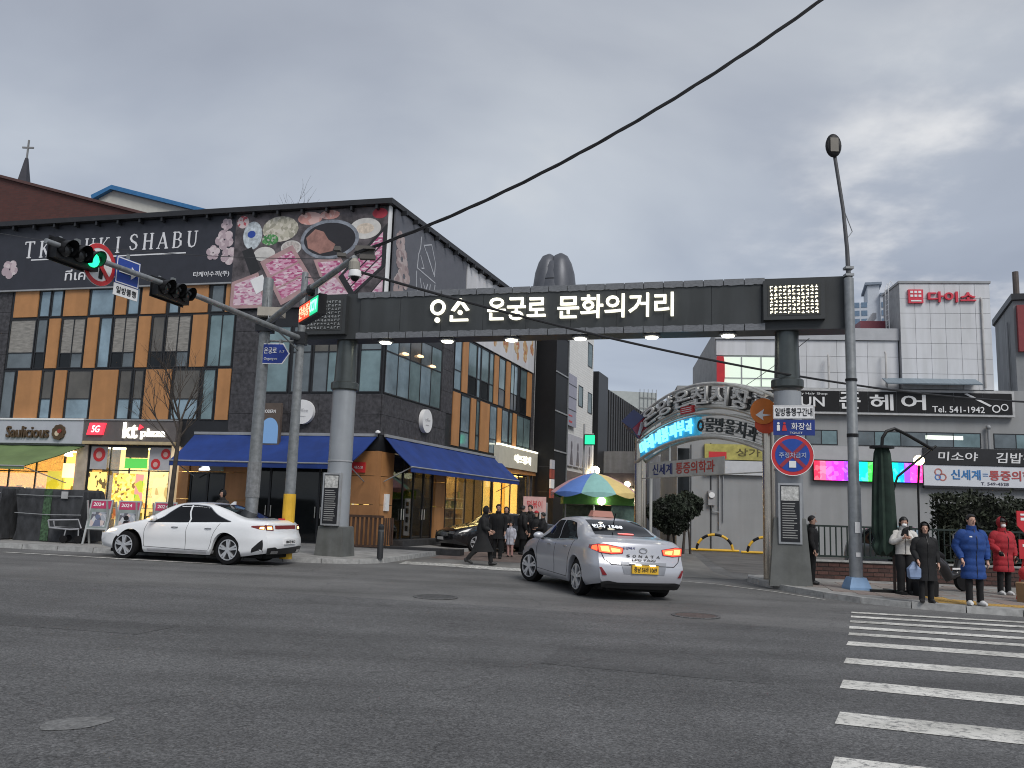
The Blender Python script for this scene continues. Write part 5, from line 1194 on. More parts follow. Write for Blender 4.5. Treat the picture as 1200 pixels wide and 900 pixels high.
# hair salon sign
sg = part('shop_sign', MB().box(2.3, 15.0, -.32, -.06, 6.92, 8.22), mat('pale_sign_frame', (.45, .45, .45), .5), rb)
for i in range(9): part('sign_panel', MB().box(2.42+i*1.386, 2.42+(i+1)*1.386-.02, -.345, -.325, 7.04, 8.1), M_black, sg)
part('sign_picture', MB().box(2.6, 3.6, -.36, -.35, 7.1, 8.05), patch_mat('salon_portrait_print', [(.05, .05, .05), (.3, .24, .18), (.02, .02, .02), (.4, .36, .3)], 2.5), sg)
M_sw = mat('sign_white_letters', (.72, .72, .72), .5, var=.04)
text('JUN', M_sw, sg, (5.05, -.36, 7.45), w=1.5, h=.66, bold=.012); text('Beauty Hair Shop', M_sw, sg, (5.0, -.36, 7.93), w=1.9, h=.14, bold=0)
text('준', M_sw, sg, (7.05, -.36, 7.62), w=1.05, h=.86, bold=.016); text('헤', M_sw, sg, (8.6, -.36, 7.55), w=1.15, h=.82, bold=.016); text('어', M_sw, sg, (10.15, -.36, 7.58), w=1.2, h=.78, bold=.016)
text('Tel. 541-1942', M_sw, sg, (12.3, -.36, 7.25), w=2.5, h=.32, bold=.01)
sc_ = MB(); sc_.plate([(12.6, 8.05), (12.75, 8.08), (13.9, 7.48), (13.8, 7.42)], -.365, -.35); ring(sc_, 14.1, 7.32, .2, .14, -.365, -.35, 14); ring(sc_, 14.5, 7.4, .18, .13, -.365, -.35, 14); part('scissors_print', sc_, M_sw, sg)
# second floor windows
for x0, x1, nx in ((4.9, 6.5, 2), (7.0, 13.45, 5), (14.05, 17.2, 3)):
    window(x0, x1, 5.35, 6.12, [P_grey, P_teal, P_grey], RR*0, nx=nx, parent=rb, depth=.02)
part('window_light', MB().box(10.8, 12.6, -.008, -.005, 5.75, 5.95), emat('office_light', (.9, 1, .85), .9), rb)
part('vent_pipe', MB().tube([(13.75, -.2, 5.1), (13.75, -.2, 6.3)], .07, 8).ball((13.75, -.2, 6.4), .13, 8, 6), M_grey, rb, smooth=50)
# sign row
part('sign_band', MB().box(5.2, 10.55, -.2, -.03, 4.58, 5.28), mat('band_pale_grey', (.40, .40, .41), .5, var=.04), rb)
rn = [(1, .02, .06), (1, .10, .22), (1, .06, .40), (1, .03, .75), (.75, .04, 1), (.30, .04, 1), (.02, .20, 1), (0, .65, 1), (0, .85, .45), (.05, .9, .08), (.55, 1, .03), (1, .85, .03), (.3, .95, .05), (0, .85, .6), (0, .35, 1), (.28, .06, 1), (.85, .06, .85), (1, .04, .30)]
led = part('led_sign', MB().box(5.22, 10.52, -.24, -.03, 3.5, 4.55), M_black, rb)
wd = (10.5-5.24)/len(rn)
for i, c in enumerate(rn):
    part('led_panel', MB().box(5.24+i*wd, 5.24+(i+1)*wd-.004, -.262, -.245, 3.54, 4.51), patch_mat('rainbow_led_%d' % i, [tuple(min(1, v*.85) for v in c), c, tuple(min(1, v*1.0+.06) for v in c)], 5, 1.25), led)
sg = part('shop_sign', MB().box(10.56, 17.4, -.26, -.03, 3.42, 4.45), mat('clinic_sign_white', (.62, .64, .68), .5, var=.03), rb)
part('sign_trim', MB().box(10.56, 17.4, -.28, -.03, 3.3, 3.415), M_dark, sg)
text('신세계', mat('clinic_blue', (.03, .17, .42)), sg, (12.55, -.27, 4.0), w=1.4, h=.5, bold=.020); text('통증의학과', mat('clinic_red', (.42, .07, .07)), sg, (14.95, -.27, 4.0), w=2.6, h=.5, bold=.020)
part('sign_print', MB().box(13.35, 13.6, -.27, -.262, 4.04, 4.08).box(13.35, 13.6, -.27, -.262, 3.94, 3.98), mat('clinic_blue', (.03, .17, .42)), sg)
text('T. 549-4528', mat('clinic_ink', (.05, .05, .09)), sg, (13.9, -.27, 3.58), w=1.3, h=.15, bold=0)
em = MB(); ring(em, 11.25, 4.1, .19, .13, -.275, -.262, 12); ring(em, 11.45, 3.85, .19, .13, -.275, -.262, 12); part('sign_emblem', em, mat('clinic_swirl', (.45, .16, .14)), sg)
em = MB(); ring(em, 11.22, 3.84, .15, .1, -.276, -.262, 12); part('sign_emblem', em, mat('clinic_blue2', (.08, .2, .5)), sg)
sg = part('shop_sign', MB().box(10.56, 17.4, -.3, -.03, 4.47, 5.3), mat('black_sign_board', (.014, .014, .016), .45), rb)
text('미소야', M_sw, sg, (12.2, -.31, 4.9), w=1.9, h=.44, bold=.012, shear=.08); text('김밥천국', M_sw, sg, (15.25, -.31, 4.88), w=2.5, h=.52, bold=.012, shear=.08)
for x0, x1, z0, z1, m in ((-.2, 2.85, 3.68, 4.40, M_white), (-.2, 2.85, 4.45, 5.25, M_yellow)):
    o = part('shop_sign', MB().box(x0, x1, -.2, -.03, z0, z1), mat('blank_sign_board', (.52, .53, .55), .5, var=.05) if m is M_white else mat('dull_yellow_board', (.40, .36, .10), .6, var=.2), rb)
part('sign_print', MB().box(.0, .9, -.21, -.203, 4.5, 4.85), M_red, o); text('상가', mat('dark_print', (.1, .08, .03)), o, (2.0, -.21, 4.85), w=1.2, h=.4)
part('wall_seam', MB().box(.1, .16, -.03, .0, -.3, 5.3).box(2.9, 2.94, -.02, 0, -.3, 3.6).box(-.9, -.86, -.03, 0, -.3, 5.2), M_dark, rb)
o = part('electric_meter', MB().box(-.02, .32, -.22, -.03, 2.1, 2.85), mat('meter_grey', (.3, .3, .31)), rb); part('meter_dial', MB().disc((.15, 2.62), .15, -.29, -.23, 16), M_white, o)
part('conduit', MB().tube([(.55, -.08, .9), (.55, -.08, 4.4)], .045, 6).tube([(.75, -.08, 1.3), (.75, -.08, 4.4)], .035, 6).tube([(.15, -.1, 2.1), (.2, -.1, 1.8), (.55, -.1, 1.75)], .03, 6), M_grey, rb)
part('wall_window', MB().box(-1.55, -.95, -.02, .0, 2.2, 5.0), P_dark, rb)

# building at the edge of the view with a dark red gable
eb = thing('commercial_building', 'grey building with a dark red upper panel and a chimney pipe', 'building', (30.0, 52.0, 0), 0)
ebr = math.atan2(-6.0, -2.4)
part('wall', MB().prism([(0, 0), (-2.4, -6.0), (6.5, -8.2), (14, 2), (8, 8)], -.6, 13.9), mat('weathered_grey_wall', (.27, .28, .295), .85, var=.08, scale=.7, stain=.16), eb)
part('roof_edge', MB().prism([(-.12, .1), (-2.6, -6.2), (6.5, -8.5), (14.2, 2), (8, 8.2)], 13.91, 14.25), M_dark, eb)
b = MB(); b.M = Matrix.Translation((-2.4, -6.0, 0)) @ Matrix.Rotation(math.atan2(-2.2, 8.9), 4, 'Z'); b.box(.12, 5.5, -.25, -.01, 11.0, 13.6); part('upper_panel', b, mat('dark_red_panel', (.22, .03, .035), .6, var=.08), eb)
part('chimney_pipe', MB().lathe([(.16, 0), (.16, 1.6)], 10, (-1.7, -5.2, 14.2)), mat('brown_pipe', (.10, .08, .07), .7), eb)
for x, z in ((1.9, 7.6), (4.2, 7.9)): window(x-.3, x+.3, z+.4, z+1.8, P_dark, ebr, parent=eb, depth=.02)
part('drain_pipe', MB().tube([(5.4, -.1, 0), (5.4, -.1, 6.3), (4.9, -.1, 8.3), (4.9, -.1, 13)], .06, 6), M_grey, eb, rot=ebr)

# far apartment tower behind the white parapet
at = thing('apartment_tower', 'distant white and blue apartment tower rising behind the white parapet', 'building', (61.0, 150, 0), R(-18))
part('wall', MB().box(-.6, 2.58, 0, 9, 0, 40.3).box(2.6, 4.6, 1, 9, 0, 43.8).box(4.62, 7.6, .3, 9, 0, 41.6), mat('apartment_white', (.50, .53, .58), .7, var=.04), at)
part('roof_cap', MB().box(2.2, 5.0, .6, 9.3, 43.85, 44.3).box(4.6, 7.9, 0, 9.3, 41.65, 42.1), mat('apartment_cap', (.22, .26, .32), .7), at)
for k in range(8):
    z = 29+k*1.5
    for x0, x1, y in ((.2, 1.1, -.06), (1.4, 2.4, -.06), (4.8, 6.0, .2), (6.2, 7.1, .24)):
        part('window', MB().box(x0, x1, y, y+.1, z, z+.95), mat('apartment_window', (.15, .22, .31), .3), at)

# ------------------------------------------------------------------ buildings along the side street
py = thing('sign_tower', 'tall black sign tower with a helmet shaped grey dome on top, behind the gateway', 'sign tower', (1.75, 47.6, 0), SR)
part('shaft', MB().box(-.5, 2.0, -.9, .3, -.3, 12.9), M_black, py)
for k in range(5): part('shaft_rail', MB().box(-.53, 2.03, -.95, -.9, 2.6+2.2*k, 2.68+2.2*k), M_grey, py)
part('side_rail', MB().box(1.98, 2.12, -.94, -.3, 0, 12.4), M_steel, py)
dm = MB(); dm.loft([[(.75+1.16*k*math.cos(a), -.3+1.26*k*math.sin(a), z) for a in [2*PI*j/28 for j in range(28)]] for z, k in ((12.92, .96), (13.5, 1.0), (14.2, .97), (14.8, .88), (15.4, .76), (15.8, .60), (15.95, .3))])
part('dome', dm, mat('dome_slate', (.10, .105, .12), .45, .3, var=.08), py, smooth=50)
dvx = Vector((math.cos(R(-20)), math.sin(R(-20)), 0))
for sg_ in (-1, 1): part('dome_lobe', MB().loft([[(.75+1.05*k*math.cos(a), -.3+sg_*.42+.80*k*math.sin(a)-sg_*.05*max(0, z-15), z) for a in [2*PI*j/20 for j in range(20)]] for z, k in ((13.6, 1.05), (14.4, 1.03), (15.2, .92), (15.8, .74), (16.2, .5), (16.4, .12))]), mat('dome_slate', (.10, .105, .12), .45, .3, var=.08), py, smooth=50)
part('dome_band', MB().loft([[(.75+1.17*k*math.cos(a), -.3+1.27*k*math.sin(a), z) for a in [2*PI*j/28 for j in range(28)]] for z, k in ((14.6, .90), (14.7, .895))]), M_dark, py)
wb = thing('white_brick_building', 'narrow white tiled building beside the black sign tower', 'building', (-4.6+.326*23.3, 30+.945*23.3, 0), SR)
part('wall', MB().box(0, 8.5, 0, 8, 3.9, 14.6), brick_mat('white_tile', (.74, .74, .72), (.68, .68, .66), (.48, .48, .48), 1, .5, .16), wb)
part('ground_floor_wall', MB().box(0, 8.5, .3, 8, -.3, 3.88), mat('dim_shop_wall', (.22, .2, .18), .8, var=.3), wb)
for x0, x1, z0, z1 in ((6.8, 8.1, 11.6, 13.3), (4.4, 5.6, 8.5, 9.9), (7.0, 8.2, 8.35, 9.8), (1.0, 3.2, 9.0, 10.3)): window(x0, x1, z0, z1, P_teal, 0, parent=wb)
bn = part('hanging_banner', MB().box(.3, 3.2, -.2, -.14, 6.9, 10.2), mat('lilac_grey_banner', (.33, .33, .40), .6, var=.06), wb)
for k in range(3): part('printed_line', MB().box(.3, 3.2, -.21, -.203, 7.9+.8*k, 7.95+.8*k), M_dark, bn)
part('printed_mark', MB().box(1.4, 2.2, -.21, -.203, 7.1, 7.22).box(1.3, 2.2, -.21, -.203, 7.5, 7.58), M_red, bn)
for k in range(5):
    o = part('poster', MB().box(.2+k*1.6, 1.6+k*1.6, -.12, -.05, 4.4, 6.4), mat('pale_poster', (.46, .46, .50), .6, var=.05), wb)
    part('poster_figure', MB().disc((.9+k*1.6, 5.7), (.2, .3), -.13, -.121, 10).plate([(.5+k*1.6, 4.5), (1.3+k*1.6, 4.5), (1.05+k*1.6, 5.4), (.75+k*1.6, 5.4)], -.129, -.121), mat('poster_dark_print', (.13, .12, .14), .6), o)
part('shop_sign', MB().box(.1, 8.4, -.3, -.02, 3.1, 4.05), mat('dark_brown_sign', (.14, .11, .11), .6, var=.1), wb)
for x, c in ((1.2, (.25, .05, .06)), (3.6, (.4, .4, .45)), (6.2, (.35, .12, .14))): part('shop_sign', MB().box(x, x+1.7, -.5, -.31, 2.3, 3.05), mat('small_sign_%d' % int(x*10), c, .6), wb)
part('wall_lamp', MB().ball((7.6, -.5, 4.4), .3, 10, 6), M_warm, wb)
part('drain_pipe', MB().tube([(8.25, -.1, 0), (8.25, -.1, 7)], .08, 8), M_white, wb)
dk = thing('dark_metal_building', 'dark grey ribbed metal building further down the side street', 'building', (-4.6+.326*32.6, 30+.945*32.6, 0), SR)
part('wall', MB().box(0, 40, 0, 9, -.3, 10.9), mat('dark_ribbed_metal', (.085, .083, .082), .5, .3, var=.2, scale=1, stretch=(9, .1, .1)), dk)
part('parapet', MB().box(-.1, 3.0, -.25, 9, -.3, 11.6), M_dark, dk)
for k in range(40): part('rib', MB().box(3.3+k*.9, 3.42+k*.9, -.08, -.005, 4.2, 10.85), M_dark, dk) if k < 20 else None
part('wall_emblem', MB().box(18, 20, -.16, -.08, 4.5, 9.0).box(20.2, 23, -.16, -.08, 6, 8.6), mat('dull_lettering', (.17, .16, .155), .6), dk)
for x, z, w_, c in ((6, 2.4, 1.8, (1, .12, .06)), (10, 2.9, .7, (1, .7, .3)), (13, 2.5, 2.4, (1, .08, .05)), (18, 2.2, 2, (1, .65, .2)), (24, 2.6, 2, (1, .5, .15)), (30, 2.4, 2.2, (.9, .9, .7))): part('lit_sign', MB().box(x, x+w_, -.6, -.1, z, z+.55), emat('street_sign_glow_%d' % x, c, .9), dk)
part('shop_glow', MB().box(3.2, 39, -.05, -.01, .3, 2.2), patch_mat('street_shops', [(.25, .13, .05), (.08, .06, .05), (.5, .28, .08), (.12, .1, .1), (.35, .22, .12)], .6, .5, stretch=(1, 1, .4)), dk)
pw = thing('pale_building', 'small pale building with roof railings at the far end of the side street', 'building', (9.3, 80, 0), R(8))
part('wall', MB().box(-.4, 4.6, 0, 8, 0, 13.0), mat('pale_green_wall', (.42, .45, .44), .8, var=.06), pw)
part('annex_wall', MB().box(4.65, 10, .5, 8, 0, 11.6), mat('grey_annex', (.33, .34, .35), .8, var=.06), pw)
rl = MB()
for k in range(5): rl.tube([(2.9+.4*k, -.1, 9.8), (2.9+.4*k, -.1, 13.3)], .03, 5)
for z in (10.5, 11.5, 12.5): rl.tube([(2.9, -.1, z), (4.5, -.1, z)], .03, 5)
part('railing', rl, M_grey, pw)
part('lit_sign', MB().box(1.0, 2.2, -.4, -.05, 2.0, 5.5), emat('yellow_sign_glow', (1, .72, .08), .8), pw); part('shop_glow', MB().box(3.0, 9.5, -.1, -.02, .2, 3.2), patch_mat('far_shops', [(.5, .3, .12), (.12, .1, .09), (.7, .5, .3), (.3, .25, .22)], .9, .55), pw)
mk = thing('market_shop_row', 'low market shops with lit fronts seen under the arch', 'shop', (8.4, 62, 0), R(-20))
part('wall', MB().box(-3.2, 1.6, 0, 6, -.2, 6.0), mat('market_wall', (.22, .22, .23), .8, var=.1, stain=.2), mk)
part('shop_sign', MB().box(-3.0, -1.9, -.4, -.05, 2.6, 5.2), emat('market_yellow_sign', (1, .68, .06), .75), mk); part('shop_sign', MB().box(-1.5, 1.5, -.4, -.05, 3.5, 4.4), mat('market_dark_sign', (.05, .04, .05), .6), mk)
part('lit_front', MB().box(-1.4, 1.4, -.1, -.03, .3, 3.3), patch_mat('market_front', [(.9, .6, .25), (.2, .12, .07), (1, .85, .55), (.1, .07, .05)], 1.4, .8), mk)
part('bulb', MB().ball((-.7, -.6, 3.6), .22, 10, 6), M_warm, mk); part('bulb', MB().ball((.3, -.6, 3.6), .22, 10, 6), M_warm, mk)

# ------------------------------------------------------------------ buildings behind the corner block
bb = thing('brick_building', 'dark red brick building rising behind the restaurant banner', 'building', (-14.2, 38.6, 0), R(-20))
part('wall', MB().plate([(-30, 0), (-.2, 0), (-.2, 13.95), (-30, 22.8)], 0, 10), brick_mat('dark_red_brick', (.105, .036, .030), (.080, .030, .026), (.065, .045, .04), 1, .35, .11), bb)
part('parapet', MB().plate([(-30.2, 22.87), (-30.2, 23.02), (-.1, 14.07), (-.1, 13.93)], -.12, 10.1), mat('brick_coping', (.10, .05, .045), .8), bb)
window(-15.2, -13.4, 13.7, 15.0, P_blue, 0, parent=bb, nx=2, wm=M_white)
gb = thing('gabled_building', 'cream gable with a bright blue roof edge showing above the brick building', 'building', (-21.2, 56, .75), R(-9))
part('wall', MB().plate([(-8.2, 0), (0, 0), (0, 20.05), (-7.1, 21.95), (-8.2, 21.4)], 0, 12), mat('cream_gable', (.50, .50, .46), .8, var=.05), gb)
part('roof_edge', MB().plate([(-8.5, 21.2), (-7.15, 21.9), (.3, 19.98), (.3, 20.24), (-7.1, 22.2), (-8.6, 21.5)], -.35, 12), mat('roof_blue', (.03, .15, .34), .5), gb)
st = thing('church_steeple', 'dark pointed church steeple with a thin cross above the brick building', 'steeple', (-36.3, 60, 20))
part('spire', MB().loft([[(sx*w_, sy*w_, z) for sx, sy in ((-1, -1), (1, -1), (1, 1), (-1, 1))] for z, w_ in ((0, .95), (2.5, .52), (6.0, .08))]), mat('steeple_slate', (.045, .045, .055), .7), st)
part('cross', MB().box(-.05, .05, -.05, .05, 6, 7.4).box(-.42, .42, -.045, .045, 6.75, 6.87), mat('cross_metal', (.2, .2, .2), .5), st)
part('tower_base', MB().box(-1.9, 1.9, -1.9, 1.9, -20, 0), mat('dark_brick_tower', (.1, .04, .035), .9), st)

# ------------------------------------------------------------------ cars
def pchip(P):
    xs_ = [p[0] for p in P]; ys_ = [p[1] for p in P]; n = len(P)
    h = [xs_[i+1]-xs_[i] for i in range(n-1)]; d = [(ys_[i+1]-ys_[i])/h[i] for i in range(n-1)]
    m = [d[0]]+[0 if d[i-1]*d[i] <= 0 else 2*d[i-1]*d[i]/(d[i-1]+d[i]) for i in range(1, n-1)]+[d[-1]]
    def f(x):
        x = max(xs_[0], min(xs_[-1], x)); i = 0
        while i < n-2 and x > xs_[i+1]: i += 1
        t = (x-xs_[i])/h[i]
        return ((1+2*t)*(1-t)**2*ys_[i]+t*(1-t)**2*h[i]*m[i]+t*t*(3-2*t)*ys_[i+1]+t*t*(t-1)*h[i]*m[i+1])
    return f
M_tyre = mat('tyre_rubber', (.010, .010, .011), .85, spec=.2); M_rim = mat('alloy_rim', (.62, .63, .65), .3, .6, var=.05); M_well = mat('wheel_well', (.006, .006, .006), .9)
M_carglass = mat('car_window_tint', (.010, .011, .013), .04, .0, var=.1, spec=.22); M_chrome = mat('chrome_trim', (.55, .55, .56), .15, .9, var=.03)
M_seam = mat('panel_gap', (.03, .03, .032), .8); M_trimblk = mat('black_trim', (.015, .015, .016), .45)
class Car:
    def __init__(s, name, label, loc, heading, paint, L=4.9, W=1.86, top=None, belt=None, wheel_x=(1.02, 3.87), wr=.335, tilt=0.0, steer=0.0, group=None):
        s.L, s.W = L, W
        s.t = thing(name, label, 'car', loc); s.t.rotation_euler = (tilt, 0, heading)
        s.top, s.belt = pchip(top), pchip(belt); s.wx, s.wr = wheel_x, wr; s.paint = paint
        s.xr = pchip([(.15, .16), (.3, .05), (.5, .0), (.62, .015), (.75, .07), (1.0, .13), (1.2, .3), (1.6, .3)])
        s.xf = pchip([(.15, .14), (.3, .04), (.5, .0), (.7, .03), (.85, .12), (1.1, .3), (1.6, .3)])
        s.halfw = pchip([(0, .83), (.18, .885), (.5, .925), (1.2, .93), (2.4, .93), (3.6, .93), (4.3, .915), (4.7, .86), (4.9, .77)])
        s.build(steer)
    def prof(s, x):
        hw = s.halfw(x*4.9/s.L)*s.W/1.86
        tp, bt = s.top(x), s.belt(x)
        bt = min(bt, tp-.035)
        t = max(0, min(1, (tp-bt-.035)/.36))
        zb = .2 if .6 < x < s.L-.6 else .2+.10*(1-min(x, s.L-x)/.6)
        wr_ = hw*(.86*(1-t)+.665*t)
        P = [(hw*.90, zb), (hw*.975, zb+.10), (hw*.985, .45), (hw, .62), (hw*.992, bt-.12), (hw*.955, bt), (hw*.955*(1-.0)*(1-t)+(hw*.93)*t-(.0), bt+.02),
             (wr_+.035*(1-t)+.03*t, tp-.05*t-.018), (wr_*.9, tp-.022*t-.008), (wr_*.5, tp-.004*t-.002), (0, tp)]
        return P
    def section(s, x, n=40):
        """dense half section (y, z) bottom to top, with the wheel arch cut in"""
        P = s.prof(x); D = [0]
        for i in range(len(P)-1): D.append(D[-1]+max(1e-4, math.dist(P[i], P[i+1])))
        fy = pchip(list(zip(D, [p[0] for p in P]))); fz = pchip(list(zip(D, [p[1] for p in P])))
        S = [(fy(D[-1]*i/n), fz(D[-1]*i/n)) for i in range(n+1)]
        ah = 0
        for wx in s.wx:
            d = abs(x-wx); ra = s.wr+.055
            if d < ra: ah = s.wr+math.sqrt(ra*ra-d*d)
        if ah:
            S = [(y, z) if z > ah else (y, ah+.0005*i) for i, (y, z) in enumerate(S)]
        return S
    def X(s, x, y, z):
        """nominal station -> real x with rounded ends"""
        u = x/s.L; k = (abs(y)/(s.W/2))**2.6
        r = s.xr(z)+.16*k; f = s.L-s.xf(z)-.22*k
        return r+u*(f-r)-s.L/2
    def ysurf(s, x, z):
        S = s.section(x, 60)
        for i in range(len(S)-1):
            if S[i][1] <= z <= S[i+1][1] and S[i+1][1] > S[i][1]:
                k = (z-S[i][1])/(S[i+1][1]-S[i][1]); return S[i][0]+k*(S[i+1][0]-S[i][0])
        return S[-1][0]
    def zsurf(s, x, y):
        S = s.section(x, 60); y = abs(y)
        for i in range(len(S)-1, 0, -1):
            a, b = S[i], S[i-1]
            if a[0] <= y <= b[0]: k = (y-a[0])/max(1e-6, b[0]-a[0]); return a[1]+k*(b[1]-a[1])
        return S[-1][1]
    def build(s, steer):
        st = set([0, .015, .04, .08, .13, .2, s.L-.2, s.L-.13, s.L-.08, s.L-.04, s.L-.015, s.L])
        x = .28
        while x < s.L-.25: st.add(round(x, 3)); x += .085
        for wx in s.wx:
            for k in range(25): st.add(round(wx+(s.wr+.055)*math.cos(PI*k/24)*.9995, 4))
        st = sorted(st); n = 40; m = MB(); vs = []; fs = []
        for x in st:
            half = s.section(x, n)
            rng = [(s.X(x, y, z), y, z) for y, z in half]+[(s.X(x, y, z), -y, z) for y, z in half[-2::-1]]
            vs += rng
        k = 2*n+1
        for i in range(len(st)-1):
            for j in range(k-1): fs.append((i*k+j, i*k+j+1, (i+1)*k+j+1, (i+1)*k+j))
        m.add(vs, [f[::-1] for f in fs])
        for x, flip in ((0, False), (s.L, True)):           # end caps
            half = s.section(x, n); q = 12; cv = []; cf = []
            for y, z in half:
                for j in range(q+1): yy = y*(1-2*j/q); cv.append((s.X(x, yy, z), yy, z))
            for i in range(n):
                for j in range(q):
                    f = (i*(q+1)+j, i*(q+1)+j+1, (i+1)*(q+1)+j+1, (i+1)*(q+1)+j); cf.append(f[::-1] if flip else f)
            m.add(cv, cf)
        part('body', m, s.paint, s.t, smooth=38)
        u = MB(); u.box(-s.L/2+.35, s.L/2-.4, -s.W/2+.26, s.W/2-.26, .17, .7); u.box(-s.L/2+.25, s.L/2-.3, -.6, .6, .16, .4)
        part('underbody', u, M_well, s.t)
        for wx in s.wx:
            for sd in (1, -1):
                yo = s.W/2-.02
                t_ = MB(); r = s.wr; t_.lathe([(r*.66, -.21), (r*.93, -.215), (r, -.18), (r, -.04), (r*.95, -.005), (r*.72, .0), (r*.70, -.03), (r*.66, -.05)], 32, axis='Y')
                wl = link('wheel', t_.mesh('wheel', M_tyre, 40), s.t, (wx-s.L/2, yo*sd, r), (0, 0, (steer if wx > 2 else 0)+(PI if sd > 0 else 0)))
                # lathe axis runs along -Y: outer face towards -Y
                for v in wl.data.vertices: v.co.y = v.co.y
                rm = MB(); rm.lathe([(r*.70, -.03), (r*.70, -.06), (r*.6, -.07), (r*.12, -.10), (.01, -.10)], 24, axis='Y'); part('rim_well', rm, mat('rim_well_dark', (.03, .03, .032), .5, .5), wl, smooth=40)  # dark metal disc behind the spokes
                sp = MB()
                rgm = Matrix.Identity(4)
                for q in range(10):
                    a = 2*PI*(q//2)/5+(.16 if q % 2 else -.16)+.3
                    c_, s_ = math.cos(a), math.sin(a); w_ = .022
                    p0, p1 = (.05*c_, .05*s_), (r*.69*c_, r*.69*s_); nx_, nz_ = -s_*w_, c_*w_
                    sp.plate([(p0[0]-nx_, p0[1]-nz_), (p1[0]-nx_, p1[1]-nz_), (p1[0]+nx_, p1[1]+nz_), (p0[0]+nx_, p0[1]+nz_)], -.012-.0007*q, .03)
                ring(sp, 0, 0, r*.715, r*.655, -.005, .03, 32); sp.disc((0, 0), r*.17, -.02, .03, 14)
                part('rim', sp, M_rim, wl)
    def sidegrid(s, name, cols, m, off=.004, both=True, nz=5, sides=None, label=None):
        """patch on the flank: cols = (x, z0, z1)"""
        for sd in (sides or ((1, -1) if both else (1,))):
            b = MB(); vs = []; fs = []
            for x, z0, z1 in cols:
                for k in range(nz+1):
                    z = z0+(z1-z0)*k/nz; y = s.ysurf(x, z)+off; vs.append((s.X(x, y, z), y*sd, z))
            for i in range(len(cols)-1):
                for k in range(nz):
                    f = (i*(nz+1)+k, i*(nz+1)+k+1, (i+1)*(nz+1)+k+1, (i+1)*(nz+1)+k); fs.append(f if sd > 0 else f[::-1])
            b.add(vs, fs); part(name, b, m, s.t, smooth=40, label=label)
    def topgrid(s, name, xa, xb, wa, wb, m, off=.006, n=10, q=6):
        b = MB(); vs = []; fs = []
        for i in range(q+1):
            for j in range(n+1):
                u = -1+2*j/n; t = i/q; x = xa(u)+(xb(u)-xa(u))*t; y = u*(wa+(wb-wa)*t); z = s.zsurf(x, y)
                vs.append((s.X(x, y, z), y, z+off))
        for i in range(q):
            for j in range(n): fs.append((i*(n+1)+j, i*(n+1)+j+1, (i+1)*(n+1)+j+1, (i+1)*(n+1)+j))
        b.add(vs, [f[::-1] for f in fs]); part(name, b, m, s.t, smooth=50)
    def endpatch(s, name, poly, m, off=.008, rear=True, th=.0, parent=None, label=None):
        """polygon (y, z) laid on the rear or front end, finely cut so that it bends with the bodywork"""
        bm = bmesh.new(); vs = [bm.verts.new((0, y, z)) for y, z in poly]; f = bm.faces.new(vs)
        bmesh.ops.triangulate(bm, faces=[f]); bmesh.ops.subdivide_edges(bm, edges=bm.edges[:], cuts=3, use_grid_fill=True)
        bm.verts.index_update(); b = MB(); vv = []
        for v in bm.verts: x = s.X(0 if rear else s.L, v.co.y, v.co.z); vv.append((x-off if rear else x+off, v.co.y, v.co.z))
        fs = []
        for q in bm.faces:
            ids = [v.index for v in q.verts]
            A_ = sum(vv[ids[i]][1]*vv[ids[(i+1) % len(ids)]][2]-vv[ids[(i+1) % len(ids)]][1]*vv[ids[i]][2] for i in range(len(ids)))
            fs.append(ids if (A_ < 0) == rear else ids[::-1])
        b.add(vv, fs); bm.free()
        return part(name, b, m, parent or s.t, smooth=50, label=label)
    def mirror(s): pass
def rect(y0, y1, z0, z1): return [(y0, z0), (y1, z0), (y1, z1), (y0, z1)]
def flip(p): return [(-y, z) for y, z in p][::-1]

M_kia = mat('white_car_paint', (.82, .83, .84), .25, 0, var=.015, coat=.8)
topK = [(0, .98), (.08, 1.065), (.45, 1.085), (.62, 1.11), (1.2, 1.30), (1.75, 1.425), (2.2, 1.455), (2.65, 1.44), (3.1, 1.345), (3.85, 1.0), (4.2, .915), (4.5, .84), (4.75, .745), (4.9, .62)]
beltK = [(0, .94), (.6, .985), (1.6, .96), (2.6, .925), (3.6, .90), (4.3, .81), (4.9, .56)]
def cutline(c, x0, z0, x1, z1, w_=.006):
    n = 8; c.sidegrid('panel_gap', [(x0+(x1-x0)*i/n, 0, 0) for i in range(0)], M_seam) if False else None
    for sd in (1, -1):
        b = MB(); pts = []
        for i in range(n+1):
            x = x0+(x1-x0)*i/n; z = z0+(z1-z0)*i/n; y = c.ysurf(x, z)+.001; pts.append((c.X(x, y, z), y*sd, z))
        b.tube(pts, w_, 5); part('panel_gap', b, M_seam, c.t)
def roofline(c, x): return c.prof(x)[7][1]
def glasscols(c, x0, x1, lo=.035, hi=.03, n=14, slope0=None, slope1=None):
    o = []
    for i in range(n+1):
        x = x0+(x1-x0)*i/n; zl = c.prof(x)[5][1]+lo; zh = roofline(c, x)-hi
        if slope0 and x-x0 < slope0: zh = min(zh, zl+(zh-zl)*(.04+.96*(x-x0)/slope0))
        if slope1 and x1-x < slope1: zh = min(zh, zl+(zh-zl)*(.04+.96*(x1-x)/slope1))
        o.append((x, zl, max(zl+.004, zh)))
    return o
def mirrors(c, x, col):
    for sd in (1, -1):
        y = c.ysurf(x, .98)
        b = MB().ball((c.X(x, y, 1.0)+.02, (y+.13)*sd, 1.02), (.075, .12, .075), 12, 8)
        o = part('wing_mirror', b, col, c.t, smooth=60); part('mirror_foot', MB().box(c.X(x, y, 1)-.02, c.X(x, y, 1)+.05, (y-.06)*sd, (y+.06)*sd, .945, .97), M_trimblk, o)
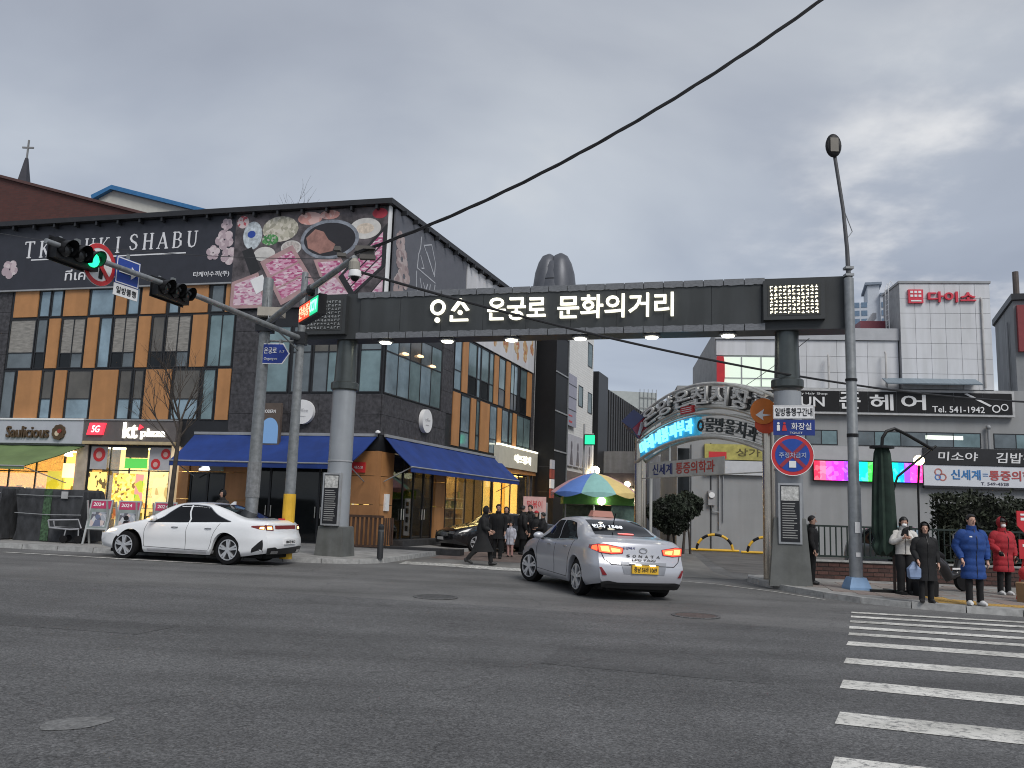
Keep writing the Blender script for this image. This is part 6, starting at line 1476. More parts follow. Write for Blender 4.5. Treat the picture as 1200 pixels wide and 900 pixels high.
def handles(c, xs_, z):
    for x in xs_:
        for sd in (1, -1):
            y = c.ysurf(x, z); part('door_handle', MB().tube([(c.X(x-.1, y, z), (y+.012)*sd, z), (c.X(x, y, z), (y+.03)*sd, z+.005), (c.X(x+.1, y, z), (y+.012)*sd, z)], .014, 6), M_chrome, c.t, smooth=60)
def plate_on(c, y0, z0, w_, h_, m, txt_m, s_, rear=True):
    x = c.X(0, 0, z0)-.03
    o = part('number_plate', MB().box(x-.008, x+.03, y0-w_/2, y0+w_/2, z0-h_/2, z0+h_/2), m, c.t)
    text(s_, txt_m, o, (x-.012, y0, z0), w=w_*.86, h=h_*.66, depth=.006, rot=-PI/2, bold=.012)
    return o
kia = Car('sedan_car', 'white fastback sedan parked along the kerb in front of the phone shop', (-7.72, 21.95, gz(-7.7)), R(180-14), M_kia, top=topK, belt=beltK, wheel_x=(1.12, 4.0), wr=.345, tilt=.0)
c = kia
c.sidegrid('side_window', glasscols(c, 2.32, 3.62, lo=.02, hi=.012, slope1=.95, n=18), M_carglass); c.sidegrid('side_window', glasscols(c, .98, 2.27, lo=.02, hi=.012, slope0=.75, n=18), M_carglass)
c.topgrid('rear_window', lambda u: .55+.06*u*u, lambda u: 1.62+.1*u*u, .60, .52, M_carglass); c.topgrid('windscreen', lambda u: 3.78-.12*u*u, lambda u: 3.02-.06*u*u, .66, .52, M_carglass)
for x0, z0, x1, z1 in ((2.29, .94, 2.29, .30), (3.58, .90, 3.55, .34), (3.55, .34, 1.62, .30), (1.30, .96, 1.52, .62), (1.52, .62, 1.6, .32)): cutline(c, x0, z0, x1, z1, .005)
c.sidegrid('sill_trim', [(1.45+.2*i, .225, .30) for i in range(11)], mat('white_car_grey_trim', (.55, .55, .57), .4), off=.012)  # greyer strip along the sill
c.sidegrid('window_trim', [(x, z1, z1+.018) for x, z0, z1 in glasscols(c, .98, 3.60, lo=.02, hi=.012, slope0=.75, slope1=.95, n=26)], M_chrome, off=.006)
mirrors(c, 3.38, M_kia); handles(c, (1.62, 2.66), .83)
M_tail = emat('tail_light_dim', (.5, .03, .02), .08, (.10, .008, .008)); M_amber = emat('amber_indicator_glow', (1, .5, .12), 6.0)
c.endpatch('tail_light', [(-.80, .86), (.80, .86), (.80, .95), (-.80, .95)], M_tail)
for sd in (1, -1):
    p = [(.58, .83), (.82, .84), (.84, .96), (.6, .95)]; c.endpatch('tail_light', p if sd > 0 else flip(p), M_tail, .012)
    p = [(.64, .855), (.78, .86), (.78, .92), (.64, .92)]; c.endpatch('indicator', p if sd > 0 else flip(p), M_amber, .018)
c.sidegrid('tail_light', [(.02, .84, .95), (.15, .86, .945), (.34, .90, .93)], M_tail, off=.006)
c.sidegrid('indicator', [(.03, .86, .915), (.12, .87, .91)], M_amber, off=.012)
c.endpatch('bumper_trim', [(-.8, .26), (.8, .26), (.84, .42), (.6, .44), (.5, .40), (-.5, .40), (-.6, .44), (-.84, .42)], M_trimblk, .012)
c.sidegrid('bumper_vent', [(.1, .32, .62), (.2, .36, .55), (.36, .30, .40)], M_trimblk, off=.006)
c.endpatch('exhaust_trim', rect(-.7, -.45, .28, .35), M_chrome, .02); c.endpatch('exhaust_trim', rect(.45, .7, .28, .35), M_chrome, .02)
plate_on(c, 0, .56, .52, .12, M_white, M_black, '184너 9013')
c.sidegrid('headlight', [(4.45, .70, .74), (4.6, .66, .745), (4.75, .64, .72), (4.86, .62, .68)], emat('headlight_warm', (1, .85, .65), .8), off=.008); c.endpatch('grille', rect(-.6, .6, .35, .58), M_trimblk, .01, rear=False)
part('antenna_fin', MB().loft([[(1.55-2.45+dx, y, z) for dx, y, z in ((0, -.02, zz), (0, .02, zz), (ln_, .01, zz), (ln_, -.01, zz))] for zz, ln_ in ((1.41, .16), (1.49, .05))]), M_kia, c.t)
part('mirror_lamp', MB().box(c.X(3.38, .9, 1)-.03, c.X(3.38, .9, 1)+.05, -1.19, -1.15, 1.0, 1.03).box(c.X(3.38, .9, 1)-.03, c.X(3.38, .9, 1)+.05, 1.15, 1.19, 1.0, 1.03), M_amber, c.t)

# silver taxi turning into the side street
M_taxi = mat('silver_car_paint', (.50, .51, .55), .3, .35, var=.02, coat=.7)
topT = [(0, 1.03), (.08, 1.10), (.45, 1.125), (.62, 1.145), (1.15, 1.345), (1.6, 1.44), (2.05, 1.475), (2.6, 1.465), (3.05, 1.36), (3.68, 1.05), (4.1, .97), (4.5, .89), (4.75, .80), (4.9, .68)]
beltT = [(0, .97), (.6, 1.0), (1.6, .985), (2.6, .955), (3.6, .94), (4.3, .86), (4.9, .6)]
psi = R(17)
tx = Car('taxi_car', 'silver taxi with glowing brake lights and a yellow number plate turning into the side street', (1.86, 18.85, gz(1.8)-.01), PI/2+psi, M_taxi, L=4.86, W=1.87, top=topT, belt=beltT, wheel_x=(1.03, 3.83), wr=.335, tilt=.03, steer=R(20))
c = tx; c.t.scale = (1.045, 1.045, 1.045)
c.sidegrid('side_window', glasscols(c, 2.28, 3.45, slope1=.78, n=16), M_carglass); c.sidegrid('side_window', glasscols(c, 1.02, 2.22, slope0=.5, n=16), M_carglass)
c.sidegrid('window_trim', [(x, z0-.022, z0-.004) for x, z0, z1 in glasscols(c, 1.02, 3.45, n=20)], M_chrome, off=.006)
c.topgrid('rear_window', lambda u: .60+.05*u*u, lambda u: 1.42+.08*u*u, .62, .54, M_carglass); c.topgrid('windscreen', lambda u: 3.62-.12*u*u, lambda u: 2.98-.06*u*u, .66, .52, M_carglass)
for x0, z0, x1, z1 in ((2.25, .97, 2.25, .30), (3.48, .93, 3.42, .34), (3.42, .34, 1.5, .30), (1.15, 1.0, 1.42, .62), (1.42, .62, 1.5, .32)): cutline(c, x0, z0, x1, z1, .005)
mirrors(c, 3.25, M_taxi); handles(c, (1.55, 2.62), .87)
M_brake = emat('brake_light_glow', (1.0, .045, .015), 4.5, (.4, .01, .01)); M_brakehot = emat('brake_light_core', (1.0, .26, .06), 4.0)
M_tl = mat('tail_light_red', (.22, .012, .015), .2, coat=.5)
def both(name, p, m, off): c.endpatch(name, p, m, off); c.endpatch(name, flip(p), m, off)
both('tail_light', [(.40, .83), (.62, .81), (.84, .83), (.86, .985), (.70, .99), (.38, .935)], M_tl, .010)
both('brake_lamp', [(.42, .845), (.61, .83), (.82, .845), (.84, .965), (.70, .97), (.40, .925)], M_brake, .014)
both('brake_lamp', [(.64, .855), (.78, .862), (.80, .945), (.66, .945)], M_brakehot, .02); both('brake_lamp', [(.45, .862), (.60, .855), (.62, .925), (.45, .905)], M_brakehot, .02)
c.sidegrid('tail_light', [(.01, .84, .985), (.12, .86, .97), (.3, .90, .955)], M_tl, off=.007); c.sidegrid('brake_lamp', [(.02, .86, .965), (.10, .875, .955), (.18, .89, .945)], M_brake, off=.012)
c.topgrid('high_brake_lamp', lambda u: .64, lambda u: .70, .16, .16, emat('rear_red_glow', (1, .2, .18), 1.2), off=.02, n=4, q=2)
c.endpatch('bumper_trim', [(-.76, .22), (.76, .22), (.80, .32), (.66, .345), (.5, .32), (-.5, .32), (-.66, .345), (-.80, .32)], M_trimblk, .012)
c.endpatch('diffuser', rect(-.7, .7, .215, .268), M_trimblk, .03)
both('reflector', [(.70, .44), (.78, .44), (.84, .58), (.80, .58)], mat('reflector_red', (.2, .015, .02), .3), .012)
c.endpatch('plate_recess', [(-.40, .48), (.40, .48), (.46, .70), (-.46, .70)], mat('silver_recess', (.25, .26, .285), .4, .3), .008)
c.endpatch('chrome_strip', rect(-.30, .30, .66, .685), M_chrome, .03)
plate_on(c, 0, .57, .52, .15, mat('taxi_plate_yellow', (.70, .42, .03), .5, var=.05), mat('plate_ink', (.05, .04, .02)), '충남 56바 1069')
for y in (.14, -.14): part('plate_lamp', MB().box(c.X(0, 0, .66)-.075, c.X(0, 0, .66)-.035, y-.05, y+.05, .635, .655), emat('plate_lamp_glow', (1, .8, .35), 5), c.t)
for i, ch in enumerate('SONATA'): text(ch, mat('badge_grey', (.12, .12, .125), .3, .6), c.t, (c.X(0, .30-.12*i, .80)-.014, .30-.12*i, .80), w=.065, h=.05, depth=.006, rot=-PI/2)
text('LPG TAXI', mat('badge_grey', (.12, .12, .125), .3, .6), c.t, (c.X(0, .1, .72)-.012, .0, .735), w=.46, h=.04, depth=.006, rot=-PI/2)
eb_ = MB()
for j in range(20):
    a, b = 2*PI*j/20, 2*PI*(j+1)/20; x = c.X(0, 0, .9)-.016
    eb_.tube([(x, .075*math.cos(a), .90+.045*math.sin(a)), (x, .075*math.cos(b), .90+.045*math.sin(b))], .008, 5)
part('emblem', eb_, M_chrome, c.t)
text('온양택시', mat('badge_blue', (.05, .05, .2)), c.t, (c.X(0, .3, .93)-.012, .28, .935), w=.24, h=.05, depth=.006, rot=-PI/2, bold=0)
cutl = MB()
for pts in ([(-.78, .82), (-.74, .72), (-.62, .635)], [(.78, .82), (.74, .72), (.62, .635)], [(-.62+.124*i, .635) for i in range(11)]):
    cutl.tube([(c.X(0, y, z)-.004, y, z) for y, z in pts], .007, 5)
part('panel_gap', cutl, M_seam, c.t)
xz = c.zsurf(.95, 0)
part('roof_sign', MB().loft([[(2.1-2.43+sx*w_, sy*v_, z) for sx, sy in ((-1, -1), (1, -1), (1, 1), (-1, 1))] for z, w_, v_ in ((1.478, .11, .24), (1.60, .08, .20))]), emat('taxi_roof_sign', (.45, .20, .15), .15, (.3, .13, .10)), c.t)
part('antenna', MB().tube([(1.45-2.43, 0, 1.40), (1.38-2.43, 0, 1.56)], .012, 5), M_black, c.t)
t_ = link('lettering', text_mesh('빈차 1588', .62, .10, .004, .02), c.t, (.98-2.43, .34, c.zsurf(.98, .34)+.022), (0, 0, 0))
t_.data.materials.clear(); t_.data.materials.append(emat('rear_glass_print', (.8, .85, .9), .5)); t_.rotation_euler = Euler((R(-50), 0, R(-90)), 'XYZ')
part('rear_lamp_reflection', MB().ball((1.22-2.43, .38, c.zsurf(1.22, .38)+.005), (.04, .05, .015), 8, 5), emat('lamp_reflection_glow', (1, .9, .75), 2), c.t)  # glowing spot on the rear glass stands in for a reflected lamp

# two more parked cars
topB = topT
bk = Car('sedan_car', 'black sedan parked nose towards the cafe window beside the dark steps', (-.35, 33.6, gz(0)), R(210), mat('black_car_paint', (.012, .012, .014), .2, .2, coat=.8), top=topT, belt=beltT)
c = bk
c.sidegrid('side_window', glasscols(c, 2.28, 3.45, slope1=.78, n=8), M_carglass); c.sidegrid('side_window', glasscols(c, 1.02, 2.22, slope0=.5, n=8), M_carglass); c.topgrid('windscreen', lambda u: 3.62-.12*u*u, lambda u: 2.98-.06*u*u, .66, .52, M_carglass); c.topgrid('rear_window', lambda u: .60, lambda u: 1.42, .62, .54, M_carglass)
c.endpatch('headlight', [(.5, .66), (.8, .64), (.8, .74), (.55, .75)], M_chrome, .012, rear=False); c.endpatch('headlight', flip([(.5, .66), (.8, .64), (.8, .74), (.55, .75)]), M_chrome, .012, rear=False); c.endpatch('number_plate', rect(-.26, .26, .42, .53), M_white, .03, rear=False); c.endpatch('grille', rect(-.5, .5, .56, .7), M_chrome, .01, rear=False)
gc = Car('hatchback_car', 'grey blue car parked nose first behind the railing, its windscreen showing', (12.9, 28.4, gz(12.5)), R(-82), mat('grey_blue_car_paint', (.10, .12, .14), .3, .3, coat=.6), L=4.4, top=[(0, 1.0), (.3, 1.3), (.8, 1.5), (1.6, 1.62), (2.3, 1.62), (2.8, 1.5), (3.35, 1.08), (3.8, 1.0), (4.2, .9), (4.4, .74)], belt=beltT, wheel_x=(.8, 3.4))
c = gc
c.sidegrid('side_window', glasscols(c, 1.95, 3.1, slope1=.6, n=8), M_carglass); c.sidegrid('side_window', glasscols(c, .7, 1.9, slope0=.3, n=8), M_carglass)
c.topgrid('windscreen', lambda u: 3.34-.10*u*u, lambda u: 2.72-.05*u*u, .68, .54, mat('bright_windscreen', (.20, .26, .31), .12, .3)); c.endpatch('headlight', [(.45, .68), (.8, .68), (.8, .8), (.5, .78)], M_chrome, .012, rear=False); c.endpatch('headlight', flip([(.45, .68), (.8, .68), (.8, .8), (.5, .78)]), M_chrome, .012, rear=False)

# ------------------------------------------------------------------ people
M_hair = mat('black_hair', (.010, .009, .009), .55, var=.2); M_trous = mat('black_trousers', (.007, .007, .008), .85, var=.2, scale=6)
M_eye = mat('eye_dark', (.02, .012, .01), .3); M_lip = mat('lip', (.30, .12, .10), .5)
def skin_body(J, k):
    """one continuous figure: skeleton edges with a radius at each joint, grown with a Skin modifier"""
    V = []; Rr = []; E_ = []
    def v(p, r, parent=None):
        V.append(p); Rr.append(r); i = len(V)-1
        if parent is not None: E_.append((parent, i))
        return i
    pel = v(J['pelvis'], (.135, .105)); wai = v(J['waist'], (.125, .095), pel); che = v(J['chest'], (.15, .11), wai); nb = v(J['neckbase'], (.060, .058), che)
    nk = v(J['neck'], (.052, .055), nb); jaw = v(J['jaw'], (.062, .075), nk); face = v(J['face'], (.078, .095), jaw); br = v(J['brow'], (.079, .096), face); cr = v(J['crown'], (.05, .06), br)
    for s in 'LR':
        sh = v(tuple(Vector(J['sh'+s])+Vector((0, 0, -.025))), (.042, .042), che); el = v(J['el'+s], (.043, .043), sh); wr = v(J['wr'+s], (.029, .026), el)
        w_, e_ = Vector(J['wr'+s]), Vector(J['el'+s]); d = (w_-e_).normalized()
        side = Vector(J.get('palm'+s, (0, 1, 0))); side = (side-d*side.dot(d)).normalized(); nrm = d.cross(side)
        pm = v(tuple(w_+d*.05), (.036, .017), wr); kn = v(tuple(w_+d*.095), (.038, .015), pm)
        for q, (o_, ln_) in enumerate(((-.028, .062), (-.009, .074), (.010, .070), (.027, .055))):
            a = v(tuple(w_+d*.105+side*o_), (.0095, .0095), kn); b = v(tuple(w_+d*(.105+ln_*.5)+side*o_*1.05+nrm*.010), (.0085, .0085), a); v(tuple(w_+d*(.105+ln_*.92)+side*o_+nrm*.028), (.007, .007), b)
        a = v(tuple(w_+d*.045-side*.042), (.011, .011), pm); b = v(tuple(w_+d*.078-side*.052+nrm*.01), (.010, .010), a); v(tuple(w_+d*.105-side*.048+nrm*.018), (.008, .008), b)
        hp = v(J['hip'+s], (.085, .09), pel); kn_ = v(J['kn'+s], (.055, .058), hp); an = v(J['an'+s], (.030, .034), kn_); v(tuple(Vector(J['an'+s])*.25+Vector(J['toe'+s])*.75), (.028, .018), an)
    me = bpy.data.meshes.new('body'); me.from_pydata([tuple(Vector(p)*k) for p in V], E_, [])
    o = bpy.data.objects.new('body', me); COL.objects.link(o)
    md = o.modifiers.new('skin', 'SKIN'); md.use_smooth_shade = True; md.branch_smoothing = .3
    sv = me.skin_vertices[0].data
    for i, r in enumerate(Rr): sv[i].radius = (r[0]*k, r[1]*k)
    sv[0].use_root = True
    sb = o.modifiers.new('sub', 'SUBSURF'); sb.levels = 1; sb.render_levels = 1
    dg = bpy.context.evaluated_depsgraph_get(); m2 = bpy.data.meshes.new_from_object(o.evaluated_get(dg)); m2.name = 'body'
    bpy.data.objects.remove(o); bpy.data.meshes.remove(me)
    m2.materials.clear(); m2.materials.append(M_skin)
    return m2
BASEJ = dict(pelvis=(0, 0, .94), waist=(0, .0, 1.08), chest=(0, .0, 1.29), neckbase=(0, -.005, 1.43), neck=(0, .005, 1.49), jaw=(0, .022, 1.555), face=(0, .018, 1.61), brow=(0, .012, 1.665), crown=(0, .0, 1.735),
    shL=(-.185, 0, 1.395), elL=(-.235, -.02, 1.12), wrL=(-.235, .06, .88), shR=(.185, 0, 1.395), elR=(.235, -.02, 1.12), wrR=(.235, .06, .88),
    hipL=(-.09, 0, .90), knL=(-.095, .015, .49), anL=(-.095, -.015, .085), toeL=(-.105, .13, .035), hipR=(.09, 0, .90), knR=(.095, .015, .49), anR=(.095, -.015, .085), toeR=(.105, .13, .035))
def quilt_tube(mb, pts, r1, r2, seg, q, amp, up=(1, 0, 0), n=None):
    """tube resampled along its length; q quilting rolls of height amp"""
    pts = [Vector(p) for p in pts]; L = [0]
    for i in range(len(pts)-1): L.append(L[-1]+(pts[i+1]-pts[i]).length)
    n = n or max(8, int(q*4)); fx = [pchip([(L[i], pts[i][a]) for i in range(len(pts))]) for a in range(3)]
    f1 = pchip(list(zip(L, r1))); f2 = pchip(list(zip(L, r2)))
    P, A_, B_ = [], [], []
    for i in range(n+1):
        l = L[-1]*i/n; w_ = amp*(abs(math.sin(PI*q*i/n))**.6-.5) if q else amp*math.sin(i*1.9+L[-1]*7)*.5
        P.append((fx[0](l), fx[1](l), fx[2](l))); A_.append(max(.01, f1(l)+w_)); B_.append(max(.01, f2(l)+w_))
    mb.tube(P, A_, seg, B_, up)
def person(label, loc, heading, H=1.7, pose=None, coat=(.007, .007, .008), coatlen=.55, puff=.0, quilts=0, trousers=None, shoes=(.02, .02, .02), hood=None, hair='short', mask=False, wide=1.0, skirt=0, group=None, scarf=None, coatname=None, capmat=None, simple=False):
    k = H/1.75
    J = {a: list(b) for a, b in BASEJ.items()}
    for a, b in (pose or {}).items(): J[a] = list(b)
    t = thing('person', label, 'person', loc, heading, group)
    body = link('body', skin_body(J, k), t)
    S = lambda p: tuple(Vector(p)*k)
    cm = mat(coatname or 'coat_%02d%02d%02d' % tuple(int(c*100) for c in coat), coat, .8, var=.16, scale=9, bump=.25, bscale=18)
    w_ = wide
    # coat: trunk and sleeves
    mb = MB(); pz = J['pelvis']; hem = (pz[0]*.6+(J['knL'][0]+J['knR'][0])*.2, pz[1]*.6+(J['knL'][1]+J['knR'][1])*.2, coatlen)
    fl = 1.0+.18*max(0, .95-coatlen)
    sp = abs(J['knL'][1]-J['knR'][1])*.5*max(0, min(1, (.9-coatlen)/.4))
    quilt_tube(mb, [S(hem), S((pz[0], pz[1], max(coatlen+.05, .95))), S(J['waist']), S((J['chest'][0], J['chest'][1], 1.27)), S((J['chest'][0], J['chest'][1], 1.355)), S((J['neckbase'][0], J['neckbase'][1], 1.415)), S((J['neckbase'][0], J['neckbase'][1], 1.455)), S((J['neck'][0], J['neck'][1]+.005, 1.505))],
               [.20*k*w_*fl, .195*k*w_, (.185+puff)*k*w_, (.20+puff*.6)*k*w_, (.175+puff*.4)*k*w_, .128*k, .092*k, .078*k], [(.145+sp)*k*w_*fl, .15*k*w_, (.14+puff)*k*w_, (.145+puff)*k*w_, (.13+puff*.6)*k*w_, .10*k, .085*k, .08*k], 22, quilts*.85, .015*k if quilts else .006*k, n=max(18, quilts*5))
    for s in 'LR':
        sh, el, wr = (Vector(J[a+s]) for a in ('sh', 'el', 'wr')); d = (wr-el).normalized()
        q = quilts*.7
        ins = sh*.62+Vector(J['chest'])*.38+Vector((0, 0, .01))
        quilt_tube(mb, [S(ins), S(sh+Vector((0, 0, -.05))), S(sh*.5+el*.5), S(el), S(el*.5+wr*.5), S(wr-d*.005)], [(.072+puff*.3)*k, (.080+puff*.4)*k, (.066+puff*.5)*k, (.062+puff*.5)*k, (.056+puff*.4)*k, .048*k], [(.075+puff*.3)*k, (.080+puff*.4)*k, (.066+puff*.5)*k, (.062+puff*.5)*k, (.056+puff*.4)*k, .048*k], 14, q, .011*k if quilts else .006*k, up=(0, 1, 0), n=max(12, int(quilts*3.2)))
    part('coat', mb, cm, t, smooth=50 if not quilts else 35)
    zip_ = MB()
    if abs(J['knL'][1]-J['knR'][1]) < .1: zip_.tube([S((J['chest'][0]*.3+hem[0]*.7, hem[1]+(.145+sp)*w_*fl+.006, coatlen+.02)), S((pz[0], pz[1]+.155*w_, .98)), S((J['waist'][0], J['waist'][1]+(.142+puff)*w_+.012, 1.1)), S((J['chest'][0], J['chest'][1]+(.147+puff)*w_+.012, 1.28)), S((J['neckbase'][0], J['neckbase'][1]+.10, 1.46))], .006*k, 6); part('zip', zip_, M_trimblk, t)
    col = MB(); col.tube([S((J['neck'][0], J['neck'][1], 1.45)), S((J['neck'][0], J['neck'][1]+.005, 1.50)), S((J['neck'][0], J['neck'][1]+.01, 1.528))], [.10*k, .088*k, .084*k], 16, [.09*k, .09*k, .09*k], (1, 0, 0)); part('collar', col, scarf or cm, t, smooth=50)
    # trousers and shoes
    tm = trousers or M_trous
    mb = MB()
    for s in 'LR':
        hp, kn, an = (Vector(J[a+s]) for a in ('hip', 'kn', 'an')); f = 1.35 if skirt == 2 else 1.0
        quilt_tube(mb, [S(hp+Vector((0, 0, .04))), S(hp*.5+kn*.5), S(kn), S(kn*.45+an*.55), S(an+Vector((0, .008, -.035 if skirt != 2 else -.05)))], [.10*k, .088*k*f, .070*k*f, .064*k*f, .060*k*f], [.11*k, .092*k*f, .075*k*f, .070*k*f, .066*k*f], 14, 0, .007*k, up=(1, 0, 0), n=12)
    part('trousers', mb, tm, t, smooth=50)
    sm = mat('shoe_%02d%02d%02d' % tuple(int(c*100) for c in shoes), shoes, .5, var=.08)
    for s in 'LR':
        an, to = Vector(J['an'+s]), Vector(J['toe'+s]); d = to-an; d.z = 0; d = d.normalized() if d.length > .01 else Vector((0, 1, 0)); tiltz = (to.z-an.z+.05)
        mb = MB(); base = an+Vector((0, 0, -.04))
        mb.tube([S(base-d*.075+Vector((0, 0, -.005))), S(base-d*.05), S(base+d*.04+Vector((0, 0, .0))), S(base+d*.12+Vector((0, 0, tiltz*.7-.012))), S(base+d*.185+Vector((0, 0, tiltz-.015)))], [.030*k, .050*k, .052*k, .050*k, .024*k], 12, [.045*k, .066*k, .062*k, .042*k, .020*k], tuple(Vector((0, 0, 1)).cross(d)))
        part('shoe', mb, sm, t, smooth=50)
    # head: hair or hood, face
    hd = Vector(J['brow']); fc = Vector(J['face']); fwd = Vector((0, 1, 0)); 
    if 'look' in (pose or {}): fwd = Vector(pose['look']).normalized()
    rt = fwd.cross(Vector((0, 0, 1))).normalized(); upv = rt.cross(fwd)
    if hood is not None:
        mb = MB(); rings = []
        for i in range(9):
            a = PI*i/8; r_ = []
            for j in range(15):
                b = R(-38)+R(256)*j/14     # open towards the face
                p = hd+Vector((0, 0, -.02))+(-fwd*math.sin(b)+rt*math.cos(b))*math.sin(a)*.118+upv*math.cos(a)*.142
                r_.append(S(p))
            rings.append(r_)
        mb.loft(rings, closed=False); part('hood', mb, hood, t, smooth=70)
    if True:
        mb = MB(); rings = []
        for i in range(8):
            a = PI*.64*i/7 if hair == 'short' else PI*.70*i/7
            r_ = []
            for j in range(20):
                b = 2*PI*j/20; front = max(0, math.sin(b)); lim = PI*.335+.05*math.sin(j*2.7)+(1-min(1, front*1.5))*PI*.33; aa = min(a, lim) if math.sin(b) > 0 else a
                if hair == 'cap': aa = min(a, PI*.47)
                p = hd+Vector((0, 0, -.012))+(fwd*math.sin(b)*(.102 if math.sin(b) > 0 else .112)+rt*math.cos(b)*.093)*math.sin(aa)*(1+.035*math.sin(j*3.1+i*1.7))+upv*math.cos(aa)*(.102+.004*math.sin(j*1.9))
                r_.append(S(p))
            rings.append(r_)
        mb.loft(rings); 
        if hair == 'long':
            mb.tube([S(hd-fwd*.05+Vector((0, 0, .02))), S(hd-fwd*.085+Vector((0, 0, -.10))), S(hd-fwd*.085+Vector((0, 0, -.24)))], [.085*k, .10*k, .07*k], 12, [.06*k, .055*k, .03*k], tuple(rt))
        part('hair' if hair != 'cap' else 'cap', mb, capmat or M_hair, t, smooth=60)
        if hair == 'cap': part('cap_brim', MB().loft([[S(hd+rt*.075*math.cos(b)+fwd*(.085+.07*math.sin(b))+upv*z) for b in [PI*q/8 for q in range(9)]] for z in (.012, .022)]), capmat or M_hair, t)
    if not simple:
        for sgn in (1, -1):
            part('eye', MB().ball(S(fc+Vector((0, 0, .022))+fwd*.088+rt*.032*sgn), (.012*k, .010*k, .006*k), 8, 5), M_eye, body)
            part('eyebrow', MB().ball(S(fc+Vector((0, 0, .043))+fwd*.090+rt*.034*sgn), (.018*k, .008*k, .004*k), 8, 4), M_hair, body)
            part('ear', MB().ball(S(fc+Vector((0, 0, .01))+rt*.083*sgn-fwd*.005), (.010*k, .018*k, .028*k), 8, 6), M_skin, body)
        if mask: part('face_mask', MB().ball(S(fc+Vector((0, 0, -.038))+fwd*.048), (.058*k, .052*k, .046*k), 12, 8), M_white, t, smooth=60)
        else:
            part('nose', MB().tube([S(fc+fwd*.085+Vector((0, 0, .02))), S(fc+fwd*.108+Vector((0, 0, -.016))), S(fc+fwd*.088+Vector((0, 0, -.024)))], [.008*k, .014*k, .010*k], 8), M_skin, body, smooth=60)
            part('mouth', MB().ball(S(fc+Vector((0, 0, -.045))+fwd*.078), (.022*k, .010*k, .006*k), 8, 5), M_lip, body)
    return t, k, S
ZK = lambda x: gz(x)+KH+.004
FACE = PI            # heading: local +Y turned towards the camera
M_blkhood = mat('black_hood', (.007, .007, .008), .85, var=.15)
# waiting at the crossing
t, k, S = person('woman in a short white jacket and wide black trousers looking at her phone', (8.95, 19.5, ZK(8.95)), PI-.25, 1.72, dict(elL=(-.27, .08, 1.15), wrL=(-.07, .27, 1.27), elR=(.27, .08, 1.15), wrR=(.07, .26, 1.25), palmL=(0, 0, 1), palmR=(0, 0, -1), jaw=(0, .045, 1.55), face=(0, .04, 1.60), brow=(0, .032, 1.655), look=(0, 1, -.25)),
    coat=(.58, .56, .53), coatlen=.88, puff=.02, hair='long', mask=True, skirt=2, coatname='white_fleece')
part('phone', MB().box(-.035, .035, .33, .342, 1.28, 1.42), M_black, t)
part('scarf', MB().tube([S((-.08, .1, 1.49)), S((0, .13, 1.44)), S((.07, .13, 1.30))], [.04, .05, .03], 8), M_trous, t)
t, k, S = person('older woman in a long black hooded coat holding a pale blue bag', (8.47, 17.55, ZK(8.47)), PI-.1, 1.58, dict(elL=(-.24, -.03, 1.12), wrL=(-.26, .04, .88), elR=(.25, .0, 1.13), wrR=(.22, .16, .93), anR=(.11, .03, .085), toeR=(.15, .17, .035), crown=(.03, .0, 1.735), look=(.12, 1, 0)), coat=(.007, .007, .008), coatlen=.48, puff=.025, quilts=0, hood=M_blkhood, wide=1.12, coatname='black_long_coat')
bag = single('shopping_bag', 'pale blue shopping bag hanging from the hand of the woman in the long black coat', 'bag', MB().loft([[(sx*w_, sy*d_, z) for sx, sy in ((-1, -1), (1, -1), (1, 1), (-1, 1))] for z, w_, d_ in ((0, .08, .05), (.04, .11, .07), (.2, .12, .06), (.27, .06, .03), (.34, .02, .02))]), mat('pale_blue_bag', (.20, .27, .42), .6, var=.2), (8.70+.0, 17.48, ZK(8.7)+.42))
bag.location = (8.20, 17.48, ZK(8.2)+.46)
t, k, S = person('man in a long royal blue padded coat with white trainers', (9.40, 17.5, ZK(9.4)), PI-.05, 1.80, dict(elL=(-.262, -.03, 1.12), wrL=(-.27, .03, .87), elR=(.27, -.06, 1.12), wrR=(.25, .10, .88), look=(-.10, 1, .05), anL=(-.12, -.015, .085), toeL=(-.15, .12, .035), anR=(.10, .02, .085), toeR=(.13, .155, .035), knL=(-.11, .015, .49)),
    coat=(.012, .052, .215), coatlen=.50, puff=.05, quilts=9, shoes=(.68, .68, .68), wide=1.08, coatname='blue_padded_coat')
part('chest_logo', MB().box(.10*k, .15*k, .235*k, .245*k, 1.30*k, 1.325*k), M_white, t)
part('cuff', MB().tube([S((-.29, .02, .89)), S((-.29, .03, .86))], .052*k, 10).tube([S((.29, .02, .89)), S((.29, .03, .86))], .052*k, 10), M_black, t)
t, k, S = person('person in a long red padded coat and black cap behind the man in blue', (11.85, 20.7, ZK(11.85)), PI+.1, 1.80, dict(elL=(-.262, -.02, 1.12), wrL=(-.26, .06, .88), elR=(.262, -.02, 1.12), wrR=(.20, .18, .98)),
    coat=(.36, .018, .028), coatlen=.52, puff=.05, quilts=9, hair='cap', wide=1.1, shoes=(.6, .6, .6), coatname='red_padded_coat', hood=mat('red_hood', (.30, .015, .022), .8), mask=True)
part('glove', MB().ball(S((.21, .24, .93)), (.055, .06, .06), 8, 6), M_black, t); part('glove', MB().ball(S((-.28, .09, .80)), (.05, .05, .07), 8, 6), M_black, t)
t, k, S = person('man in black with a pale bag strap standing beside the gateway column', (7.52, 21.35, ZK(7.52)), -PI/2-.35, 1.66, dict(), coat=(.007, .007, .008), coatlen=.78, puff=.02, coatname='black_jacket')
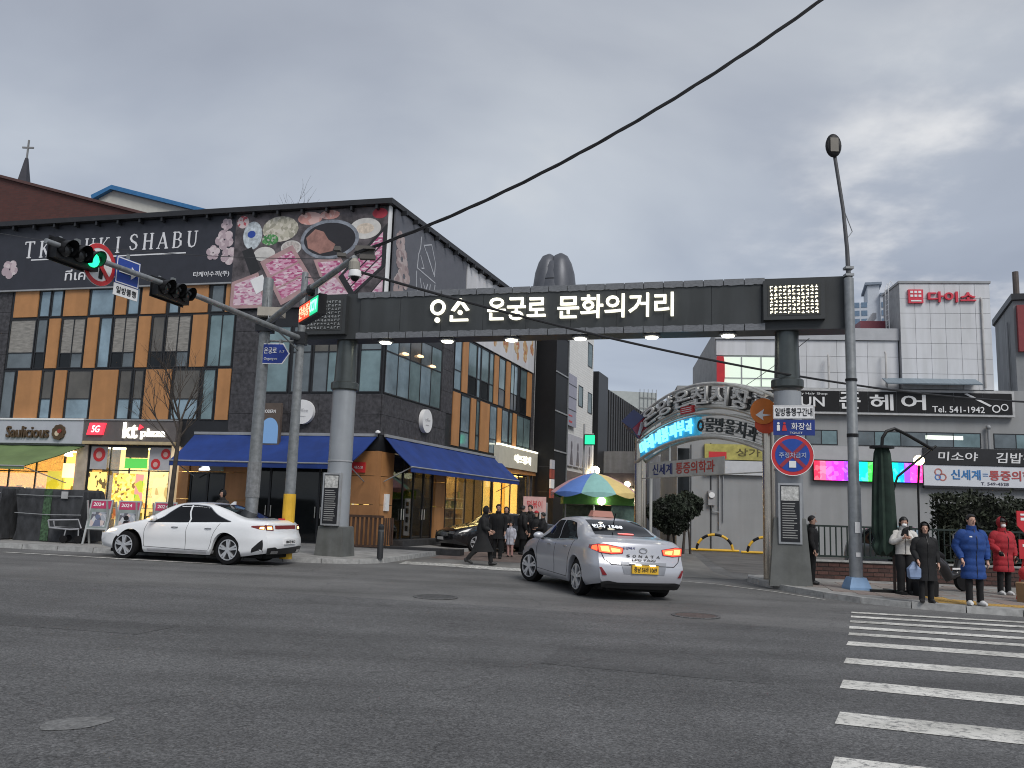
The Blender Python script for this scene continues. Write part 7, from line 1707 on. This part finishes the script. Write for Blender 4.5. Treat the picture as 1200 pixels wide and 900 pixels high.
part('bag_strap', MB().tube([S((-.19, .06, 1.20)), S((-.12, .10, 1.43)), S((-.12, -.06, 1.46)), S((-.17, -.13, 1.25))], .022, 6), mat('pale_strap', (.4, .4, .4), .7), t)
part('backpack', MB().loft([[S((sx*w_, -.2+sy*d_, z)) for sx, sy in ((-1, -1), (1, -1), (1, 1), (-1, 1))] for z, w_, d_ in ((.95, .10, .06), (1.0, .14, .09), (1.3, .14, .08), (1.4, .09, .04))]), M_black, t)
# crossing the side street
t, k, S = person('woman in a long black hooded coat striding across the side street', (-.72, 24.7, gz(-.7)+.006), -PI/2, 1.66, dict(knL=(-.09, .24, .52), anL=(-.09, .30, .10), toeL=(-.09, .45, .06), knR=(.09, -.10, .50), anR=(.09, -.42, .19), toeR=(.09, -.34, .06), pelvis=(0, .02, .93), chest=(0, .06, 1.28), neckbase=(0, .07, 1.42), neck=(0, .09, 1.49), jaw=(0, .12, 1.55), face=(0, .125, 1.60), brow=(0, .12, 1.655), crown=(0, .11, 1.72), shL=(-.18, .05, 1.39), shR=(.18, .05, 1.39), elL=(-.22, .0, 1.12), wrL=(-.18, .20, 1.0), elR=(.22, .08, 1.12), wrR=(.18, .25, 1.05)), coat=(.007, .007, .008), coatlen=.40, puff=.015, hood=M_blkhood, coatname='black_long_coat2')
t, k, S = person('tall man in dark clothes facing the road behind the striding woman', (-.30, 28.4, gz(-.3)+.008), PI-.1, 1.76, dict(knL=(-.1, .06, .49), anL=(-.1, .06, .085), toeL=(-.1, .22, .035)), coat=(.007, .007, .008), coatlen=.62, puff=.03, coatname='black_parka')
t, k, S = person('child in a white coat with pinkish leggings walking with the group', (.12, 29.6, gz(.1)+.008), PI-.2, 1.18, dict(), coat=(.50, .50, .56), coatlen=.62, puff=.03, trousers=mat('pink_leggings', (.48, .27, .24), .8), hair='long', coatname='white_child_coat')
ng = 'people walking up the side street'
for i, (lb, x, y, h, c, hair, ln_, hd_) in enumerate([
    ('person in a black coat just behind the child in white', -.05, 31.8, 1.70, (.007, .007, .008), 'long', .55, 3.0),
    ('dark haired person with grey trousers partly hidden by the striding woman', .0, 33.2, 1.66, (.05, .05, .055), 'short', .75, .2),
    ('person in a bulky black padded coat turned towards the glowing shop', .55, 31.5, 1.76, (.007, .007, .008), 'short', .55, -1.2),
    ('tall person in black next to the bulky padded coat', .85, 32.3, 1.80, (.007, .007, .008), 'short', .6, 2.4),
    ('person in black with a red hat beside the silver taxi', 1.02, 30.6, 1.60, (.007, .007, .008), 'cap', .6, 2.8),
    ('stooping person in black at the front of the silver taxi', 1.22, 29.6, 1.55, (.007, .007, .008), 'short', .55, 1.6)]):
    person(lb, (x, y, gz(x)+.008), hd_, h, dict(elL=(-.25, .06, 1.14), wrL=(-.14, .26, 1.10)), coat=c, coatlen=ln_, puff=.035, hair=hair, group=None, capmat=mat('red_hat', (.40, .02, .03), .8) if hair == 'cap' else None, trousers=mat('grey_trousers', (.16, .15, .14), .8) if i == 1 else None, coatname='street_coat_%d' % i, simple=(i > 1))
person('dark figure at the shop door, only head and shoulders above the white sedan', (-9.0, 27.2, ZK(-9)), 2.6, 1.68, dict(), coat=(.02, .018, .018), coatlen=.6, puff=.03, hood=M_blkhood, coatname='shop_coat')

# ------------------------------------------------------------------ plants
def leaf_cloud(mb, n, fn, size, rng):
    vs = []; fs = []
    for i in range(n):
        p, nm = fn(rng)
        d = Vector((rng.gauss(0, 1), rng.gauss(0, 1), rng.gauss(0, 1)+.3)).normalized(); e_ = d.cross(Vector((rng.gauss(0, 1), rng.gauss(0, 1), rng.gauss(0, 1)))).normalized()
        s_ = size*rng.uniform(.6, 1.4); a = Vector(p); o = len(vs)
        vs += [tuple(a-d*s_), tuple(a+e_*s_*.4), tuple(a+d*s_), tuple(a-e_*s_*.4)]; fs.append((o, o+1, o+2, o+3))
    mb.add(vs, fs)
def leaf_mat(name, c):
    return mat(name, c, .75, var=.75, scale=2.2)
M_hedge = leaf_mat('hedge_leaves', (.020, .026, .013)); M_topi = leaf_mat('topiary_leaves', (.018, .026, .014)); M_bark = mat('dark_bark', (.055, .045, .038), .9, var=.3, scale=8, bump=.4)
rngp = random.Random(3)
# clipped hedge behind the waiting people
hx0, hx1, hy = 12.3, 18.9, 24.4
hd = thing('hedge', 'dark clipped hedge behind the waiting people, with sprigs standing up', 'hedge', (hx0, hy, gz(12)))
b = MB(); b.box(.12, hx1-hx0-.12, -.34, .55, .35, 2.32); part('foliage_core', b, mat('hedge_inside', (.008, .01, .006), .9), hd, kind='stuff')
b = MB()
def hf(r):
    x = r.uniform(0, hx1-hx0); u = r.random()
    top = 2.42+.10*math.sin(x*2.3)+.08*math.sin(x*5.7+1)
    if u < .55: return (x, -.45+r.gauss(0, .07)+.08*math.sin(x*3.1), r.uniform(.35, top)), 0
    if u < .85: return (x, r.uniform(-.5, .7), top+r.gauss(0, .06)), 0
    return ((0 if r.random() < .7 else hx1-hx0)+r.gauss(0, .06), r.uniform(-.45, .6), r.uniform(.35, top)), 0
leaf_cloud(b, 9000, hf, .075, rngp)
def sprig(r):
    x = r.choice((.9, 1.9, 2.75, 3.3, 3.9, 4.8, 5.6)); return (x+r.gauss(0, .08), r.gauss(0, .1), 2.4+abs(r.gauss(0, .17))), 0
leaf_cloud(b, 700, sprig, .06, rngp)
part('foliage', b, M_hedge, hd, kind='stuff')
b = MB()
for x in (.5, 1.6, 2.8, 4.0, 5.2, 6.2): b.tube([(x, 0, 0), (x+.05, 0, .5), (x-.03, .1, 1.2)], [.05, .045, .03], 6)
part('stem', b, M_bark, hd)
for lb, x, y, r_, zc in (('round clipped evergreen nearer the taxi, in front of the grey wall', 6.72, 35.6, .88, 1.72), ('smaller round clipped evergreen standing behind the nearer one', 7.95, 38.4, .66, 2.15)):
    t = thing('topiary_tree', lb, 'tree', (x, y, gz(x)), 0)
    b = MB(); b.tube([(-.15, 0, 0), (-.1, .02, .6), (-.05, 0, 1.4)], [.07, .06, .05], 8).tube([(.2, .1, 0), (.15, .05, .7), (.05, 0, 1.4)], [.06, .05, .04], 8).tube([(-.05, 0, 1.3), (-.3, .1, 1.8)], .035, 6).tube([(.0, 0, 1.3), (.35, 0, 1.9)], .035, 6)
    part('trunk', b, M_bark, t, smooth=50)
    b = MB()
    def tf(r):
        d = Vector((r.gauss(0, 1), r.gauss(0, 1), r.gauss(0, 1))).normalized(); q = r_*(1-.24*r.random()**2+abs(r.gauss(0, .05)))*(1+.07*math.sin(d.x*5+x)+.06*math.sin(d.z*6)+.05*math.sin(d.x*11+d.z*9)); return (d.x*q*1.02, d.y*q, zc+d.z*q*.84), 0
    leaf_cloud(b, 5200, tf, .085, rngp); b.ball((0, 0, zc), (r_*.72, r_*.72, r_*.6), 14, 8)
    part('crown', b, M_topi, t, kind='stuff')
# bare trees
def branch(mb, p, d, L, r, depth, rng, spread=.5):
    n = 4; pts = [Vector(p)]; dd = Vector(d)
    for i in range(n):
        dd = (dd+Vector((rng.gauss(0, .09), rng.gauss(0, .09), rng.gauss(.03, .06)))).normalized(); pts.append(pts[-1]+dd*L/n)
    mb.tube([tuple(q) for q in pts], [r*(1-.55*i/n) for i in range(n+1)], 6 if r > .015 else 4)
    if depth:
        for q in range(rng.randint(3, 4)):
            i = rng.randint(1, n); a = rng.uniform(0, 2*PI); nd = (dd+Vector((math.cos(a), math.sin(a), rng.uniform(-.1, .4)))*spread*rng.uniform(.6, 1.2)).normalized()
            branch(mb, pts[i], nd, L*rng.uniform(.5, .75), r*.5, depth-1, rng, spread)
rt_ = random.Random(11)
t = thing('street_tree', 'young bare street tree with thin upright branches in front of the phone shop', 'tree', (-9.75, 24.9, ZK(-9.8)), 0)
b = MB(); b.tube([(0, 0, 0), (.02, 0, 1.3), (.06, .0, 2.6), (.12, 0, 3.6)], [.085, .075, .065, .05], 8); part('trunk', b, M_bark, t, smooth=50)
b = MB()
for z, a, L in ((2.7, 3.3, 1.6), (3.1, .2, 1.3), (3.4, 1.9, 1.4), (3.55, 4.4, 1.3), (3.6, .9, 1.2), (3.6, 3.0, 1.4), (3.2, 2.8, 1.2)):
    branch(b, (.1, 0, z), (math.cos(a)*.55, math.sin(a)*.4, .85), L, .032, 3, rt_, .55)
part('branch', b, M_bark, t, kind='stuff')
part('root_guard', MB().lathe([(.11, 0), (.12, .02), (.10, .9), (.09, .92)], 10), mat('jute_wrap', (.12, .10, .08), .9, var=.3, scale=20), t)
t = thing('bare_tree', 'thin bare tree top showing above the restaurant roof edge', 'tree', (-12.8, 46, 0), 0)
b = MB(); b.tube([(0, 0, 0), (.1, 0, 8), (0, 0, 16.2)], [.2, .15, .06], 7); part('trunk', b, M_bark, t)
b = MB()
for q in range(7): branch(b, (.0, 0, 14.5+.3*q), (rt_.gauss(0, .5), rt_.gauss(0, .4), 1), 2.0, .03, 2, rt_, .5)
part('crown', b, M_bark, t, kind='stuff')

# ------------------------------------------------------------------ railing with brick base behind the waiting people
M_dkgreen = mat('dark_green_rail', (.018, .030, .026), .5, .2)
fn = thing('railing', 'dark green metal railing on a low brick base behind the waiting people', 'fence', (7.95, 23.9, gz(9)), R(-3))
zb = 0.0
# low wall in individual bricks
bm1 = [mat('railing_brick_%d' % i, c, .9, var=.2, scale=12) for i, c in enumerate(((.075, .036, .03), (.06, .032, .028), (.095, .048, .04)))]
bl_, bh_, nb = .30, .10, 0
part('mortar', MB().box(0, 9.6, .02, .2, 0, .575), mat('mortar_grey', (.12, .11, .10), .95), fn)
for k in range(5):
    for i in range(33):
        x0 = i*bl_-(bl_/2 if k % 2 else 0); x1 = min(9.6, x0+bl_-.012); x0 = max(0, x0)
        if x1-x0 < .05: continue
        me_ = MB().box(0, x1-x0, 0, .18, 0, bh_-.012).mesh('brick', random.choice(bm1)); link('brick', me_, fn, (x0, random.uniform(-.004, .002), k*(bh_+.012)+.004)); nb += 1
part('wall_cap', MB().box(-.03, 9.63, -.04, .24, .578, .63), M_kerb, fn)
for i in range(7): part('post', MB().box(i*1.58-.03+.02, i*1.58+.03+.02, .05, .15, .63, 1.62), M_dkgreen, fn)
for z in (.70, 1.52): part('rail', MB().box(0, 9.55, .07, .13, z, z+.05), M_dkgreen, fn)
bar_me = MB().lathe([(.021, .74), (.021, 1.53)], 6).mesh('bar', M_dkgreen)
for i in range(62):
    if (i*.154+.07) % 1.58 > .06: link('bar', bar_me, fn, (i*.154+.07, .1, 0))
# black and yellow wheel stops by the grey wall
wsr = 'arched black and yellow wheel stops'
for lb, x, y in (('striped wheel stop arch nearest the topiary trees', 10.05, 41.9), ('striped wheel stop arch nearest the steel arch pipe', 12.35, 41.3)):
    t = thing('wheel_stop', lb, 'wheel stop', (x, y, gz(x)), R(-8), wsr)
    for q in range(8):
        pts = [(.85*math.cos(PI*(q+f)/8), 0, .12+.72*math.sin(PI*(q+f)/8)) for f in (0, .34, .67, 1)]
        part('arch_segment', MB().tube(pts, .065, 8), M_yellow if q % 2 == 0 else M_black, t, smooth=50)
    part('base_bar', MB().tube([(-1.15, 0, .1), (1.15, 0, .1)], .06, 8), M_yellow, t, smooth=50)
single('paper_scrap', 'small white paper scrap lying on the parking lot by the wheel stop', 'litter', MB().box(-.18, .18, -.15, .15, 0, .16), M_white, (11.95, 39.6, gz(12)+.01), .4)

# ------------------------------------------------------------------ street furniture
t = thing('bollard', 'short black bollard on the corner kerb beside the gateway column', 'bollard', (-3.45, 23.75, ZK(-3.4)))
part('post', MB().lathe([(.085, 0), (.085, .70), (.075, .72), (.075, .78), (.085, .80), (.08, .88), (.02, .93)], 14), mat('bollard_black', (.02, .021, .024), .5), t, smooth=45); part('reflective_band', MB().lathe([(.0775, .725), (.0775, .775)], 14), mat('bollard_band', (.08, .085, .09), .4), t)
t = thing('wooden_railing', 'short brown slatted railing in front of the orange corner wall', 'railing', (-4.75, 29.2, ZK(-4.7)), AR)
M_wood = mat('brown_wood_slat', (.085, .045, .028), .7, var=.25, scale=8, stretch=(1, 1, .2))
for i in range(9): part('slat', MB().box(-.85+.16*i, -.77+.16*i, 0, .03, .08, 1.0), M_wood, t)
part('rail', MB().box(-.9, .6, -.03, .06, 1.0, 1.08), M_wood, t); part('rail', MB().box(-.9, .6, -.02, .05, .02, .079), M_wood, t)
for i in range(5): part('slat', MB().box(.55, .58, .1+.2*i, .19+.2*i, .08, 1.0), M_wood, t)
part('step', MB().box(-1.0, 3.2, .3, .9, -.15, .05), mat('dark_step_stone', (.035, .035, .037), .7), t)
# tarpaulin covered stalls at the kerb
M_tarp = mat('charcoal_mesh_tarp', (.036, .038, .042), .75, var=.35, scale=5, bump=.6, bscale=6, stretch=(1, 1, .5)); M_tgreen = mat('green_tarp_stripe', (.05, .10, .05), .8, var=.5, scale=12, bump=.4)
for lb, x0, x1, st_ in (('charcoal tarpaulin covered stall at the edge of the view', -17.2, -14.35, (2.2,)), ('charcoal tarpaulin covered stall with one green stripe beside the poster stands', -14.05, -12.05, (.95,))):
    t = thing('covered_stall', lb, 'market stall', ((x0+x1)/2, 25.3, ZK((x0+x1)/2)), R(-8)); W2 = (x1-x0)/2
    rings = []
    for z, g_ in ((0, .03), (.3, .0), (.75, -.02), (1.2, .01), (1.42, -.02), (1.48, -.08)):
        ring_ = []
        for j in range(48):
            u = j/12
            if u < 1: p = (-W2+2*W2*u, -.55)
            elif u < 2: p = (W2, -.55+1.1*(u-1))
            elif u < 3: p = (W2-2*W2*(u-2), .55)
            else: p = (-W2, .55-1.1*(u-3))
            wv = .025*math.sin(j*2.3+z*4)
            ring_.append((p[0]*(1+g_/W2)+(wv if abs(p[0]) == W2 else 0), p[1]*(1+g_)+(wv if abs(p[1]) == .55 else 0), z))
        rings.append(ring_)
    part('cover', MB().loft(rings), M_tarp, t, smooth=30)
    for sx_ in st_: part('green_stripe', MB().loft([[(-W2+sx_-.12, -.59-.01*math.sin(z*9), z), (-W2+sx_+.12, -.59-.01*math.cos(z*7), z), (-W2+sx_+.12, -.575, z), (-W2+sx_-.12, -.575, z)] for z in (.02, .3, .6, .9, 1.2, 1.46)]), M_tgreen, t)
    part('rope', MB().tube([(-W2-.03, -.6, .78), (0, -.62, .75), (W2+.03, -.6, .77)], .012, 5).tube([(-W2-.03, -.6, 1.3), (0, -.61, 1.28), (W2+.03, -.6, 1.3)], .01, 5), M_grey, t)
    part('tag', MB().box(W2-.62, W2-.42, -.62, -.60, 1.22, 1.42), mat('grey_label', (.4, .4, .4)), t)
# A-frame poster stands
M_pink = mat('crimson_poster_band', (.42, .03, .10), .5, var=.05); M_ptint = mat('poster_grey_green', (.22, .26, .25), .5, var=.12, scale=3); M_phot = patch_mat('poster_photo', [(.45, .46, .48), (.1, .1, .12), (.5, .42, .40), (.3, .32, .36)], 7)
for lb, x, y, rz_, dark in (('folding poster stand nearest the covered stall, two figures in its picture', -11.55, 24.45, -.05, 0), ('folding poster stand in the middle, one dark haired figure in its picture', -10.72, 24.4, .02, 0), ('folding poster stand behind the nose of the white sedan', -10.05, 25.3, .1, 1)):
    t = thing('poster_stand', lb, 'poster stand', (x, y, ZK(x)), rz_)
    TL = Matrix.Rotation(R(-14), 4, 'X')
    def P(name, mbf, m, par=t):
        mb = MB(); mb.M = Matrix.Translation((0, -.16, 0)) @ TL; mbf(mb); return part(name, mb, m, par)
    P('frame', lambda m: (m.frame(-.32, .32, .42, 1.28, .04, -.02, .02), m.box(-.32, -.27, -.02, .02, 0, .419), m.box(.27, .32, -.02, .02, 0, .419)), mat('aluminium_frame', (.45, .46, .45), .4, .4))
    P('poster', lambda m: m.box(-.28, .28, -.008, .008, .46, 1.24), M_ptint)
    P('poster_band', lambda m: m.box(-.28, .28, -.014, -.009, 1.02, 1.24), M_pink)
    P('poster_picture', lambda m: m.box(-.22, .22, -.014, -.009, .5, .92), M_phot)
    P('poster_figure', lambda m: (m.disc((-.03 if not dark else .0, .78), .07, -.019, -.015, 10), m.plate([(-.13, .52), (.1, .52), (.05, .70), (-.08, .70)], -.019, -.015)), M_black if x > -11 else mat('poster_blue_grey', (.12, .14, .22)))
    me_ = text_mesh('2024', .3, .1, .004, .01); me_.materials.append(M_white); o = link('lettering', me_, t, (0, -.16, 0)); o.matrix_local = Matrix.Translation((0, -.16, 0)) @ TL @ Matrix.Translation((-.08, -.018, 1.14))
    mb = MB(); mb.M = Matrix.Translation((0, .16, 0)) @ Matrix.Rotation(R(14), 4, 'X'); mb.box(-.3, -.26, -.02, .02, 0, 1.25).box(.26, .3, -.02, .02, 0, 1.25).box(-.26, .26, -.015, .015, .4, .44); part('rear_frame', mb, mat('aluminium_frame', (.45, .46, .45), .4, .4), t)
# hand cart in front of the stall
t = thing('hand_cart', 'small folded grey hand cart in front of the covered stall', 'cart', (-12.35, 24.3, ZK(-12.3)), .1)
part('frame', MB().tube([(-.5, 0, .62), (-.45, 0, .42), (.1, 0, .38), (.35, 0, .40)], .025, 6).tube([(-.5, 0, .62), (.3, 0, .66), (.4, 0, .42)], .022, 6).tube([(-.5, .35, .62), (-.45, .35, .42), (.35, .35, .40)], .025, 6).tube([(-.45, 0, .42), (-.45, .35, .42)], .02, 6), mat('pale_cart_tube', (.38, .38, .40), .4, .4), t)
for x, y in ((-.05, 0), (.35, 0), (-.05, .35), (.35, .35)): part('wheel', MB().lathe([(.03, -.02), (.10, -.02), (.11, 0), (.10, .02), (.03, .02)], 14, (x, y, .11), 'Y'), M_tyre, t); 
part('fork', MB().tube([(-.05, 0, .11), (0, 0, .4)], .018, 6).tube([(.35, 0, .11), (.33, 0, .4)], .018, 6), M_grey, t)
part('platform', MB().box(-.4, .38, .02, .33, .40, .43), M_dark, t)
# white box and clutter behind the stands
single('storage_box', 'pale box on the pavement beneath the middle poster stand', 'box', MB().box(-.28, .28, -.2, .2, 0, .42).box(-.30, .30, -.22, .22, .421, .46), mat('pale_box', (.42, .38, .34), .6), (-10.5, 24.95, ZK(-10.5)))

# folded green market parasol with a curved arm, and the lit lamp behind it
t = thing('folded_parasol', 'tall closed dark green parasol hanging from a curved black arm on a cross foot', 'parasol', (8.72, 19.75, ZK(8.7)))
b = MB(); rings = []
for i in range(17):
    u = i/16; z = .88+2.42*u; r_ = (.14+.135*(1-u)**.7*(.75+.25*math.sin(u*3))) if u < .93 else .16*(1-(u-.93)*4)
    if u < .18: r_ = .215+.04*math.sin(u*30)
    rings.append([((r_*(1+.20*math.sin(j*PI/1.5+.5*math.sin(u*4))))*math.cos(2*PI*j/24)-.10, (r_*(1+.20*math.sin(j*PI/1.5)))*math.sin(2*PI*j/24), z+(.07*math.sin(j*2.1) if u == 0 else 0)) for j in range(24)])
part('canopy', b.loft(rings), mat('dark_green_canvas', (.014, .032, .022), .85, var=.3, scale=4), t, smooth=40)
part('canopy_cap', MB().lathe([(.27, 0), (.27, .05), (.1, .07)], 16, (-.10, 0, 3.26)), M_black, t)
part('mast', MB().tube([(.10, 0, .06), (.10, 0, .95)], .035, 8), mat('brown_mast', (.06, .035, .025), .5), t); part('mast', MB().tube([(.11, 0, 1.0), (.11, 0, 1.8)], .03, 8), M_white, t)
part('arm', MB().tube([(-.10, 0, 3.30), (-.08, 0, 3.50), (.02, .0, 3.66), (.22, .02, 3.73), (.48, .04, 3.62), (1.12, .08, 3.28)], .04, 8).tube([(.12, 0, 2.25), (.25, .02, 2.62), (1.05, .08, 3.26), (1.2, .08, 3.36)], .028, 8), M_black, t, smooth=40)
part('foot', MB().box(-.45, .65, -.06, .06, 0, .06).box(.04, .16, -.5, -.07, 0, .05).box(.04, .16, .07, .5, 0, .05), M_black, t)
t = thing('globe_lamp', 'glowing round lamp on a bracket behind the folded parasol arm', 'lamp', (10.55, 22.0, gz(10)))
part('globe', MB().ball((0, 0, 3.32), .13, 14, 10), emat('globe_glow', (1, .80, .38), 6), t, smooth=60); part('stem', MB().tube([(0, 0, 3.2), (0, .1, 2.6), (0, .15, .2)], .03, 6), M_black, t)
# charity kettle stand at the edge of the view
t = thing('charity_kettle', 'red charity kettle on a tripod with a red shield shaped sign above it', 'donation stand', (11.55, 19.2, ZK(11.5)))
for a in (0, 2.1, 4.2): part('tripod_leg', MB().tube([(.3*math.cos(a), .3*math.sin(a), 0), (0, 0, 1.35)], .02, 6), M_red, t)
part('kettle', MB().lathe([(.05, .42), (.17, .45), (.21, .58), (.19, .68), (.13, .72), (.02, .74)], 16), M_red, t, smooth=50)
o = part('shield_sign', MB().plate([(-.22, 1.95), (.22, 1.95), (.22, 1.62), (0, 1.40), (-.22, 1.62)], -.03, .0), mat('kettle_red', (.5, .02, .03), .5), t); part('shield_print', MB().box(-.14, .14, -.036, -.031, 1.74, 1.80).box(-.05, .05, -.037, -.031, 1.58, 1.70).box(-.14, .14, -.0365, -.031, 1.85, 1.89), M_white, o)
o = part('red_banner', MB().box(-.2, .2, -.02, .0, .9, 1.32), mat('kettle_red', (.5, .02, .03)), t); part('banner_print', MB().box(-.12, .1, -.026, -.021, 1.16, 1.22).box(-.08, .12, -.026, -.021, 1.02, 1.08), M_white, o)
single('paper_bag', 'brown paper bag standing beside the red charity kettle', 'bag', MB().loft([[(sx*w_, sy*.12, z) for sx, sy in ((-1, -1), (1, -1), (1, 1), (-1, 1))] for z, w_ in ((0, .2), (.4, .21), (.42, .19))]), mat('kraft_paper', (.33, .20, .10), .8), (11.25, 18.75, ZK(11.3)), .2)
single('handbag', 'black bag on the ground behind the woman in the long black coat', 'bag', MB().loft([[(sx*w_, sy*.12, z) for sx, sy in ((-1, -1), (1, -1), (1, 1), (-1, 1))] for z, w_ in ((0, .22), (.3, .24), (.42, .12), (.7, .06))]), M_black, (9.25, 19.2, ZK(9.2)), .1)
# motor scooter behind the railing gap, seen between the people
t = thing('motor_scooter', 'dark scooter with white trim parked behind the woman in the long black coat', 'scooter', (10.55, 20.9, ZK(10.5)), R(20))
for x in (-.55, .55): part('wheel', MB().lathe([(.14, -.05), (.24, -.05), (.26, 0), (.24, .05), (.14, .05)], 18, (x, 0, .26), 'Y'), M_tyre, t)
part('body', MB().tube([(-.75, 0, .70), (-.45, 0, .78), (-.1, 0, .62), (.1, 0, .34), (.35, 0, .40), (.5, 0, .75), (.45, 0, 1.0)], [.10, .17, .15, .13, .10, .12, .08], 10), mat('scooter_black', (.02, .02, .022), .3, coat=.5), t, smooth=50)
part('seat', MB().tube([(-.7, 0, .86), (-.3, 0, .88), (-.05, 0, .80)], [.08, .13, .08], 10), M_black, t, smooth=50); part('handlebar', MB().tube([(.38, -.33, 1.08), (.45, 0, 1.05), (.38, .33, 1.08)], .02, 6), M_black, t); part('windshield', MB().tube([(.52, -.2, 1.0), (.5, -.18, 1.35), (.5, 0, 1.45), (.5, .18, 1.35), (.52, .2, 1.0)], .015, 5), M_grey, t)
part('trim', MB().box(-.72, -.4, -.18, -.16, .66, .70).box(.1, .5, -.14, -.12, .52, .56), M_white, t)

# ------------------------------------------------------------------ snack stall with a striped parasol
t = thing('parasol', 'big parasol with coloured wedges over the snack stall', 'parasol', (3.75, 37.6, gz(3.7)))
cols = [(.10, .20, .52), (.25, .47, .44), (.66, .50, .20), (.56, .30, .32), (.10, .20, .40), (.55, .40, .2), (.25, .5, .4), (.5, .28, .3)]
for i in range(8):
    a0, a1 = 2*PI*i/8+R(203), 2*PI*(i+1)/8+R(203); mb = MB(); rings = []
    for u in (0, .3, .6, .85, 1.0):
        r_ = .06+1.84*u; z = 3.36-.30*u-.62*u*u; rings.append([(r_*math.cos(a0+(a1-a0)*q/6), r_*math.sin(a0+(a1-a0)*q/6), z-.05*u*math.sin(PI*q/6)*-1) for q in range(7)])
    rings.append([(1.91*math.cos(a0+(a1-a0)*q/6), 1.91*math.sin(a0+(a1-a0)*q/6), 2.44-.16*math.sin(PI*q/6)-.02) for q in range(7)])
    mb.loft(rings, closed=False)
    part('canopy_panel', mb, mat('parasol_%d' % i, cols[i], .75, var=.06), t)
part('pole', MB().tube([(0, 0, 0), (0, 0, 3.5)], .035, 8), M_white, t)
part('rib', MB().tube([(0, 0, 2.9), (-1.2, -1.2, 2.55)], .012, 5).tube([(0, 0, 2.9), (1.2, -1.2, 2.55)], .012, 5).tube([(0, 0, 2.9), (0, -1.7, 2.5)], .012, 5), M_white, t)
t = thing('snack_stall', 'green canopied snack stall with a bright bulb under the striped parasol', 'market stall', (3.9, 38.4, gz(3.9)))
part('canopy', MB().box(-1.5, 2.0, -1.0, 1.0, 1.98, 2.42), mat('stall_green_canvas', (.07, .22, .045), .7, var=.15), t)
part('counter', MB().box(-1.4, 1.9, -.7, .8, .0, .95), mat('stall_counter', (.16, .14, .12), .6, var=.2), t)
for x in (-1.4, 1.9): part('post', MB().tube([(x, -.9, 0), (x, -.9, 2.0)], .03, 6), M_grey, t)
part('curtain', MB().box(-1.4, 1.9, .75, .8, .96, 1.97), mat('stall_curtain', (.14, .17, .13), .7, var=.4, scale=5), t)
part('side_curtain', MB().box(.6, 1.9, -.85, -.82, .9, 1.97), mat('stall_clear_curtain', (.10, .16, .14), .25, var=.3, scale=4), t)
part('bulb', MB().ball((.15, -1.06, 2.14), .17, 12, 8), emat('stall_bulb_glow', (1, .93, .75), 14), t, smooth=60)
part('menu_board', MB().box(-2.5, -2.15, -.4, -.36, .3, 2.0), M_white, t)
part('menu_print', MB().box(-2.42, -2.25, -.42, -.405, .5, .75).box(-2.42, -2.25, -.42, -.405, .9, 1.15).box(-2.42, -2.25, -.42, -.405, 1.3, 1.55).box(-2.42, -2.25, -.42, -.405, 1.65, 1.85), M_trous, t)
t = thing('shop_sign_board', 'small red and white sign held up among the people by the yellow shop', 'sign', (1.05, 34.0, gz(1)))
o = part('board', MB().box(-.45, .45, -.03, .03, 1.55, 2.15), mat('pale_red_board', (.62, .38, .35), .5), t); text('떡볶이', M_red, o, (0, -.035, 1.85), w=.6, h=.3, depth=.006); part('stick', MB().box(-.03, .03, -.01, .02, 0, 1.55), M_grey, t)
t = thing('vertical_sign', 'narrow red and white projecting sign on the stone pier before the black sign tower', 'sign', (2.05, 45.2, 0), SR)
for k, m in enumerate((mat('brick_red_sign', (.30, .07, .05)), M_white, mat('brick_red_sign', (.30, .07, .05)), mat('pale_poster', (.46, .46, .5)))): part('sign_panel', MB().box(-.9, -.3, -.45, -.35, 2.2+k*.5, 2.67+k*.5), m, t)
part('bracket', MB().box(-.7, -.6, -.35, .3, 2.5, 2.55).box(-.7, -.6, -.35, .3, 3.8, 3.85), M_dark, t)
t = thing('green_cube_sign', 'glowing green square sign on a thin post beyond the striped parasol', 'sign', (4.15, 44.2, gz(4)))
part('lit_panel', MB().box(-.26, .26, -.12, .12, 5.12, 5.60), emat('green_square_glow', (.02, .62, .30), .9), t, rot=R(-15)); part('frame', MB().frame(-.30, .30, 5.08, 5.64, .04, -.13, .13), M_black, t, rot=R(-15)); part('post', MB().tube([(-.3, .2, 0), (-.3, .2, 6.2)], .05, 6), M_grey, t)
print('objects', len(bpy.data.objects), 'tris', sum(len(m.polygons) for m in bpy.data.meshes)*2)

GROUPS = {'poster stand': 'folding poster stands on the pavement', 'cable': 'cables strung over the road', 'traffic light': 'traffic lights on the signal arm', 'person': 'people on foot', 'manhole': 'manhole covers in the road', 'car': 'cars on the street', 'building': 'buildings around the junction', 'road sign': 'road signs by the crossing', 'pole': 'steel poles at the kerb', 'bag': 'bags at the crossing'}
for o_ in list(bpy.data.objects):
    if o_.parent is None and o_.get('category') in GROUPS and not o_.get('group'): o_['group'] = GROUPS[o_['category']]
for o_ in bpy.data.objects:
    if o_.parent is None and o_.name.startswith('topiary_tree'): o_['group'] = 'round clipped evergreens'
    if o_.parent is None and o_.name.startswith('covered_stall'): o_['group'] = 'tarpaulin covered stalls at the kerb'
